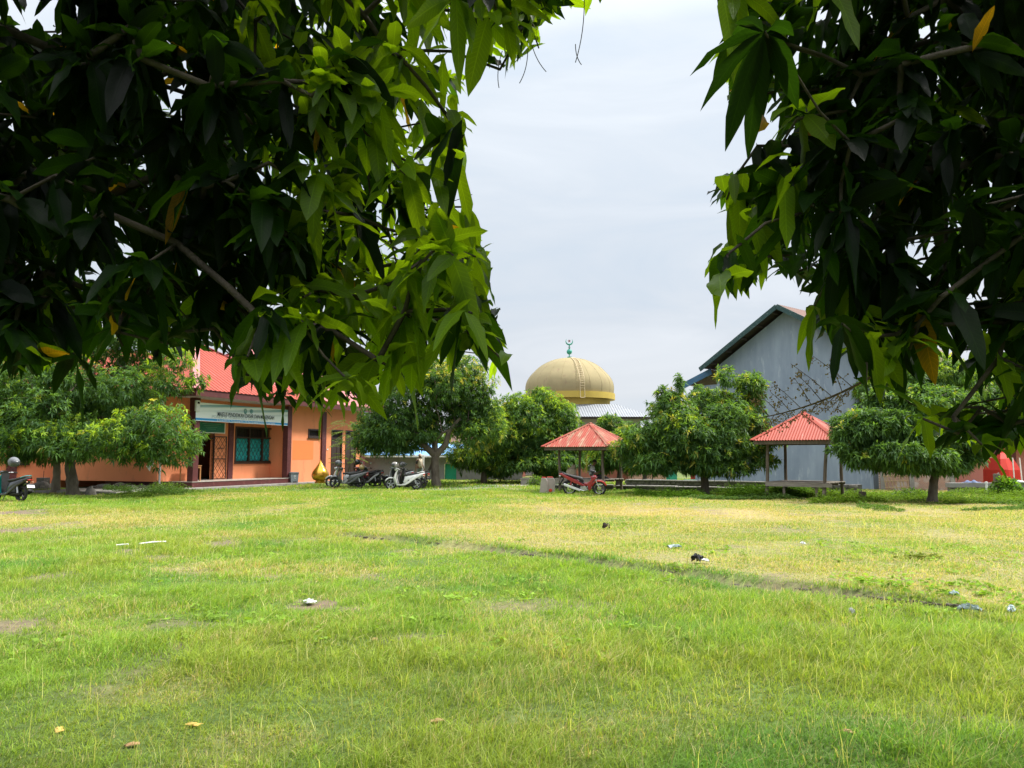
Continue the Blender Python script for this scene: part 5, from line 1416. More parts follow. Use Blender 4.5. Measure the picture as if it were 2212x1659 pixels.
def scooter(label, loc, rz, body, accent, rimc, seat='seat', plate=None, lean=R(3), group='motor scooters parked on the grass', name='scooter', steer=0):
    t = thing(name, label, 'scooter', loc, rz, group); t.rotation_euler = (lean, 0, rz)
    B, A = PAINT[body], PAINT[accent] if accent in PAINT else M[accent]
    wheel(t, .63, .275, .045, M[rimc], 5); wheel(t, -.61, .275, .05, M[rimc], 5)
    fender(.63, .275, 28, 172, .075, B, t)
    fk = MB()
    for s in (-.07, .07): fk.tube([(.63, s, .275), (.50, s*.9, .62)], .022, 8)
    fk.build('fork', M['black'], t, smooth=60)
    # front apron: a curved shield from the floor up to the handlebar
    rings = []
    for u in range(13):
        f = u/12; z = .24+.70*f
        xc = .30+.10*math.sin(f*1.7)-.10*f+.10*math.sin(math.pi*f)
        hw = .115+.105*math.sin(math.pi*min(1, f*.95+.05))**.8-.03*f
        th = .035+.05*f*(1-f)*2
        ring = []
        for k in range(14):
            a = 2*math.pi*k/14
            yy = hw*math.cos(a); bend = -.55*(abs(yy)/.2)**2*.12
            ring.append(Vector((xc+bend+th*math.sin(a)+(.06 if math.sin(a) > .2 and f < .55 else 0)*(1-abs(math.cos(a))), yy, z)))
        rings.append(ring)
    MB().loft(rings).build('front_apron', B, t, smooth=50)
    ip = MB().loft([[p+Vector((-.05, 0, 0)) for p in oval(.26+.05*f, .30+.58*f, .36+.58*f, .12+.02*f)] for f in (0, .33, .66, 1)]); ip.build('inner_panel', M['black'], t, smooth=50)
    # floor board and the side sill that sweeps up into the tail
    MB().loft([oval(.30, .235, .30, .11), oval(.16, .215, .275, .15), oval(-.04, .215, .28, .155), oval(-.14, .225, .32, .13)]).build('floorboard', M['black'], t, smooth=40)
    for s in (-1, 1):
        MB().loft([oval(.32, .22, .27, .018, 8, s*.12), oval(.10, .205, .255, .02, 8, s*.165), oval(-.10, .215, .30, .022, 8, s*.165), oval(-.30, .32, .46, .024, 8, s*.17), oval(-.55, .50, .62, .022, 8, s*.165), oval(-.80, .64, .72, .018, 8, s*.12)]).build('side_sill', A, t, smooth=50)
    bs = MB().loft([oval(.0, .26, .44, .09), oval(-.06, .26, .66, .125), oval(-.22, .32, .70, .155), oval(-.42, .45, .725, .165), oval(-.62, .55, .76, .155), oval(-.80, .64, .80, .12), oval(-.95, .73, .82, .07), oval(-1.0, .77, .82, .03)], 0)
    bs.build('body_shell', B, t, smooth=50)
    MB().loft([oval(.03, .66, .70, .07), oval(-.02, .65, .745, .115), oval(-.20, .665, .765, .145), oval(-.36, .68, .775, .15), oval(-.52, .715, .815, .145), oval(-.70, .75, .845, .125), oval(-.82, .79, .84, .08)]).build('seat', M[seat], t, smooth=55)
    gr = MB(); gr.tube([(-.66, -.13, .80), (-.86, -.11, .86), (-.97, 0, .875), (-.86, .11, .86), (-.66, .13, .80)], .014, 8); gr.build('grab_rail', A if accent == 'white' else M['black'], t, smooth=60)
    eg = MB().loft([oval(-.10, .20, .36, .10), oval(-.25, .18, .40, .12), oval(-.45, .20, .36, .11), oval(-.62, .22, .33, .09)]); eg.box((-.52, .10, .33), (-.22, .17, .47)); eg.build('engine', M['black'], t, smooth=40)
    ex = MB(); ex.tube([(-.10, -.10, .19), (-.30, -.14, .19), (-.42, -.17, .23)], .02, 8); ex.tube([(-.42, -.17, .24), (-.50, -.175, .26), (-.86, -.18, .36), (-.90, -.18, .37)], [.04, .058, .06, .04], 12)
    e_ = ex.build('exhaust', M['black'], t, smooth=50)
    MB().bar((-.52, -.235, .285), (-.80, -.240, .36), .07, .09, up=(0, 1, 0)).build('heat_shield', M['steel'], e_, bevel=.01)
    sh = MB(); sh.tube([(-.60, .13, .30), (-.52, .13, .58)], .028, 8); sh.build('shock_absorber', M['steel'], t)
    rf = MB().loft([oval(-.84, .60, .68, .05, 8), oval(-.95, .50, .56, .075, 8), oval(-1.04, .36, .40, .08, 8)]); rf.build('rear_fender', M['black'], t, smooth=50)
    pq = Matrix.Rotation(R(28), 3, 'Y'); pb = MB(); pb.cbox((-1.02, 0, .52), (.008, .26, .10), 0, pq); pl = pb.build('number_plate', M['plate_w'] if plate else M['black'], t)
    MB().loft([oval(-.92, .70, .77, .08), oval(-.99, .70, .76, .055), oval(-1.01, .715, .75, .03)]).build('tail_light', M['tail'], t, smooth=50)
    for s in (-1, 1): MB().sphere((-.95, s*.10, .66), .028, 10, 6, 0, (1.3, .9, .8)).build('indicator', M['amber'], t, smooth=60)
    hc = MB().loft([oval(.47, .93, .99, .03), oval(.43, .90, 1.02, .10), oval(.34, .90, 1.035, .14), oval(.26, .94, 1.01, .10)]); hc.build('handlebar_cowl', B, t, smooth=50)
    MB().loft([oval(.475, .93, .995, .035), oval(.462, .915, 1.0, .075)]).build('headlight', M['lens'], t, smooth=50)
    MB().loft([oval(.455, .70, .78, .03), oval(.43, .66, .80, .09)]).build('front_lamp', M['lens'], t, smooth=50)
    hb = MB(); hb.tube([(.33, -.15, .965), (.28, -.26, .975), (.22, -.34, .965)], .014, 8); hb.tube([(.33, .15, .965), (.28, .26, .975), (.22, .34, .965)], .014, 8); hb_ = hb.build('handlebar', M['steel'], t)
    for s in (-1, 1): MB().tube([(.265, s*.275, .976), (.20, s*.37, .962)], .02, 8).build('grip', M['rubber'], hb_); MB().tube([(.31, s*.23, .985), (.285, s*.36, .98)], .007, 6).build('brake_lever', M['steel'], hb_)
    mirror_pair(t, .30, .98)
    st = MB(); st.tube([(-.02, .13, .22), (-.06, .24, .02)], .012, 6); st.build('side_stand', M['black'], t)
    return t
def motorcycle(label, loc, rz, paint_, lean=R(4)):
    """step-through motorcycle with spoked wheels"""
    t = thing('motorcycle', label, 'motorcycle', loc, rz); t.rotation_euler = (lean, 0, rz)
    B = PAINT[paint_]; RW = .285
    for x in (.62, -.62): wheel(t, x, RW, .038, M['chrome'], 20)
    fender(.62, RW, 20, 165, .06, PAINT['orange'], t)
    fender(-.62, RW, 20, 150, .07, M['black'], t, 'rear_fender')
    fk = MB()
    for s in (-.075, .075): fk.tube([(.62, s, RW), (.45, s, .72)], .024, 8)
    fk.build('fork', M['chrome'], t, smooth=60)
    # leg shield seen from the side: broad at the head, drawn down to a point behind the wheel
    prof = [(.47, .80), (.53, .74), (.50, .66), (.42, .60), (.36, .50), (.32, .38), (.28, .24), (.22, .18), (.18, .26), (.16, .38), (.05, .43), (-.02, .52), (.14, .50), (.26, .60), (.36, .76)]
    for s in (-1, 1):
        pb = MB(); pb.prism(prof, s*.10, s*.17); pb.build('leg_shield', B, t, bevel=.02)
    MB().loft([oval(.50, .70, .80, .11), oval(.40, .60, .84, .13), oval(.30, .62, .82, .12)]).build('head_cowl', B, t, smooth=50)
    for s in (-1, 1):
        MB().bar((.53, s*.125, .72), (.38, s*.168, .80), .012, .035).build('indicator', M['lens'], t, bevel=.004)
    MB().loft([oval(.20, .42, .50, .06), oval(.05, .40, .52, .07), oval(-.10, .42, .60, .09), oval(-.20, .46, .70, .10)]).build('frame_cover', M['black'], t, smooth=50)
    # tail panels rise in one long line to the back
    for s in (-1, 1):
        pb = MB(); pb.prism([(.12, .40), (-.05, .47), (-.30, .62), (-.55, .74), (-.80, .84), (-.98, .92), (-.96, .84), (-.80, .72), (-.58, .60), (-.38, .50), (-.15, .41), (.05, .36)], s*.10, s*.145); pb.build('side_panel', B, t, bevel=.018)
    MB().loft([oval(-.30, .55, .66, .10), oval(-.6, .66, .76, .10), oval(-.95, .80, .90, .07)]).build('tail_body', B, t, smooth=50)
    MB().loft([oval(-.02, .52, .60, .08), oval(-.06, .54, .74, .12), oval(-.24, .64, .78, .14), oval(-.42, .69, .81, .14), oval(-.62, .77, .86, .125), oval(-.82, .85, .91, .09), oval(-.88, .88, .91, .05)]).build('seat', M['seat'], t, smooth=55)
    gr = MB(); gr.tube([(-.70, -.14, .84), (-.92, -.12, .93), (-1.0, 0, .95), (-.92, .12, .93), (-.70, .14, .84)], .013, 8); gr.build('grab_rail', M['black'], t, smooth=60)
    MB().loft([oval(-.97, .80, .90, .06), oval(-1.03, .82, .88, .04)]).build('tail_light', M['tail'], t, smooth=50)
    for s in (-1, 1): MB().sphere((-1.0, s*.12, .80), .035, 10, 6, 0, (1.3, .9, .8)).build('indicator', M['lens'], t, smooth=60)
    en = MB(); en.lathe([(0, -.16), (.10, -.16), (.12, -.10), (.12, .10), (.10, .16), (0, .16)], 16, (.02, 0, .29), QY); en.tube([(.10, 0, .30), (.30, 0, .36)], [.085, .07], 12); en.box((-.15, -.12, .22), (.02, .12, .36)); en.build('engine', M['steel'], t, smooth=40)
    sw = MB()
    for s in (-.09, .09): sw.bar((-.10, s, .30), (-.64, s, RW), .025, .04)
    sw.build('swingarm', M['black'], t)
    for s in (-.12, .12): MB().tube([(-.58, s, .32), (-.50, s, .66)], .026, 10).build('shock_absorber', M['red_spring'], t)
    ex = MB(); ex.tube([(.18, -.06, .25), (.05, -.14, .19), (-.15, -.17, .22)], .018, 8); ex.tube([(-.12, -.17, .22), (-.22, -.175, .245), (-.78, -.19, .44), (-.83, -.19, .455)], [.03, .05, .058, .045], 12)
    e_ = ex.build('exhaust', M['chrome'], t, smooth=50)
    MB().bar((-.14, -.235, .225), (-.80, -.255, .45), .012, .085).build('heat_shield', M['plate_w'], e_, bevel=.004)
    rf = MB().loft([oval(-.86, .60, .78, .06, 8), oval(-.98, .46, .56, .075, 8), oval(-1.06, .36, .40, .08, 8)]); rf.build('mudguard', M['black'], t, smooth=50)
    MB().cbox((-1.04, 0, .55), (.008, .24, .10), 0, Matrix.Rotation(R(25), 3, 'Y')).build('number_plate', M['black'], t)
    hc = MB().loft([oval(.46, .94, 1.0, .05), oval(.40, .90, 1.04, .13), oval(.30, .93, 1.05, .15), oval(.24, .97, 1.02, .10)]); hc.build('handlebar_cowl', M['black'], t, smooth=50)
    MB().loft([oval(.475, .94, .995, .04), oval(.462, .93, 1.0, .08)]).build('headlight', M['lens'], t, smooth=50)
    hb = MB()
    for s in (-1, 1): hb.tube([(.32, s*.12, .985), (.26, s*.26, 1.0), (.19, s*.35, .985)], .013, 8)
    hb_ = hb.build('handlebar', M['black'], t)
    for s in (-1, 1): MB().tube([(.24, s*.285, 1.0), (.17, s*.38, .98)], .02, 8).build('grip', M['rubber'], hb_)
    mirror_pair(t, .28, 1.0, .30, .20)
    MB().box((.28, -.10, .70), (.40, .10, .90)).build('steering_head', M['black'], t, bevel=.03)
    return t
M['red_spring'] = mat('spring_red', (.35, .03, .03), rough=.4)
def gp(px, py):
    g = ground_at(px, py); return Vector((g.x, g.y, gzf(g.x, g.y)))
def gY(px, Y): x = atx(px, Y); return Vector((x, Y, gzf(x, Y)))
motorcycle('red step-through motorcycle with white exhaust cover parked before the rusty roofed pavilion', gY(1262, 32.2), R(-13), 'crimson')
scooter('charcoal grey scooter with a long black seat parked nearest the gold dome ornament', gY(752, 38.4), R(184), 'grey', 'grey', 'black')
scooter('silver scooter mostly hidden behind the charcoal grey scooter', gY(742, 39.5), R(182), 'silver', 'silver', 'steel')
scooter('red tailed black scooter standing between the charcoal grey and white scooters', gY(783, 40.3), R(160), 'crimson', 'black', 'black')
scooter('black scooter with a grey tail pointing at the tree, in the middle of the row', gY(797, 40.0), R(146), 'black', 'silver', 'black')
scooter('white scooter with a dark brown seat parked nearest the forked tree', gY(873, 36.9), R(176), 'white', 'white', 'steel')
scooter('dark scooter with a raised tail parked right behind the white scooter', gY(885, 38.2), R(172), 'black', 'silver', 'black')
scooter('grey scooter parked nose to the left behind the white scooter front', gY(858, 39.2), R(150), 'silver', 'grey', 'black')
tealp = gY(22, 27.3)
tl = scooter('black and turquoise scooter with a white number plate cut by the left edge', tealp, R(158), 'black', 'black', 'black', plate=True)
tl.scale = (1.06,)*3
for c_ in tl.children:
    if c_.name.startswith(('front_apron', 'front_fender', 'grab_rail')): c_.data.materials[0] = PAINT['teal']
    if c_.name.startswith('number_plate'):
        o_ = text('lettering', 'DP 3871 CT', .075, M['black'], c_, (-1.028, 0, .50), (R(90-28), 0, R(-90)))
        o_.scale = (.22/o_['width'], 1, 1)

# helmets hang on the mirrors or lie on the seats
def helmet(label, loc, rz, m, tilt=0, sc=1.0):
    t = thing('helmet', label, 'helmet', loc, rz, 'helmets left on the parked scooters'); t.rotation_euler = (0, tilt, rz); t.scale = (sc,)*3
    rings = []
    for i in range(15):
        a = -0.9+2.44*i/14; ring = []
        for k in range(24):
            th = 2*math.pi*k/24; r = .135
            x, y, z = r*1.12*math.cos(a)*math.cos(th), r*.92*math.cos(a)*math.sin(th), r*1.0*math.sin(a)
            # the face opening
            if x > .03 and z < .045: x = .03+(x-.03)*.25
            ring.append(Vector((x, y, z)))
        rings.append(ring)
    MB().loft(rings).build('shell', m, t, smooth=60)
    vr = []
    for i in range(7):
        a = R(-32+60*i/6); ring = []
        for k in range(13): th = R(-68+136*k/12); ring.append(Vector((.158*math.cos(a)*math.cos(th), .130*math.cos(a)*math.sin(th), .14*math.sin(a))))
        vr.append(ring)
    vs = [p for r_ in vr for p in r_]; fs = [(i*13+k, i*13+k+1, i*13+14+k, i*13+13+k) for i in range(6) for k in range(12)]
    MB().add(vs, fs).build('visor', M['visor'], t, smooth=60, solid=.003)
    MB().tube([(.02, .10, -.09), (.03, .05, -.19), (.03, -.05, -.19), (.02, -.10, -.09)], .006, 6).build('strap', M['black'], t)
    return t
M['visor'] = mat('visor', (.05, .055, .06), rough=.12, coat=.6)
helmet('dark grey helmet hung on the charcoal grey scooter', at(731, 1000.5, 38.3), R(190), paint('helmet_grey', (.10, .105, .11)), 0, 1.15)
helmet('black helmet tilted on the handlebar behind the charcoal grey scooter', at(772, 998.5, 39.6), R(140), PAINT['black'], R(30), 1.1)
helmet('tan gold helmet lying behind the charcoal scooter seat', at(782, 1009.5, 38.9), R(80), paint('helmet_tan', (.36, .26, .10)), R(10), 1.1)
helmet('beige grey helmet with a pale visor on the white scooter handlebar', at(853, 1004.5, 36.9), R(200), paint('helmet_beige', (.27, .25, .23)), 0, 1.15)
helmet('shiny dark helmet standing right of the beige one on the scooters', at(869.5, 1003.5, 38.3), R(20), paint('helmet_dark', (.06, .06, .065)), 0, 1.1)
helmet('matt grey helmet hung on the turquoise and black scooter at the left edge', at(30, 998.5, 27.0), R(-20), mat('helmet_matt', (.17, .18, .20), rough=.6), R(15), 1.35)

# ================================================================== people
def skin_obj(name, m, parent, chains, sub=2, mirror=False):
    """one continuous skin grown over chains of (point, radius); a chain may start from an earlier point by its key"""
    vs = []; es = []; rs = []; keys = {}
    for ch in chains:
        prev = None
        for item in ch:
            if isinstance(item, str): prev = keys[item]; continue
            p, r = item[0], item[1]
            vs.append(p); rs.append(r if hasattr(r, '__len__') else (r, r)); i = len(vs)-1
            if len(item) > 2: keys[item[2]] = i
            if prev is not None: es.append((prev, i))
            prev = i
    me = bpy.data.meshes.new(name); me.from_pydata([tuple(v) for v in vs], es, []); me.materials.append(m)
    o = bpy.data.objects.new(name, me); C.objects.link(o); o.parent = parent
    md = o.modifiers.new('skin', 'SKIN'); md.use_smooth_shade = True
    sv = me.skin_vertices[0].data
    for i, r in enumerate(rs): sv[i].radius = r
    sv[0].use_root = True
    s = o.modifiers.new('sub', 'SUBSURF'); s.levels = sub; s.render_levels = sub
    # bake it, so that the figure is a plain mesh
    dg = bpy.context.evaluated_depsgraph_get(); dg.update()
    nm = bpy.data.meshes.new_from_object(o.evaluated_get(dg)); nm.shade_smooth()
    o.modifiers.clear(); o.data = nm
    if not nm.materials: nm.materials.append(m)
    return o
def hand(wrist, d, side, key, s=1.0):
    """palm, four fingers of unequal length bent a little, and a thumb from the side of the palm"""
    w_ = Vector(wrist); d = Vector(d).normalized(); sd = Vector(side).normalized(); nrm = d.cross(sd).normalized()
    ch = [[key, (w_+d*.045, (.030*s, .018*s), key+'p'), (w_+d*.085, (.030*s, .016*s), key+'k')]]
    for i, ln in enumerate((.070, .080, .074, .058)):
        o = sd*(.026-.0175*i)
        ch.append([key+'k', (w_+d*.105+o, .0095*s), (w_+d*(.105+ln*.5)+o*1.1+nrm*.008, .0085*s), (w_+d*(.105+ln*.95)+o*1.1+nrm*.026, .007*s)])
    ch.append([key+'p', (w_+d*.062+sd*.040, .011*s), (w_+d*.098+sd*.052+nrm*.012, .009*s)])
    return ch
def head_bits(t, c, yaw, cap=None, hair=True):
    """eyes, brows, nose, mouth, ears and hair set on the skinned head at c"""
    q = Matrix.Rotation(yaw, 3, 'Z'); c = Vector(c)
    P = lambda x, y, z: c+q @ Vector((x, y, z))
    fm = MB()
    for s in (-1, 1): fm.sphere(P(.083, s*.032, .005), .011, 8, 6)
    fm.build('eye', M['hair'], t, smooth=60)
    b = MB(); b.sphere(P(.095, 0, -.018), .017, 8, 6, 0, (1, .8, 1.3))
    for s in (-1, 1): b.sphere(P(0, s*.077, -.005), .024, 8, 6, 0, (.8, .4, 1.3))
    b.build('nose_and_ears', M['skin'], t, smooth=60)
    MB().sphere(P(.084, 0, -.058), .022, 8, 6, 0, (.4, 1, .3)).build('mouth', M['lips'], t, smooth=60)
    if hair: MB().sphere(P(-.012, 0, .022), .103, 18, 10, 0, (1.0, .86, 1.02), None, -.25 if not cap else -.35, 1).build('hair', M['hair'], t, smooth=60)
    if cap:
        cb = MB(); cb.sphere(P(-.005, 0, .035), .112, 18, 8, 0, (1.03, .9, .85), None, -.1, 1); cb.build('cap', cap, t, smooth=60)
        br = MB(); br.loft([[P(.09+.0*k, y*1.0, .028-.0*abs(y)) for k, y in enumerate((-.08, -.04, 0, .04, .08))]+[P(.09, y, .040) for y in (.08, .04, 0, -.04, -.08)], [P(.185-abs(y)*.6, y*.85, .008) for y in (-.08, -.04, 0, .04, .08)]+[P(.185-abs(y)*.6, y*.85, .018) for y in (.08, .04, 0, -.04, -.08)]]); br.build('cap_brim', cap, t, smooth=60)
M['lips'] = mat('lips', (.22, .07, .06), rough=.5)
M['cream'] = mat('cream_cloth', (.62, .52, .40), (.55, .46, .35), .85, 9, .2, 60)
M['cap_cloth'] = mat('cap_cloth', (.55, .44, .31), rough=.85)
M['sleeve'] = mat('dark_sleeve', (.022, .020, .020), rough=.85)
M['jeans'] = mat('pale_trousers', (.30, .33, .36), (.24, .27, .31), .85, 12)
M['tee'] = mat('white_tshirt', (.74, .75, .78), rough=.85)
mp_ = gY(906.5, 45.2)
man = thing('person', 'man in a beige cap and cream vest walking behind the parked scooters', 'person', mp_, R(-38))
S_ = .985
def mv(*p): return Vector(p)*S_
# local +x is where he faces
body = [[(mv(0, 0, .93), (.13, .155), 'pelvis'), (mv(0, 0, 1.08), (.125, .15)), (mv(-.01, 0, 1.24), (.12, .16)), (mv(-.015, 0, 1.37), (.10, .15), 'chest'), (mv(-.01, 0, 1.45), (.06, .065)), (mv(.0, 0, 1.51), (.052, .055)), (mv(.02, 0, 1.57), (.078, .068)), (mv(.018, 0, 1.65), (.092, .077)), (mv(.012, 0, 1.71), (.06, .055))]]
for s, dx, hx in ((1, .10, .15), (-1, -.06, -.04)):
    k = 'w%d' % s
    body.append(['chest', (mv(-.01, s*.15, 1.39), .060), (mv(-.02, s*.20, 1.34), .055), (mv(-.03+dx*.2, s*.245, 1.12), .042), (mv(dx*.6, s*.255, .98), .036), (mv(dx, s*.25, .86), (.028, .022), k)])
    body += hand(mv(dx, s*.25, .86), (.12, -s*.02, -1), (1, 0, .1), k)
for s, fx in ((1, .22), (-1, -.20)):
    body.append(['pelvis', (mv(.0, s*.09, .86), .085), (mv(fx*.25, s*.10, .68), .078), (mv(fx*.55+.03, s*.10, .47), .056), (mv(fx*.75, s*.10, .28), .050), (mv(fx-.02, s*.10, .09), .036), (mv(fx+.04, s*.105, .04), .038), (mv(fx+.14, s*.115, .03), .034)])
skin_obj('body', M['skin'], man, body)
skin_obj('vest', M['cream'], man, [[(mv(0, 0, .90), (.155, .175)), (mv(.015, 0, 1.04), (.16, .18)), (mv(.01, 0, 1.20), (.15, .185)), (mv(-.012, 0, 1.36), (.118, .175), 'c'), (mv(-.01, 0, 1.44), (.075, .09))], ['c', (mv(-.012, .14, 1.395), .072), (mv(-.015, .185, 1.37), .068)], ['c', (mv(-.012, -.14, 1.395), .072), (mv(-.015, -.185, 1.37), .068)]])
for s in (1, -1): skin_obj('sleeve', M['sleeve'], man, [[(mv(-.015, s*.19, 1.36), .066), (mv(-.025, s*.225, 1.24), .062), (mv(-.025, s*.243, 1.13), .060)]])
skin_obj('trousers', M['jeans'], man, [[(mv(0, 0, .95), (.14, .165), 'p'), (mv(0, 0, .88), (.14, .165))]]+[['p', (mv(.0, s*.09, .84), .100), (mv(fx*.25, s*.10, .68), .092), (mv(fx*.55+.03, s*.10, .47), .072), (mv(fx*.75, s*.10, .28), .066), (mv(fx-.02, s*.10, .10), .062)] for s, fx in ((1, .22), (-1, -.20))])
for s, fx in ((1, .22), (-1, -.20)):
    sh = MB(); sh.loft([[Vector((x*S_, (s*.11+w_*math.cos(a))*S_, max(0, (.035+h*math.sin(a)))*S_)) for a in [2*math.pi*k/10 for k in range(10)]] for x, w_, h in ((fx-.07, .03, .04), (fx-.04, .042, .055), (fx+.06, .05, .05), (fx+.14, .045, .035), (fx+.18, .02, .02))]); sh.build('shoe', M['black'], man, smooth=60)
MB().box(mv(.09, -.06, 1.415), mv(.12, -.02, 1.45)).build('collar', M['sleeve'], man, bevel=.01)
head_bits(man, mv(.018, 0, 1.63), R(-8), M['cap_cloth'])
hg = thing('hand_bag', 'small dark red bag hanging from the hand of the man in the beige cap', 'bag', (0, 0, 0))
wq = Matrix.Rotation(R(-38), 3, 'Z') @ mv(.115, .25, .72)
hg.location = mp_+wq; hg.rotation_euler = (0, 0, R(-38))
MB().loft([oval(-.10, -.17, .02, .035), oval(0, -.19, .05, .05), oval(.10, -.17, .02, .035)]).build('pouch', mat('bag_red', (.16, .03, .03), rough=.6), hg, smooth=50)
MB().tube([(-.06, 0, .03), (-.03, 0, .09), (.03, 0, .09), (.06, 0, .03)], .008, 6).build('strap', M['black'], hg)

# the seated person on the pavilion platform
sp = Vector((atx(1277.5, 35.9), 35.9, gzf(atx(1277.5, 35.9), 35.9)+.60))
sit = thing('person', 'person in a white t-shirt sitting in the rusty roofed pavilion looking down', 'person', sp, R(-12))
bd = [[(Vector((0, 0, .09)), (.12, .15), 'pelvis'), (Vector((.0, 0, .22)), (.11, .14)), (Vector((.02, 0, .38)), (.105, .15)), (Vector((.05, 0, .50)), (.09, .14), 'chest'), (Vector((.085, 0, .58)), .055), (Vector((.12, 0, .63)), .052), (Vector((.16, 0, .68)), (.078, .07)), (Vector((.155, 0, .76)), (.09, .075)), (Vector((.14, 0, .81)), .06)]]
for s in (1, -1):
    k = 'h%d' % s
    bd.append(['chest', (Vector((.05, s*.14, .51)), .055), (Vector((.07, s*.19, .45)), .050), (Vector((.14, s*.21, .27)), .042), (Vector((.25, s*.15, .23)), .034), (Vector((.33, s*.07, .27)), (.026, .022), k)])
    bd += hand(Vector((.33, s*.07, .27)), (.7, -s*.4, .3), (0, -s*.3, 1), k)
    bd.append(['pelvis', (Vector((.10, s*.10, .08)), .085), (Vector((.30, s*.16, .10)), .075), (Vector((.46, s*.20, .09)), .058), (Vector((.40, s*.08, .06)), .050), (Vector((.30, -s*.04, .045)), .038), (Vector((.36, -s*.12, .04)), .036), (Vector((.44, -s*.16, .035)), .03)])
skin_obj('body', M['skin'], sit, bd)
skin_obj('t_shirt', M['tee'], sit, [[(Vector((0, 0, .10)), (.135, .165)), (Vector((0, 0, .24)), (.13, .16)), (Vector((.02, 0, .39)), (.125, .165)), (Vector((.045, 0, .50)), (.105, .155), 'c'), (Vector((.075, 0, .565)), (.068, .075))]]+[['c', (Vector((.05, s*.14, .51)), .068), (Vector((.075, s*.19, .44)), .064), (Vector((.10, s*.20, .36)), .06)] for s in (1, -1)])
skin_obj('trousers', M['sleeve'], sit, [[(Vector((0, 0, .07)), (.13, .16), 'p'), (Vector((.02, 0, .10)), (.13, .16))]]+[['p', (Vector((.10, s*.10, .085)), .098), (Vector((.30, s*.16, .10)), .088), (Vector((.46, s*.20, .09)), .070), (Vector((.40, s*.08, .065)), .060), (Vector((.31, -s*.03, .055)), .05)] for s in (1, -1)])
head_bits(sit, (.158, 0, .745), 0)
ph = thing('phone', 'dark phone held by the seated person in the white t-shirt', 'phone', sp+Matrix.Rotation(R(-12), 3, 'Z') @ Vector((.44, 0, .34)), R(-12)); ph.rotation_euler = (0, R(-25), R(-12))
MB().box((-.006, -.04, -.075), (.006, .04, .075)).build('case', M['black'], ph, bevel=.004); MB().box((-.0075, -.036, -.07), (-.0062, .036, .07)).build('screen', M['dark'], ph)

# ================================================================== small things about the field
# sack and bag on the pavilion
sk = thing('sack', 'tall crumpled beige sack standing on the platform of the rusty roofed pavilion', 'sack', (atx(1234, 35.2), 35.2, gzf(atx(1234, 35.2), 35.2)+.60), R(12))
rings = []
for i in range(12):
    f = i/11; ring = []; w_ = (.20+.02*math.sin(f*5))*(1 if f < .62 else 1-(f-.62)*1.6); sh_ = .0 if f < .6 else (f-.6)*.30
    for k in range(20):
        a = 2*math.pi*k/20; cr = 1+.06*math.sin(a*3+f*9)+.05*math.sin(a*5-f*14)
        ring.append(Vector((sh_+w_*cr*math.copysign(abs(math.cos(a))**.7, math.cos(a)), .75*w_*cr*math.copysign(abs(math.sin(a))**.7, math.sin(a)), f*.60+.02*math.sin(a*2+f*6)*f)))
    rings.append(ring)
MB().loft(rings).build('cloth', M['sackcloth'], sk, smooth=45)
MB().tube([rings[8][k]*1.01 for k in range(20)]+[rings[8][0]*1.01], .008, 5).build('tie', M['wood'], sk)
bg_ = thing('duffel_bag', 'flat black bag lying on the platform of the rusty roofed pavilion', 'bag', (atx(1299, 35.2), 35.2, gzf(atx(1299, 35.2), 35.2)+.60), R(-20))
MB().loft([oval(-.34, .0, .03, .05), oval(-.25, 0, .09, .13), oval(-.05, 0, .13, .16), oval(.15, 0, .12, .15), oval(.30, 0, .06, .10), oval(.36, 0, .02, .03)]).build('pouch', M['seat'], bg_, smooth=50)
MB().tube([(-.15, -.06, .11), (-.10, -.10, .17), (.05, -.10, .18), (.12, -.06, .12)], .012, 6).build('handle', M['black'], bg_)
# red topped concrete posts leaning together
M['red_conc'] = mat('painted_concrete', (.36, .31, .28), (.28, .24, .22), .9, 3, .4, 30, c3=(.42, .18, .14), s3=3)
M['red_top'] = mat('red_cap', (.55, .05, .03), (.42, .06, .04), .8, 5)
for px, w_, tl_, lb in ((1174, .30, -3, 'leaning concrete slab with a red painted top, left one of the pair by the pavilion'), (1187.5, .40, 4, 'broad concrete slab with a red edged top and red blotch, right one of the pair by the pavilion')):
    g = gY(px, 33.4+(.15 if px > 1180 else 0)); t = thing('concrete_slab', lb, 'slab', g, R(tl_), 'red topped concrete slabs')
    pr = [(-w_/2-.05, -.1), (w_/2, -.1), (w_/2+.03, .55), (w_/2-.04, .68), (-w_/2+.06, .70)]
    MB().prism(pr, -.09, .09).build('block', M['red_conc'], t, bevel=.03)
    MB().prism([(-w_/2+.07, .702), (w_/2-.05, .684), (w_/2-.06, .725), (-w_/2+.08, .735)], -.08, .08).build('red_top', M['red_top'], t, bevel=.015)
    if px > 1180: MB().sphere((.02, -.09, .14), .09, 12, 6, 0, (.9, .12, .9)).build('blotch', M['red_top'], t, smooth=60)
# gold dome ornament
go = thing('dome_ornament', 'gold onion shaped dome ornament standing on the school apron', 'ornament', (0, 0, 0))
Yg = 42.6; go.location = (atx(692.5, Yg), Yg, .115)
prof = [(.26, 0), (.30, .02), (.30, .08), (.25, .10), (.25, .14), (.36, .19), (.44, .28), (.475, .40), (.465, .52), (.42, .64), (.34, .76), (.25, .87), (.17, .98), (.10, 1.09), (.05, 1.18), (.015, 1.26), (.0, 1.29)]
MB().lathe([p for p in prof if p[1] >= .14], 40).build('bulb', M['gold'], go, smooth=60); MB().lathe([p for p in prof if p[1] <= .14], 40).build('base', M['gold'], go, smooth=30)
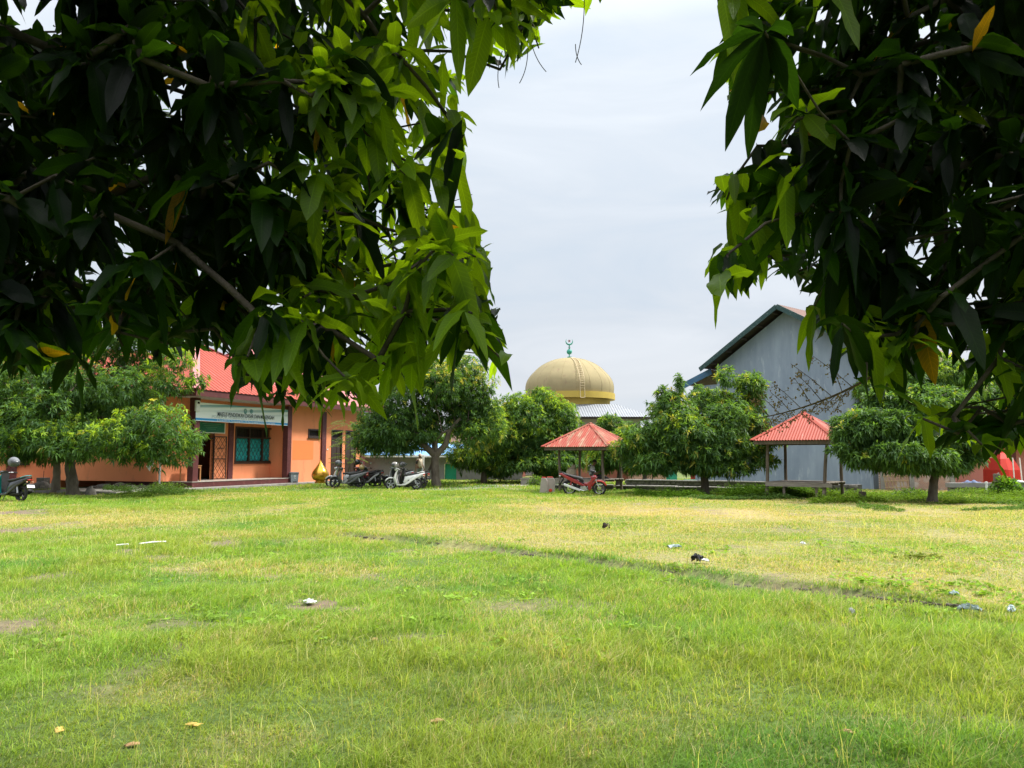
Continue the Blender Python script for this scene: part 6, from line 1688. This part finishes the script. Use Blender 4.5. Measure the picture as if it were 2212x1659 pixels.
# pedal bin
pb_ = thing('waste_bin', 'grey pedal bin with a white mark standing on the school apron', 'bin', (atx(635.5, 43.4), 43.4, .115), FA.ang-R(35))
MB().prism([(-.20, 0), (.20, 0), (.235, .50), (-.235, .50)], -.17, .17).build('bin', mat('bin_grey', (.20, .235, .26), rough=.5), pb_, bevel=.02)
MB().prism([(-.25, .502), (.25, .502), (.25, .55), (.20, .59), (-.20, .59), (-.25, .55)], -.19, .19).build('lid', mat('bin_lid', (.16, .19, .21), rough=.5), pb_, bevel=.01)
MB().box((-.10, -.215, .02), (.10, -.172, .07)).build('pedal', M['black'], pb_, bevel=.008)
mk = MB(); mk.torus((0, -.176, .36), .045, .010, 16, 6, QY, squash=.3); mk.bar((-.03, -.178, .27), (.05, -.178, .22), .02, .004, up=(0, 1, 0)); mk.build('mark', M['white'], pb_)
# table on the porch
tb = thing('table', 'small bare wooden table standing by the left porch pillar', 'table', FA.A+FA.u*.62+FA.n*.75+Vector((0, 0, .385)), FA.ang)
wm = mat('table_wood', (.42, .20, .08), (.34, .16, .06), .5, 4, stretch=(8, 1, 1))
MB().box((-.45, -.28, .72), (.45, .28, .755)).build('table_top', wm, tb, bevel=.005)
for sx_ in (-1, 1):
    for sy_ in (-1, 1): MB().box((sx_*.40-.025, sy_*.23-.025, 0), (sx_*.40+.025, sy_*.23+.025, .719)).build('leg', wm, tb)
MB().box((-.40, -.245, .62), (.40, -.225, .719)).build('apron', wm, tb)
pen = thing('potted_sprig', 'small green sprig in a pot on the porch table', 'plant', FA.A+FA.u*.50+FA.n*.72+Vector((0, 0, 1.14)), 0)
MB().lathe([(.05, 0), (.07, .10), (.06, .10), (.05, .02)], 14).build('pot', M['terracotta'], pen)
pq = rng.normal(0, .02, (26, 3))+np.array([0, 0, .10]); dq = norm(rng.normal(0, .7, (26, 3))+np.array([0, 0, 1.0])); leaves('leaves', M['leaf'], pen, pq, dq, np.full(26, .2), np.full(26, .03), np.tile(YG, (26, 1)), False, .4)
# galvanised pole with small flags under the big tree
gpo = gY(346, 35.6); fp = thing('flag_pole', 'thin galvanised pole with small white and yellow flags under the bushy tree', 'pole', gpo)
MB().tube([(0, 0, -.1), (0, 0, 2.1)], .045, 10).build('pole', M['steel'], fp, smooth=60)
for i, (dx_, dz_, m_) in enumerate(((-.28, 1.45, 'white'), (-.12, 1.62, 'gold_cloth'), (-.40, 1.25, 'white'))):
    if m_ == 'gold_cloth': M[m_] = mat(m_, (.7, .42, .04), rough=.8)
    MB().add([(dx_, 0, dz_), (dx_-.26, .03, dz_-.10), (dx_-.08, .05, dz_-.36)], [(0, 1, 2)]).build('flag', M[m_], fp, solid=.004)
MB().tube([(0, 0, 1.75), (-.25, 0, 1.60), (-.55, .02, 1.25)], .004, 5).build('string', M['white'], fp)
# concrete stub with a rod and boulders along the school wall
cs_ = gY(95.5, 36.5); t = thing('concrete_stub', 'square concrete stub with an iron rod sticking out, beside the pale trunk', 'concrete stub', cs_, R(-10))
MB().box((-.20, -.20, -.1), (.20, .20, .56)).build('block', M['dark_concrete'], t, bevel=.015); MB().tube([(.0, 0, .55), (.01, 0, .88)], .012, 6).build('rod', M['dark_wood'], t)
def rock(label, g, sx_, sy_, sz_, seed, m='stone', group='rocks along the school wall', name='rock'):
    rings = []; rr = random.Random(seed)
    ph_ = [rr.uniform(0, 6.28) for _ in range(6)]
    for i in range(9):
        a = -.6+2.17*i/8; ring = []
        for k in range(14):
            th = 2*math.pi*k/14; r = 1+.13*math.sin(2*th+ph_[0]+a)+.10*math.sin(3*th+ph_[1]-2*a)+.06*math.sin(5*th+ph_[2]+3*a)
            ring.append(Vector((sx_*r*math.cos(a)*math.cos(th), sy_*r*math.cos(a)*math.sin(th), sz_*(1+.12*math.sin(2*th+ph_[3]))*math.sin(a))))
        rings.append(ring)
    o = MB().loft(rings).build(name, M[m], None, g, smooth=35); o.rotation_euler = (0, 0, ph_[4])
    return tag(o, label, 'rock', group)
rk = [(92, .42, .30, .36, 'rounded dark rock in front of the square concrete stub'), (228, .36, .3, .22, 'dark rock left of the second maroon pilaster foot'), (262, .60, .4, .26, 'widest dark rock lying along the foot of the orange wall'), (285, .34, .3, .20, 'dark rock just right of the widest one by the orange wall'), (308, .40, .3, .18, 'low flat rock between the widest rock and the thin pole'), (325, .50, .35, .2, 'dark rock immediately left of the thin galvanised pole'), (205, .30, .25, .17, 'small rock right of the thick dark trunk'), (362, .42, .3, .2, 'rock right of the thin galvanised pole'), (175+24, .22, .2, .3, 'stump like dark rock touching the thick trunk')]
for i, (px, a, b, c_, lb) in enumerate(rk):
    g = gY(px, 35.9+.7*(i % 3) if i != 8 else 31.9); g.z += .05; rock(lb, g, a, b, c_, i+3)
g = gY(577, 41.0); g.z += .02; rock('pale broken stone on the grass before the porch step', g, .30, .2, .12, 40, 'concrete', None)

# ---------------- stone walls behind the pavilions
def rubble(name, label, A, B, h, th, cap=None, seed=1):
    A, B = Vector(A), Vector(B); d = B-A; ln = d.length
    t = thing(name, label, 'wall', A, math.atan2(d.y, d.x))
    mb = MB(); mb.box((0, 0, -.2), (ln, th, h-.03)); mb.build('core', M['dark_concrete'], t)
    rr = random.Random(seed); sb = MB(); z = 0.0
    rows = max(2, int(h/.17)); rh = (h-.02)/rows
    for r_ in range(rows):
        x = -rr.uniform(0, .2)
        while x < ln:
            w_ = rr.uniform(.16, .42); cx_ = x+w_/2
            if cx_ > ln: break
            hw_, hh = w_/2-.008, rh/2-.006; n = 9; ph_ = rr.uniform(0, 6)
            pts = []; 
            for k in range(n):
                a = 2*math.pi*k/n; q = 1+rr.uniform(-.10, .06)
                pts.append((cx_+hw_*q*math.copysign(abs(math.cos(a))**.6, math.cos(a)), rh*(r_+.5)+hh*q*math.copysign(abs(math.sin(a))**.6, math.sin(a))))
            dp = rr.uniform(.02, .06)
            r0 = [Vector((p[0], .005, p[1])) for p in pts]; r1 = [Vector((cx_+(p[0]-cx_)*.93, -dp*.7, rh*(r_+.5)+(p[1]-rh*(r_+.5))*.9)) for p in pts]; r2 = [Vector((cx_+(p[0]-cx_)*.6, -dp, rh*(r_+.5)+(p[1]-rh*(r_+.5))*.55)) for p in pts]
            sb.loft([r0, r1, r2]); x += w_
    sb.build('stones', M['stone'], t, smooth=50)
    if cap:
        cb = MB(); n = int(ln/.9)
        for i in range(n): cb.box((ln*i/n+.008, -.10+rr.uniform(-.02, .02), h-.028), (ln*(i+1)/n-.008, th+.04, h+.03+rr.uniform(-.012, .012)))
        cb.build('coping', M['concrete'], t, bevel=.012)
    return t
def W(px, Y): return (atx(px, Y), Y, gzf(atx(px, Y), Y))
rubble('stone_wall', 'upper low rubble stone wall running behind both pavilions', W(1352, 38.6), W(1770, 33.6), .40, .35, True, 3)
rubble('stone_wall', 'lower terrace of dark rubble stones in front of the upper stone wall', W(1330, 36.4), W(1648, 33.2), .20, .3, True, 4)
rubble('stone_wall', 'stub of rubble stone wall with an open end right of the right pavilion', W(1757, 32.2), W(1860, 31.9), .43, .4, False, 5)
rubble('stone_wall', 'low rubble terrace under the rusty roofed pavilion', W(1190, 36.7), W(1325, 36.5), .24, .3, True, 6)
mb = MB(); t = thing('low_wall', 'plain low concrete wall behind the bush left of the rusty roofed pavilion', 'wall', W(1125, 43.5), 0); L_ = atx(1190, 43.5)-atx(1125, 43.5)
mb.box((0, 0, -.2), (L_+1, .15, .30)); mb.build('wall', M['concrete'], t); MB().box((-.02, -.03, .302), (L_+1.02, .18, .36)).build('coping', M['concrete'], t)
# loose slabs and stones under the right pavilion
for i, (px, py, sx_, sz_, lb) in enumerate([(1700, 1062, .42, .05, 'flat grey slab on the stack of rubble under the right pavilion'), (1712, 1070, .30, .10, 'broken rubble piece at the foot of the slab stack'), (1728, 1077, .24, .05, 'thin broken slab sliding off the rubble stack'), (1688, 1068, .34, .08, 'dark rubble piece under the platform edge of the right pavilion')]):
    g = gY(px, 31.2-.25*i); g.z += (.18 if i == 0 else .05); rock(lb, g, sx_, .26, sz_, 60+i, 'stone', 'rubble under the right pavilion', 'rubble_piece')
st_ = gY(1860, 26.9+1.2); t = thing('tree_stump', 'short cut stump beside the right hand post of the right pavilion', 'stump', st_); MB().lathe([(.16, -.1), (.14, .05), (.125, .28), (.0, .285)], 14).build('trunk', M['bark'], t, smooth=40); MB().lathe([(.118, .287), (0, .29)], 14).build('cut', M['wood'], t)

# ---------------- right edge: brick wall, bamboo, concrete wall and the red stall
bkm, nt_, p_, o_ = new_mat('old_brick'); tc_ = nd(nt_, 'ShaderNodeTexCoord'); mp_b = nd(nt_, 'ShaderNodeMapping'); mp_b.inputs['Rotation'].default_value = (math.pi/2, 0, 0); LK(nt_, tc_.outputs['Object'], mp_b.inputs[0])
bk = nd(nt_, 'ShaderNodeTexBrick', Scale=4.6); bk.inputs['Color1'].default_value = (.36, .19, .13, 1); bk.inputs['Color2'].default_value = (.27, .15, .11, 1); bk.inputs['Mortar'].default_value = (.40, .36, .31, 1); bk.inputs['Mortar Size'].default_value = .02
nz = nd(nt_, 'ShaderNodeTexNoise', Scale=2.0, Detail=5.0); LK(nt_, tc_.outputs['Object'], nz.inputs['Vector']); rz_ = ramp(nt_, [(.5, 0.0), (.65, .8)]); LK(nt_, nz.outputs['Fac'], rz_.inputs[0])
LK(nt_, mp_b.outputs[0], bk.inputs['Vector']); xm = nd(nt_, 'ShaderNodeMix', _data_type='RGBA'); LK(nt_, rz_.outputs[0], xm.inputs[0]); LK(nt_, bk.outputs['Color'], xm.inputs[6]); xm.inputs[7].default_value = (.44, .40, .36, 1); LK(nt_, xm.outputs[2], p_.inputs['Base Color']); p_.inputs['Roughness'].default_value = .95
ba = Vector(W(1899, 36.0)); L_ = atx(2062, 36.0)-ba.x
t = thing('brick_wall', 'old patchy brick wall behind the leaning trunk at the right', 'wall', ba, 0)
MB().box((0, 0, -.1), (L_, .12, 1.75)).build('wall', bkm, t)
for px in (1900, 1962, 2050): xx = atx(px, 36)-ba.x; MB().box((xx, -.05, -.1), (xx+.22, -.002, 1.8)).build('pier', M['concrete'], t)
bb = Vector(W(1937, 35.4)); t = thing('bamboo_gate', 'small broken bamboo gate leaning on the brick wall', 'gate', bb, R(5)); t.rotation_euler = (R(-12), 0, R(5))
bam = mat('bamboo', (.36, .26, .13), (.26, .18, .09), .6, 5)
for i in range(7): MB().tube([(-.55+.18*i, 0, -.05), (-.55+.18*i+random.uniform(-.06, .06), .02, .78+random.uniform(-.1, .12))], .022, 6).build('pole', bam, t)
for z in (.15, .45, .68): MB().tube([(-.62, -.03, z), (.60, -.03, z+.03)], .02, 6).build('rail', bam, t)
ca = Vector(W(2052, 33.2)); L_ = atx(2330, 33.2)-ca.x
t = thing('concrete_wall', 'low grey concrete wall with a jutting ledge at the right edge', 'wall', ca, 0)
MB().box((0, .03, -.1), (L_, .3, .26)).build('wall', M['dark_concrete'], t); MB().box((-.05, -.03, .262), (L_+.05, .36, .46)).build('ledge', M['grey_wall'], t, bevel=.01)
pv = Vector(W(2128, 32.9)); t = thing('pipe', 'short white upright pipe in front of the low concrete wall', 'pipe', pv); MB().tube([(0, 0, -.05), (0, 0, .50)], .045, 10).build('tube', M['white'], t, smooth=60); MB().lathe([(.06, .44), (.06, .52), (0, .53)], 12).build('cap', M['white'], t)
cl = Vector(W(2096, 33.3)); cl.z = .465; t = thing('cloth_heap', 'crumpled blue cloth lying on the low concrete wall', 'cloth', cl); rings = []
for i in range(14):
    f = i/13; rings.append([Vector((-.42+.84*f, .14*math.cos(a)*(math.sin(math.pi*f)*.8+.2), max(0, (.09+.06*math.sin(f*17+a*2)))*max(0, math.sin(a))*(math.sin(math.pi*f)*.8+.1))) for a in [2*math.pi*k/12 for k in range(12)]])
MB().loft(rings).build('cloth', mat('blue_cloth', (.08, .12, .24), (.14, .18, .3), .8, 8), t, smooth=50)
pt = gY(2151, 31.5); t = thing('gate_post', 'weathered wooden post overgrown with green vine at the right', 'post', pt)
MB().tube([(0, 0, -.1), (.01, 0, .4), (.0, 0, .86)], [.15, .14, .13], 9).build('post', M['wood'], t, smooth=30); MB().tube([(-.12, -.08, .86), (-.02, -.02, .80), (.12, .03, .90)], .03, 6).build('broken_top', M['wood'], t)
# red stall
rs = gY(2163, 38.5); t = thing('market_stall', 'bright red canvas stall with white poles behind the low concrete wall', 'stall', rs, R(8))
rc_ = mat('red_canvas', (.62, .035, .02), (.52, .03, .018), .7, 2); sw_ = (atx(2188, 38.5)-atx(2138, 38.5))/2
rings = []
for z, k in ((0, 1.0), (.9, .96), (1.45, .62), (1.75, .24), (2.0, .18)): rings.append([Vector((x*sw_*k, y*.6*k, z)) for x, y in ((-1, -1), (-.3, -1.12), (.3, -.95), (1, -1), (1, 1), (-1, 1))])
MB().loft(rings).build('canvas', rc_, t)
for k in range(6): MB().box((-sw_*.99, -.68, .12+.16*k), (-sw_*.52, -.63, .14+.16*k)).build('fold', rc_, t)
for x in (.05, .78): MB().tube([(x*sw_, -.74, 0), (x*sw_*.9, -.70, 1.5)], .03, 8).build('pole', M['white'], t)
rs2 = gY(2203, 33.3); rs2.z = .465
for i, (dx_, sx_, m_, lb) in enumerate(((-.15, .28, 'white', 'white bundle lying on the low concrete wall at the right edge'), (.30, .24, 'red_top', 'red bundle lying beside the white one on the low concrete wall'))):
    g = rs2+Vector((dx_, 0, .02)); o = rock(lb, g, sx_, .15, .08, 80+i, m_, None, 'bundle'); o['category'] = 'bundle'
# utility pole
up_ = gY(2126.5, 46); t = thing('utility_pole', 'pale concrete utility pole rising behind the leaves at the right', 'pole', up_)
MB().tube([(0, 0, -.1), (0, 0, 7.2)], [.17, .11], 12).build('pole', M['concrete'], t, smooth=60); MB().box((-.7, -.05, 6.5), (.7, .05, 6.6)).build('crossarm', M['steel'], t)
for x in (-.55, 0, .55): MB().lathe([(.03, 6.6), (.05, 6.66), (.03, 6.74), (0, 6.75)], 10, (x, 0, 0)).build('insulator', M['white'], t)
# coloured stalls beyond the stone wall
def board(name, label, cat, px0, px1, py0, Y, m, th=.06, legs=True, h0=None):
    xa, xb = atx(px0, Y), atx(px1, Y); zt = atz(py0, Y); t = thing(name, label, cat, ((xa+xb)/2, Y, gzf((xa+xb)/2, Y)), 0); hw_ = (xb-xa)/2
    z0 = h0 if h0 is not None else .12
    MB().box((-hw_, 0, z0), (hw_, th, zt)).build('panel', m, t, bevel=.008)
    if legs:
        for s in (-1, 1): MB().box((s*hw_*.85-.025, .0+th+.002, -.05), (s*hw_*.85+.025, th+.05, zt-.05)).build('leg', M['wood'], t)
    return t
gs = mat('green_panel', (.05, .42, .26), (.04, .34, .22), .6, 3)
board('hoarding', 'mint green panel leaning beyond the stone wall left of the trunk', 'panel', 1439, 1462, 1018, 46, gs)
board('hoarding', 'bright red upright panel beyond the stone wall', 'panel', 1492, 1504, 1020, 45, M['red_top'])
board('crate', 'pale green crate standing under the bright red panel', 'crate', 1479, 1512, 1036, 44.6, mat('pale_green', (.25, .50, .36), rough=.7), .4, False, -.05)
board('door_panel', 'turquoise blue door panel right of the leaning trunk', 'panel', 1523, 1533, 1012, 45, mat('turquoise_panel', (.02, .30, .42), rough=.6))
board('fence_panel', 'short white fence panel between the turquoise panel and the white outbuilding', 'fence', 1532, 1545, 1018, 44.6, M['white'])
# ================================================================== weeds and shrubs
def weed_patch(Pc, hts, colf, L0=.05, L1=.10, wr=.55):
    N_ = len(Pc); k = 9; idx = np.repeat(np.arange(N_), k); n = len(idx)
    z = rng.random(n)*hts[idx]; P = np.stack([Pc[idx, 0]+rng.normal(0, .05, n), Pc[idx, 1]+rng.normal(0, .05, n), 0*z], 1); P[:, 2] = gz(P[:, 0], P[:, 1])+z
    a = rng.random(n)*6.28; D = norm(np.stack([np.cos(a), np.sin(a), .15+.7*rng.random(n)], 1)); L = L0+(L1-L0)*rng.random(n)
    return P, D, L, L*wr, colf[idx]*(.65+.7*rng.random(n))[:, None]
Pq = []; Hq = []; Cq = []
def band(n, px0, px1, Y0, Y1, h, col, thr=.45, sc=.5, sd=3):
    Yq = Y0+(Y1-Y0)*rng.random(n); X0 = atx(px0, 1.0)*Yq; X1 = atx(px1, 1.0)*Yq; Xq = X0+(X1-X0)*rng.random(n)
    m_ = fbm(Xq, Yq, sc, sd); ok = m_ > thr; Pq.append(np.stack([Xq[ok], Yq[ok]], 1)); Hq.append(h*(.4+.9*rng.random(ok.sum()))*sstep(thr, thr+.25, m_[ok])+.04); Cq.append(np.array(col)*np.ones((ok.sum(), 1)))
band(5200, 1372, 1745, 29.6, 33.4, .34, (.11, .22, .02), .30)
band(1500, 1372, 1745, 28.4, 30.0, .14, (.08, .15, .035), .40)
band(6500, 1745, 2330, 26.0, 33.0, .22, (.13, .225, .022), .34, .45, 8)
band(1500, 1850, 2330, 22.5, 26.5, .15, (.09, .17, .03), .42, .4, 9)
band(900, 1150, 1380, 32.6, 34.6, .18, (.11, .19, .03), .40)
band(1700, 225, 440, 31.5, 35.4, .26, (.075, .145, .03), .42, .7, 5)
band(600, 260, 330, 29.5, 31.0, .16, (.16, .26, .04), .42, .8, 6)
band(700, 955, 1190, 44.0, 46.0, .2, (.13, .21, .03), .40)
band(700, 1680, 2010, 11.5, 14.5, .12, (.17, .22, .03), .58, .8, 12)
band(110, 1820, 2300, 8.0, 9.6, .05, (.20, .34, .04), .50, .9, 14)
band(1000, -100, 2330, 4.0, 14.0, .05, (.23, .37, .055), .60, .9, 33)
band(300, 880, 905, 42, 44, .22, (.10, .18, .03), .2)
Pq, Hq, Cq = np.concatenate(Pq), np.concatenate(Hq), np.concatenate(Cq)
P, D, L, W_, c = weed_patch(Pq, Hq, Cq)
tag(leaves('weeds', M['grass'], None, P, D, L, W_, c, False, .3, .2), 'low leafy weeds along the stone wall and under the trees', 'weeds', None, 'stuff')
def shrub(name, label, px, Y, rx, h, n, col, L=(.08, .16), wr=.4, cat='shrub'):
    g = gY(px, Y); t = thing(name, label, cat, g, 0)
    d = norm(rng.normal(0, 1, (n, 3))); d[:, 2] = np.abs(d[:, 2]); r = rng.random(n)**.4
    P = d*np.array([rx, rx*.8, h])*r[:, None]*(.8+.4*vnoise(d[:, 0]*3, d[:, 1]*3+d[:, 2]*2, 1, 3))[:, None]; D = norm(d+rng.normal(0, .6, (n, 3))); Ls = L[0]+(L[1]-L[0])*rng.random(n)
    leaves('foliage', M['leaf'], t, P, D, Ls, Ls*wr, np.array(col)*(.5+.9*rng.random((n, 1))), False, .3, .25)
    for i in range(5): a = i*1.3; MB().tube([(0, 0, -.05), (math.cos(a)*rx*.3, math.sin(a)*rx*.3, h*.5), (math.cos(a)*rx*.6, math.sin(a)*rx*.5, h*.85)], [.018, .012, .006], 5).build('stem', M['bark'], t)
    return t
shrub('shrub', 'small light green bush on the grass before the low concrete wall', 1159, 42.2, .55, .62, 700, (.10, .19, .03))
shrub('vine_bush', 'bright green vine heaped against the weathered post at the right', 2172, 31.3, .60, .85, 1300, (.10, .21, .025), (.09, .17), .7)
shrub('shrub', 'leafy weed bush beside the leaning trunk at the right', 1968, 29.5, .75, .42, 700, (.075, .15, .03))
shrub('shrub', 'green bush spreading at the foot of the thin galvanised pole', 362, 34.6, 1.0, .50, 1300, (.09, .16, .035))
shrub('shrub', 'bushy tuft of weeds between the white scooter and the forked trunk', 917, 39.2, .5, .35, 500, (.11, .20, .03))
shrub('shrub', 'low round weed tuft right of the forked trunk', 965, 40.5, .85, .30, 500, (.11, .20, .03))
shrub('shrub', 'small weed clump on the apron behind the red tailed scooter', 838, 41.5, .4, .55, 400, (.12, .22, .03))
# ---------------- litter on the grass
def sheet(name, label, cat, px, py, sx_, sy_, m, crump=.3, seed=1, h=.05, lift=.02):
    g = ground_at(px, py); rr = np.random.default_rng(seed); n = 9
    t_ = MB(); vs = []; fs = []
    for i in range(n):
        for j in range(n):
            u, v = i/(n-1)-.5, j/(n-1)-.5
            vs.append((sx_*(u+.12*rr.normal()*crump), sy_*(v+.12*rr.normal()*crump), lift+h*(rr.random()*crump+.5*(1-4*u*u)*(1-4*v*v))))
    for i in range(n-1):
        for j in range(n-1): fs.append((i*n+j, i*n+j+1, (i+1)*n+j+1, (i+1)*n+j))
    o = t_.add(vs, fs).build(name, m, None, Vector((g.x, g.y, gzf(g.x, g.y))), smooth=40, solid=.002); o.rotation_euler = (0, 0, seed*1.3)
    return tag(o, label, cat)
pw = mat('plastic_white', (.70, .71, .73), rough=.35); pblue = mat('plastic_film', (.36, .46, .48), rough=.3); pbl = mat('plastic_black', (.012, .012, .014), rough=.3)
dleaf = mat('dry_leaf', (.42, .27, .13), (.30, .17, .08), .8, 20)
sheet('plastic_bag', 'crumpled white plastic bag in the bare hollow of the grass', 'litter', 668, 1304, .13, .10, pw, .5, 2, .05, .02)
sheet('plastic_bag', 'crumpled black plastic bag on the grass beyond the low edge', 'litter', 1508, 1234, .17, .12, pbl, .9, 3, .09, .02)
sheet('paper_scrap', 'white scrap touching the black plastic bag', 'litter', 1524, 1236, .10, .08, pw, .6, 4, .05, .03)
sheet('plastic_wrapper', 'pale blue white wrapper left of the black bag in the dry grass', 'litter', 1458, 1196, .22, .09, pblue, .9, 5, .05, .02)
sheet('paper_scrap', 'tiny white scrap on the dry grass right of the black bag', 'litter', 1735, 1188, .09, .07, pw, .7, 6, .05, .03)
sheet('dark_clod', 'small dark clod on the dry grass far before the pavilions', 'clod', 1309, 1147, .13, .09, M['dark_wood'], .9, 7, .12, .02)
sheet('plastic_film', 'large strip of pale torn plastic film in the grass at the right edge', 'litter', 2185, 1327, .24, .07, pblue, .9, 8, .05, .02)
sheet('plastic_film', 'thin torn strip of plastic film left of the large one', 'litter', 2098, 1326, .22, .045, pblue, .8, 9, .07, .03)
sheet('plastic_film', 'small square of torn film uppermost of the film pieces', 'litter', 2062, 1306, .10, .06, pblue, .6, 10, .06, .03)
sheet('paper_scrap', 'bent white scrap in the short grass below the low edge', 'litter', 1840, 1327, .07, .03, pw, .8, 11, .06, .03)
for i, (px, py, lb, s_) in enumerate([(826, 1301, 'curled dry leaf right of the bare hollow with the white bag', .12), (127, 1580, 'yellow fallen leaf lying nearest the bottom left corner', .09), (943, 1553, 'pale round fallen leaf near the bottom centre', .085), (809, 1378, 'upright dry leaf in the grass below the bare hollow', .09), (418, 1563, 'torn yellowish leaf between the yellow leaf and the round one', .09), (1312, 1418, 'pale dry leaf in the middle of the green grass', .07), (1832, 1580, 'dry brown leaf at the lower right', .08), (285, 1612, 'small brown leaf close to the lower left edge', .07), (1300, 1236, 'small pale stone like leaf on the low edge', .10)]):
    o = sheet('fallen_leaf', lb, 'leaf', px, py, s_*1.05, s_*.5, dleaf if i not in (1, 4) else mat('yellow_leaf', (.62, .42, .10), rough=.7), .35, 20+i, .02, .012); o['group'] = 'fallen leaves on the grass'
g0, g1 = ground_at(300, 1184), ground_at(358, 1179)
pp_ = thing('white_pole', 'thin white pole lying in the grass at the left beside a bare patch', 'pole', (g0.x, g0.y, gzf(g0.x, g0.y)+.05)); dlt = g1-g0
MB().tube([(0, 0, .02), (dlt.x*.5, dlt.y*.5, .03), (dlt.x, dlt.y, .02)], .015, 8).build('pole', M['white'], pp_, smooth=60); MB().tube([(-.38, -.03, .0), (-.18, -.01, .015)], .014, 8).build('end', M['white'], pp_)
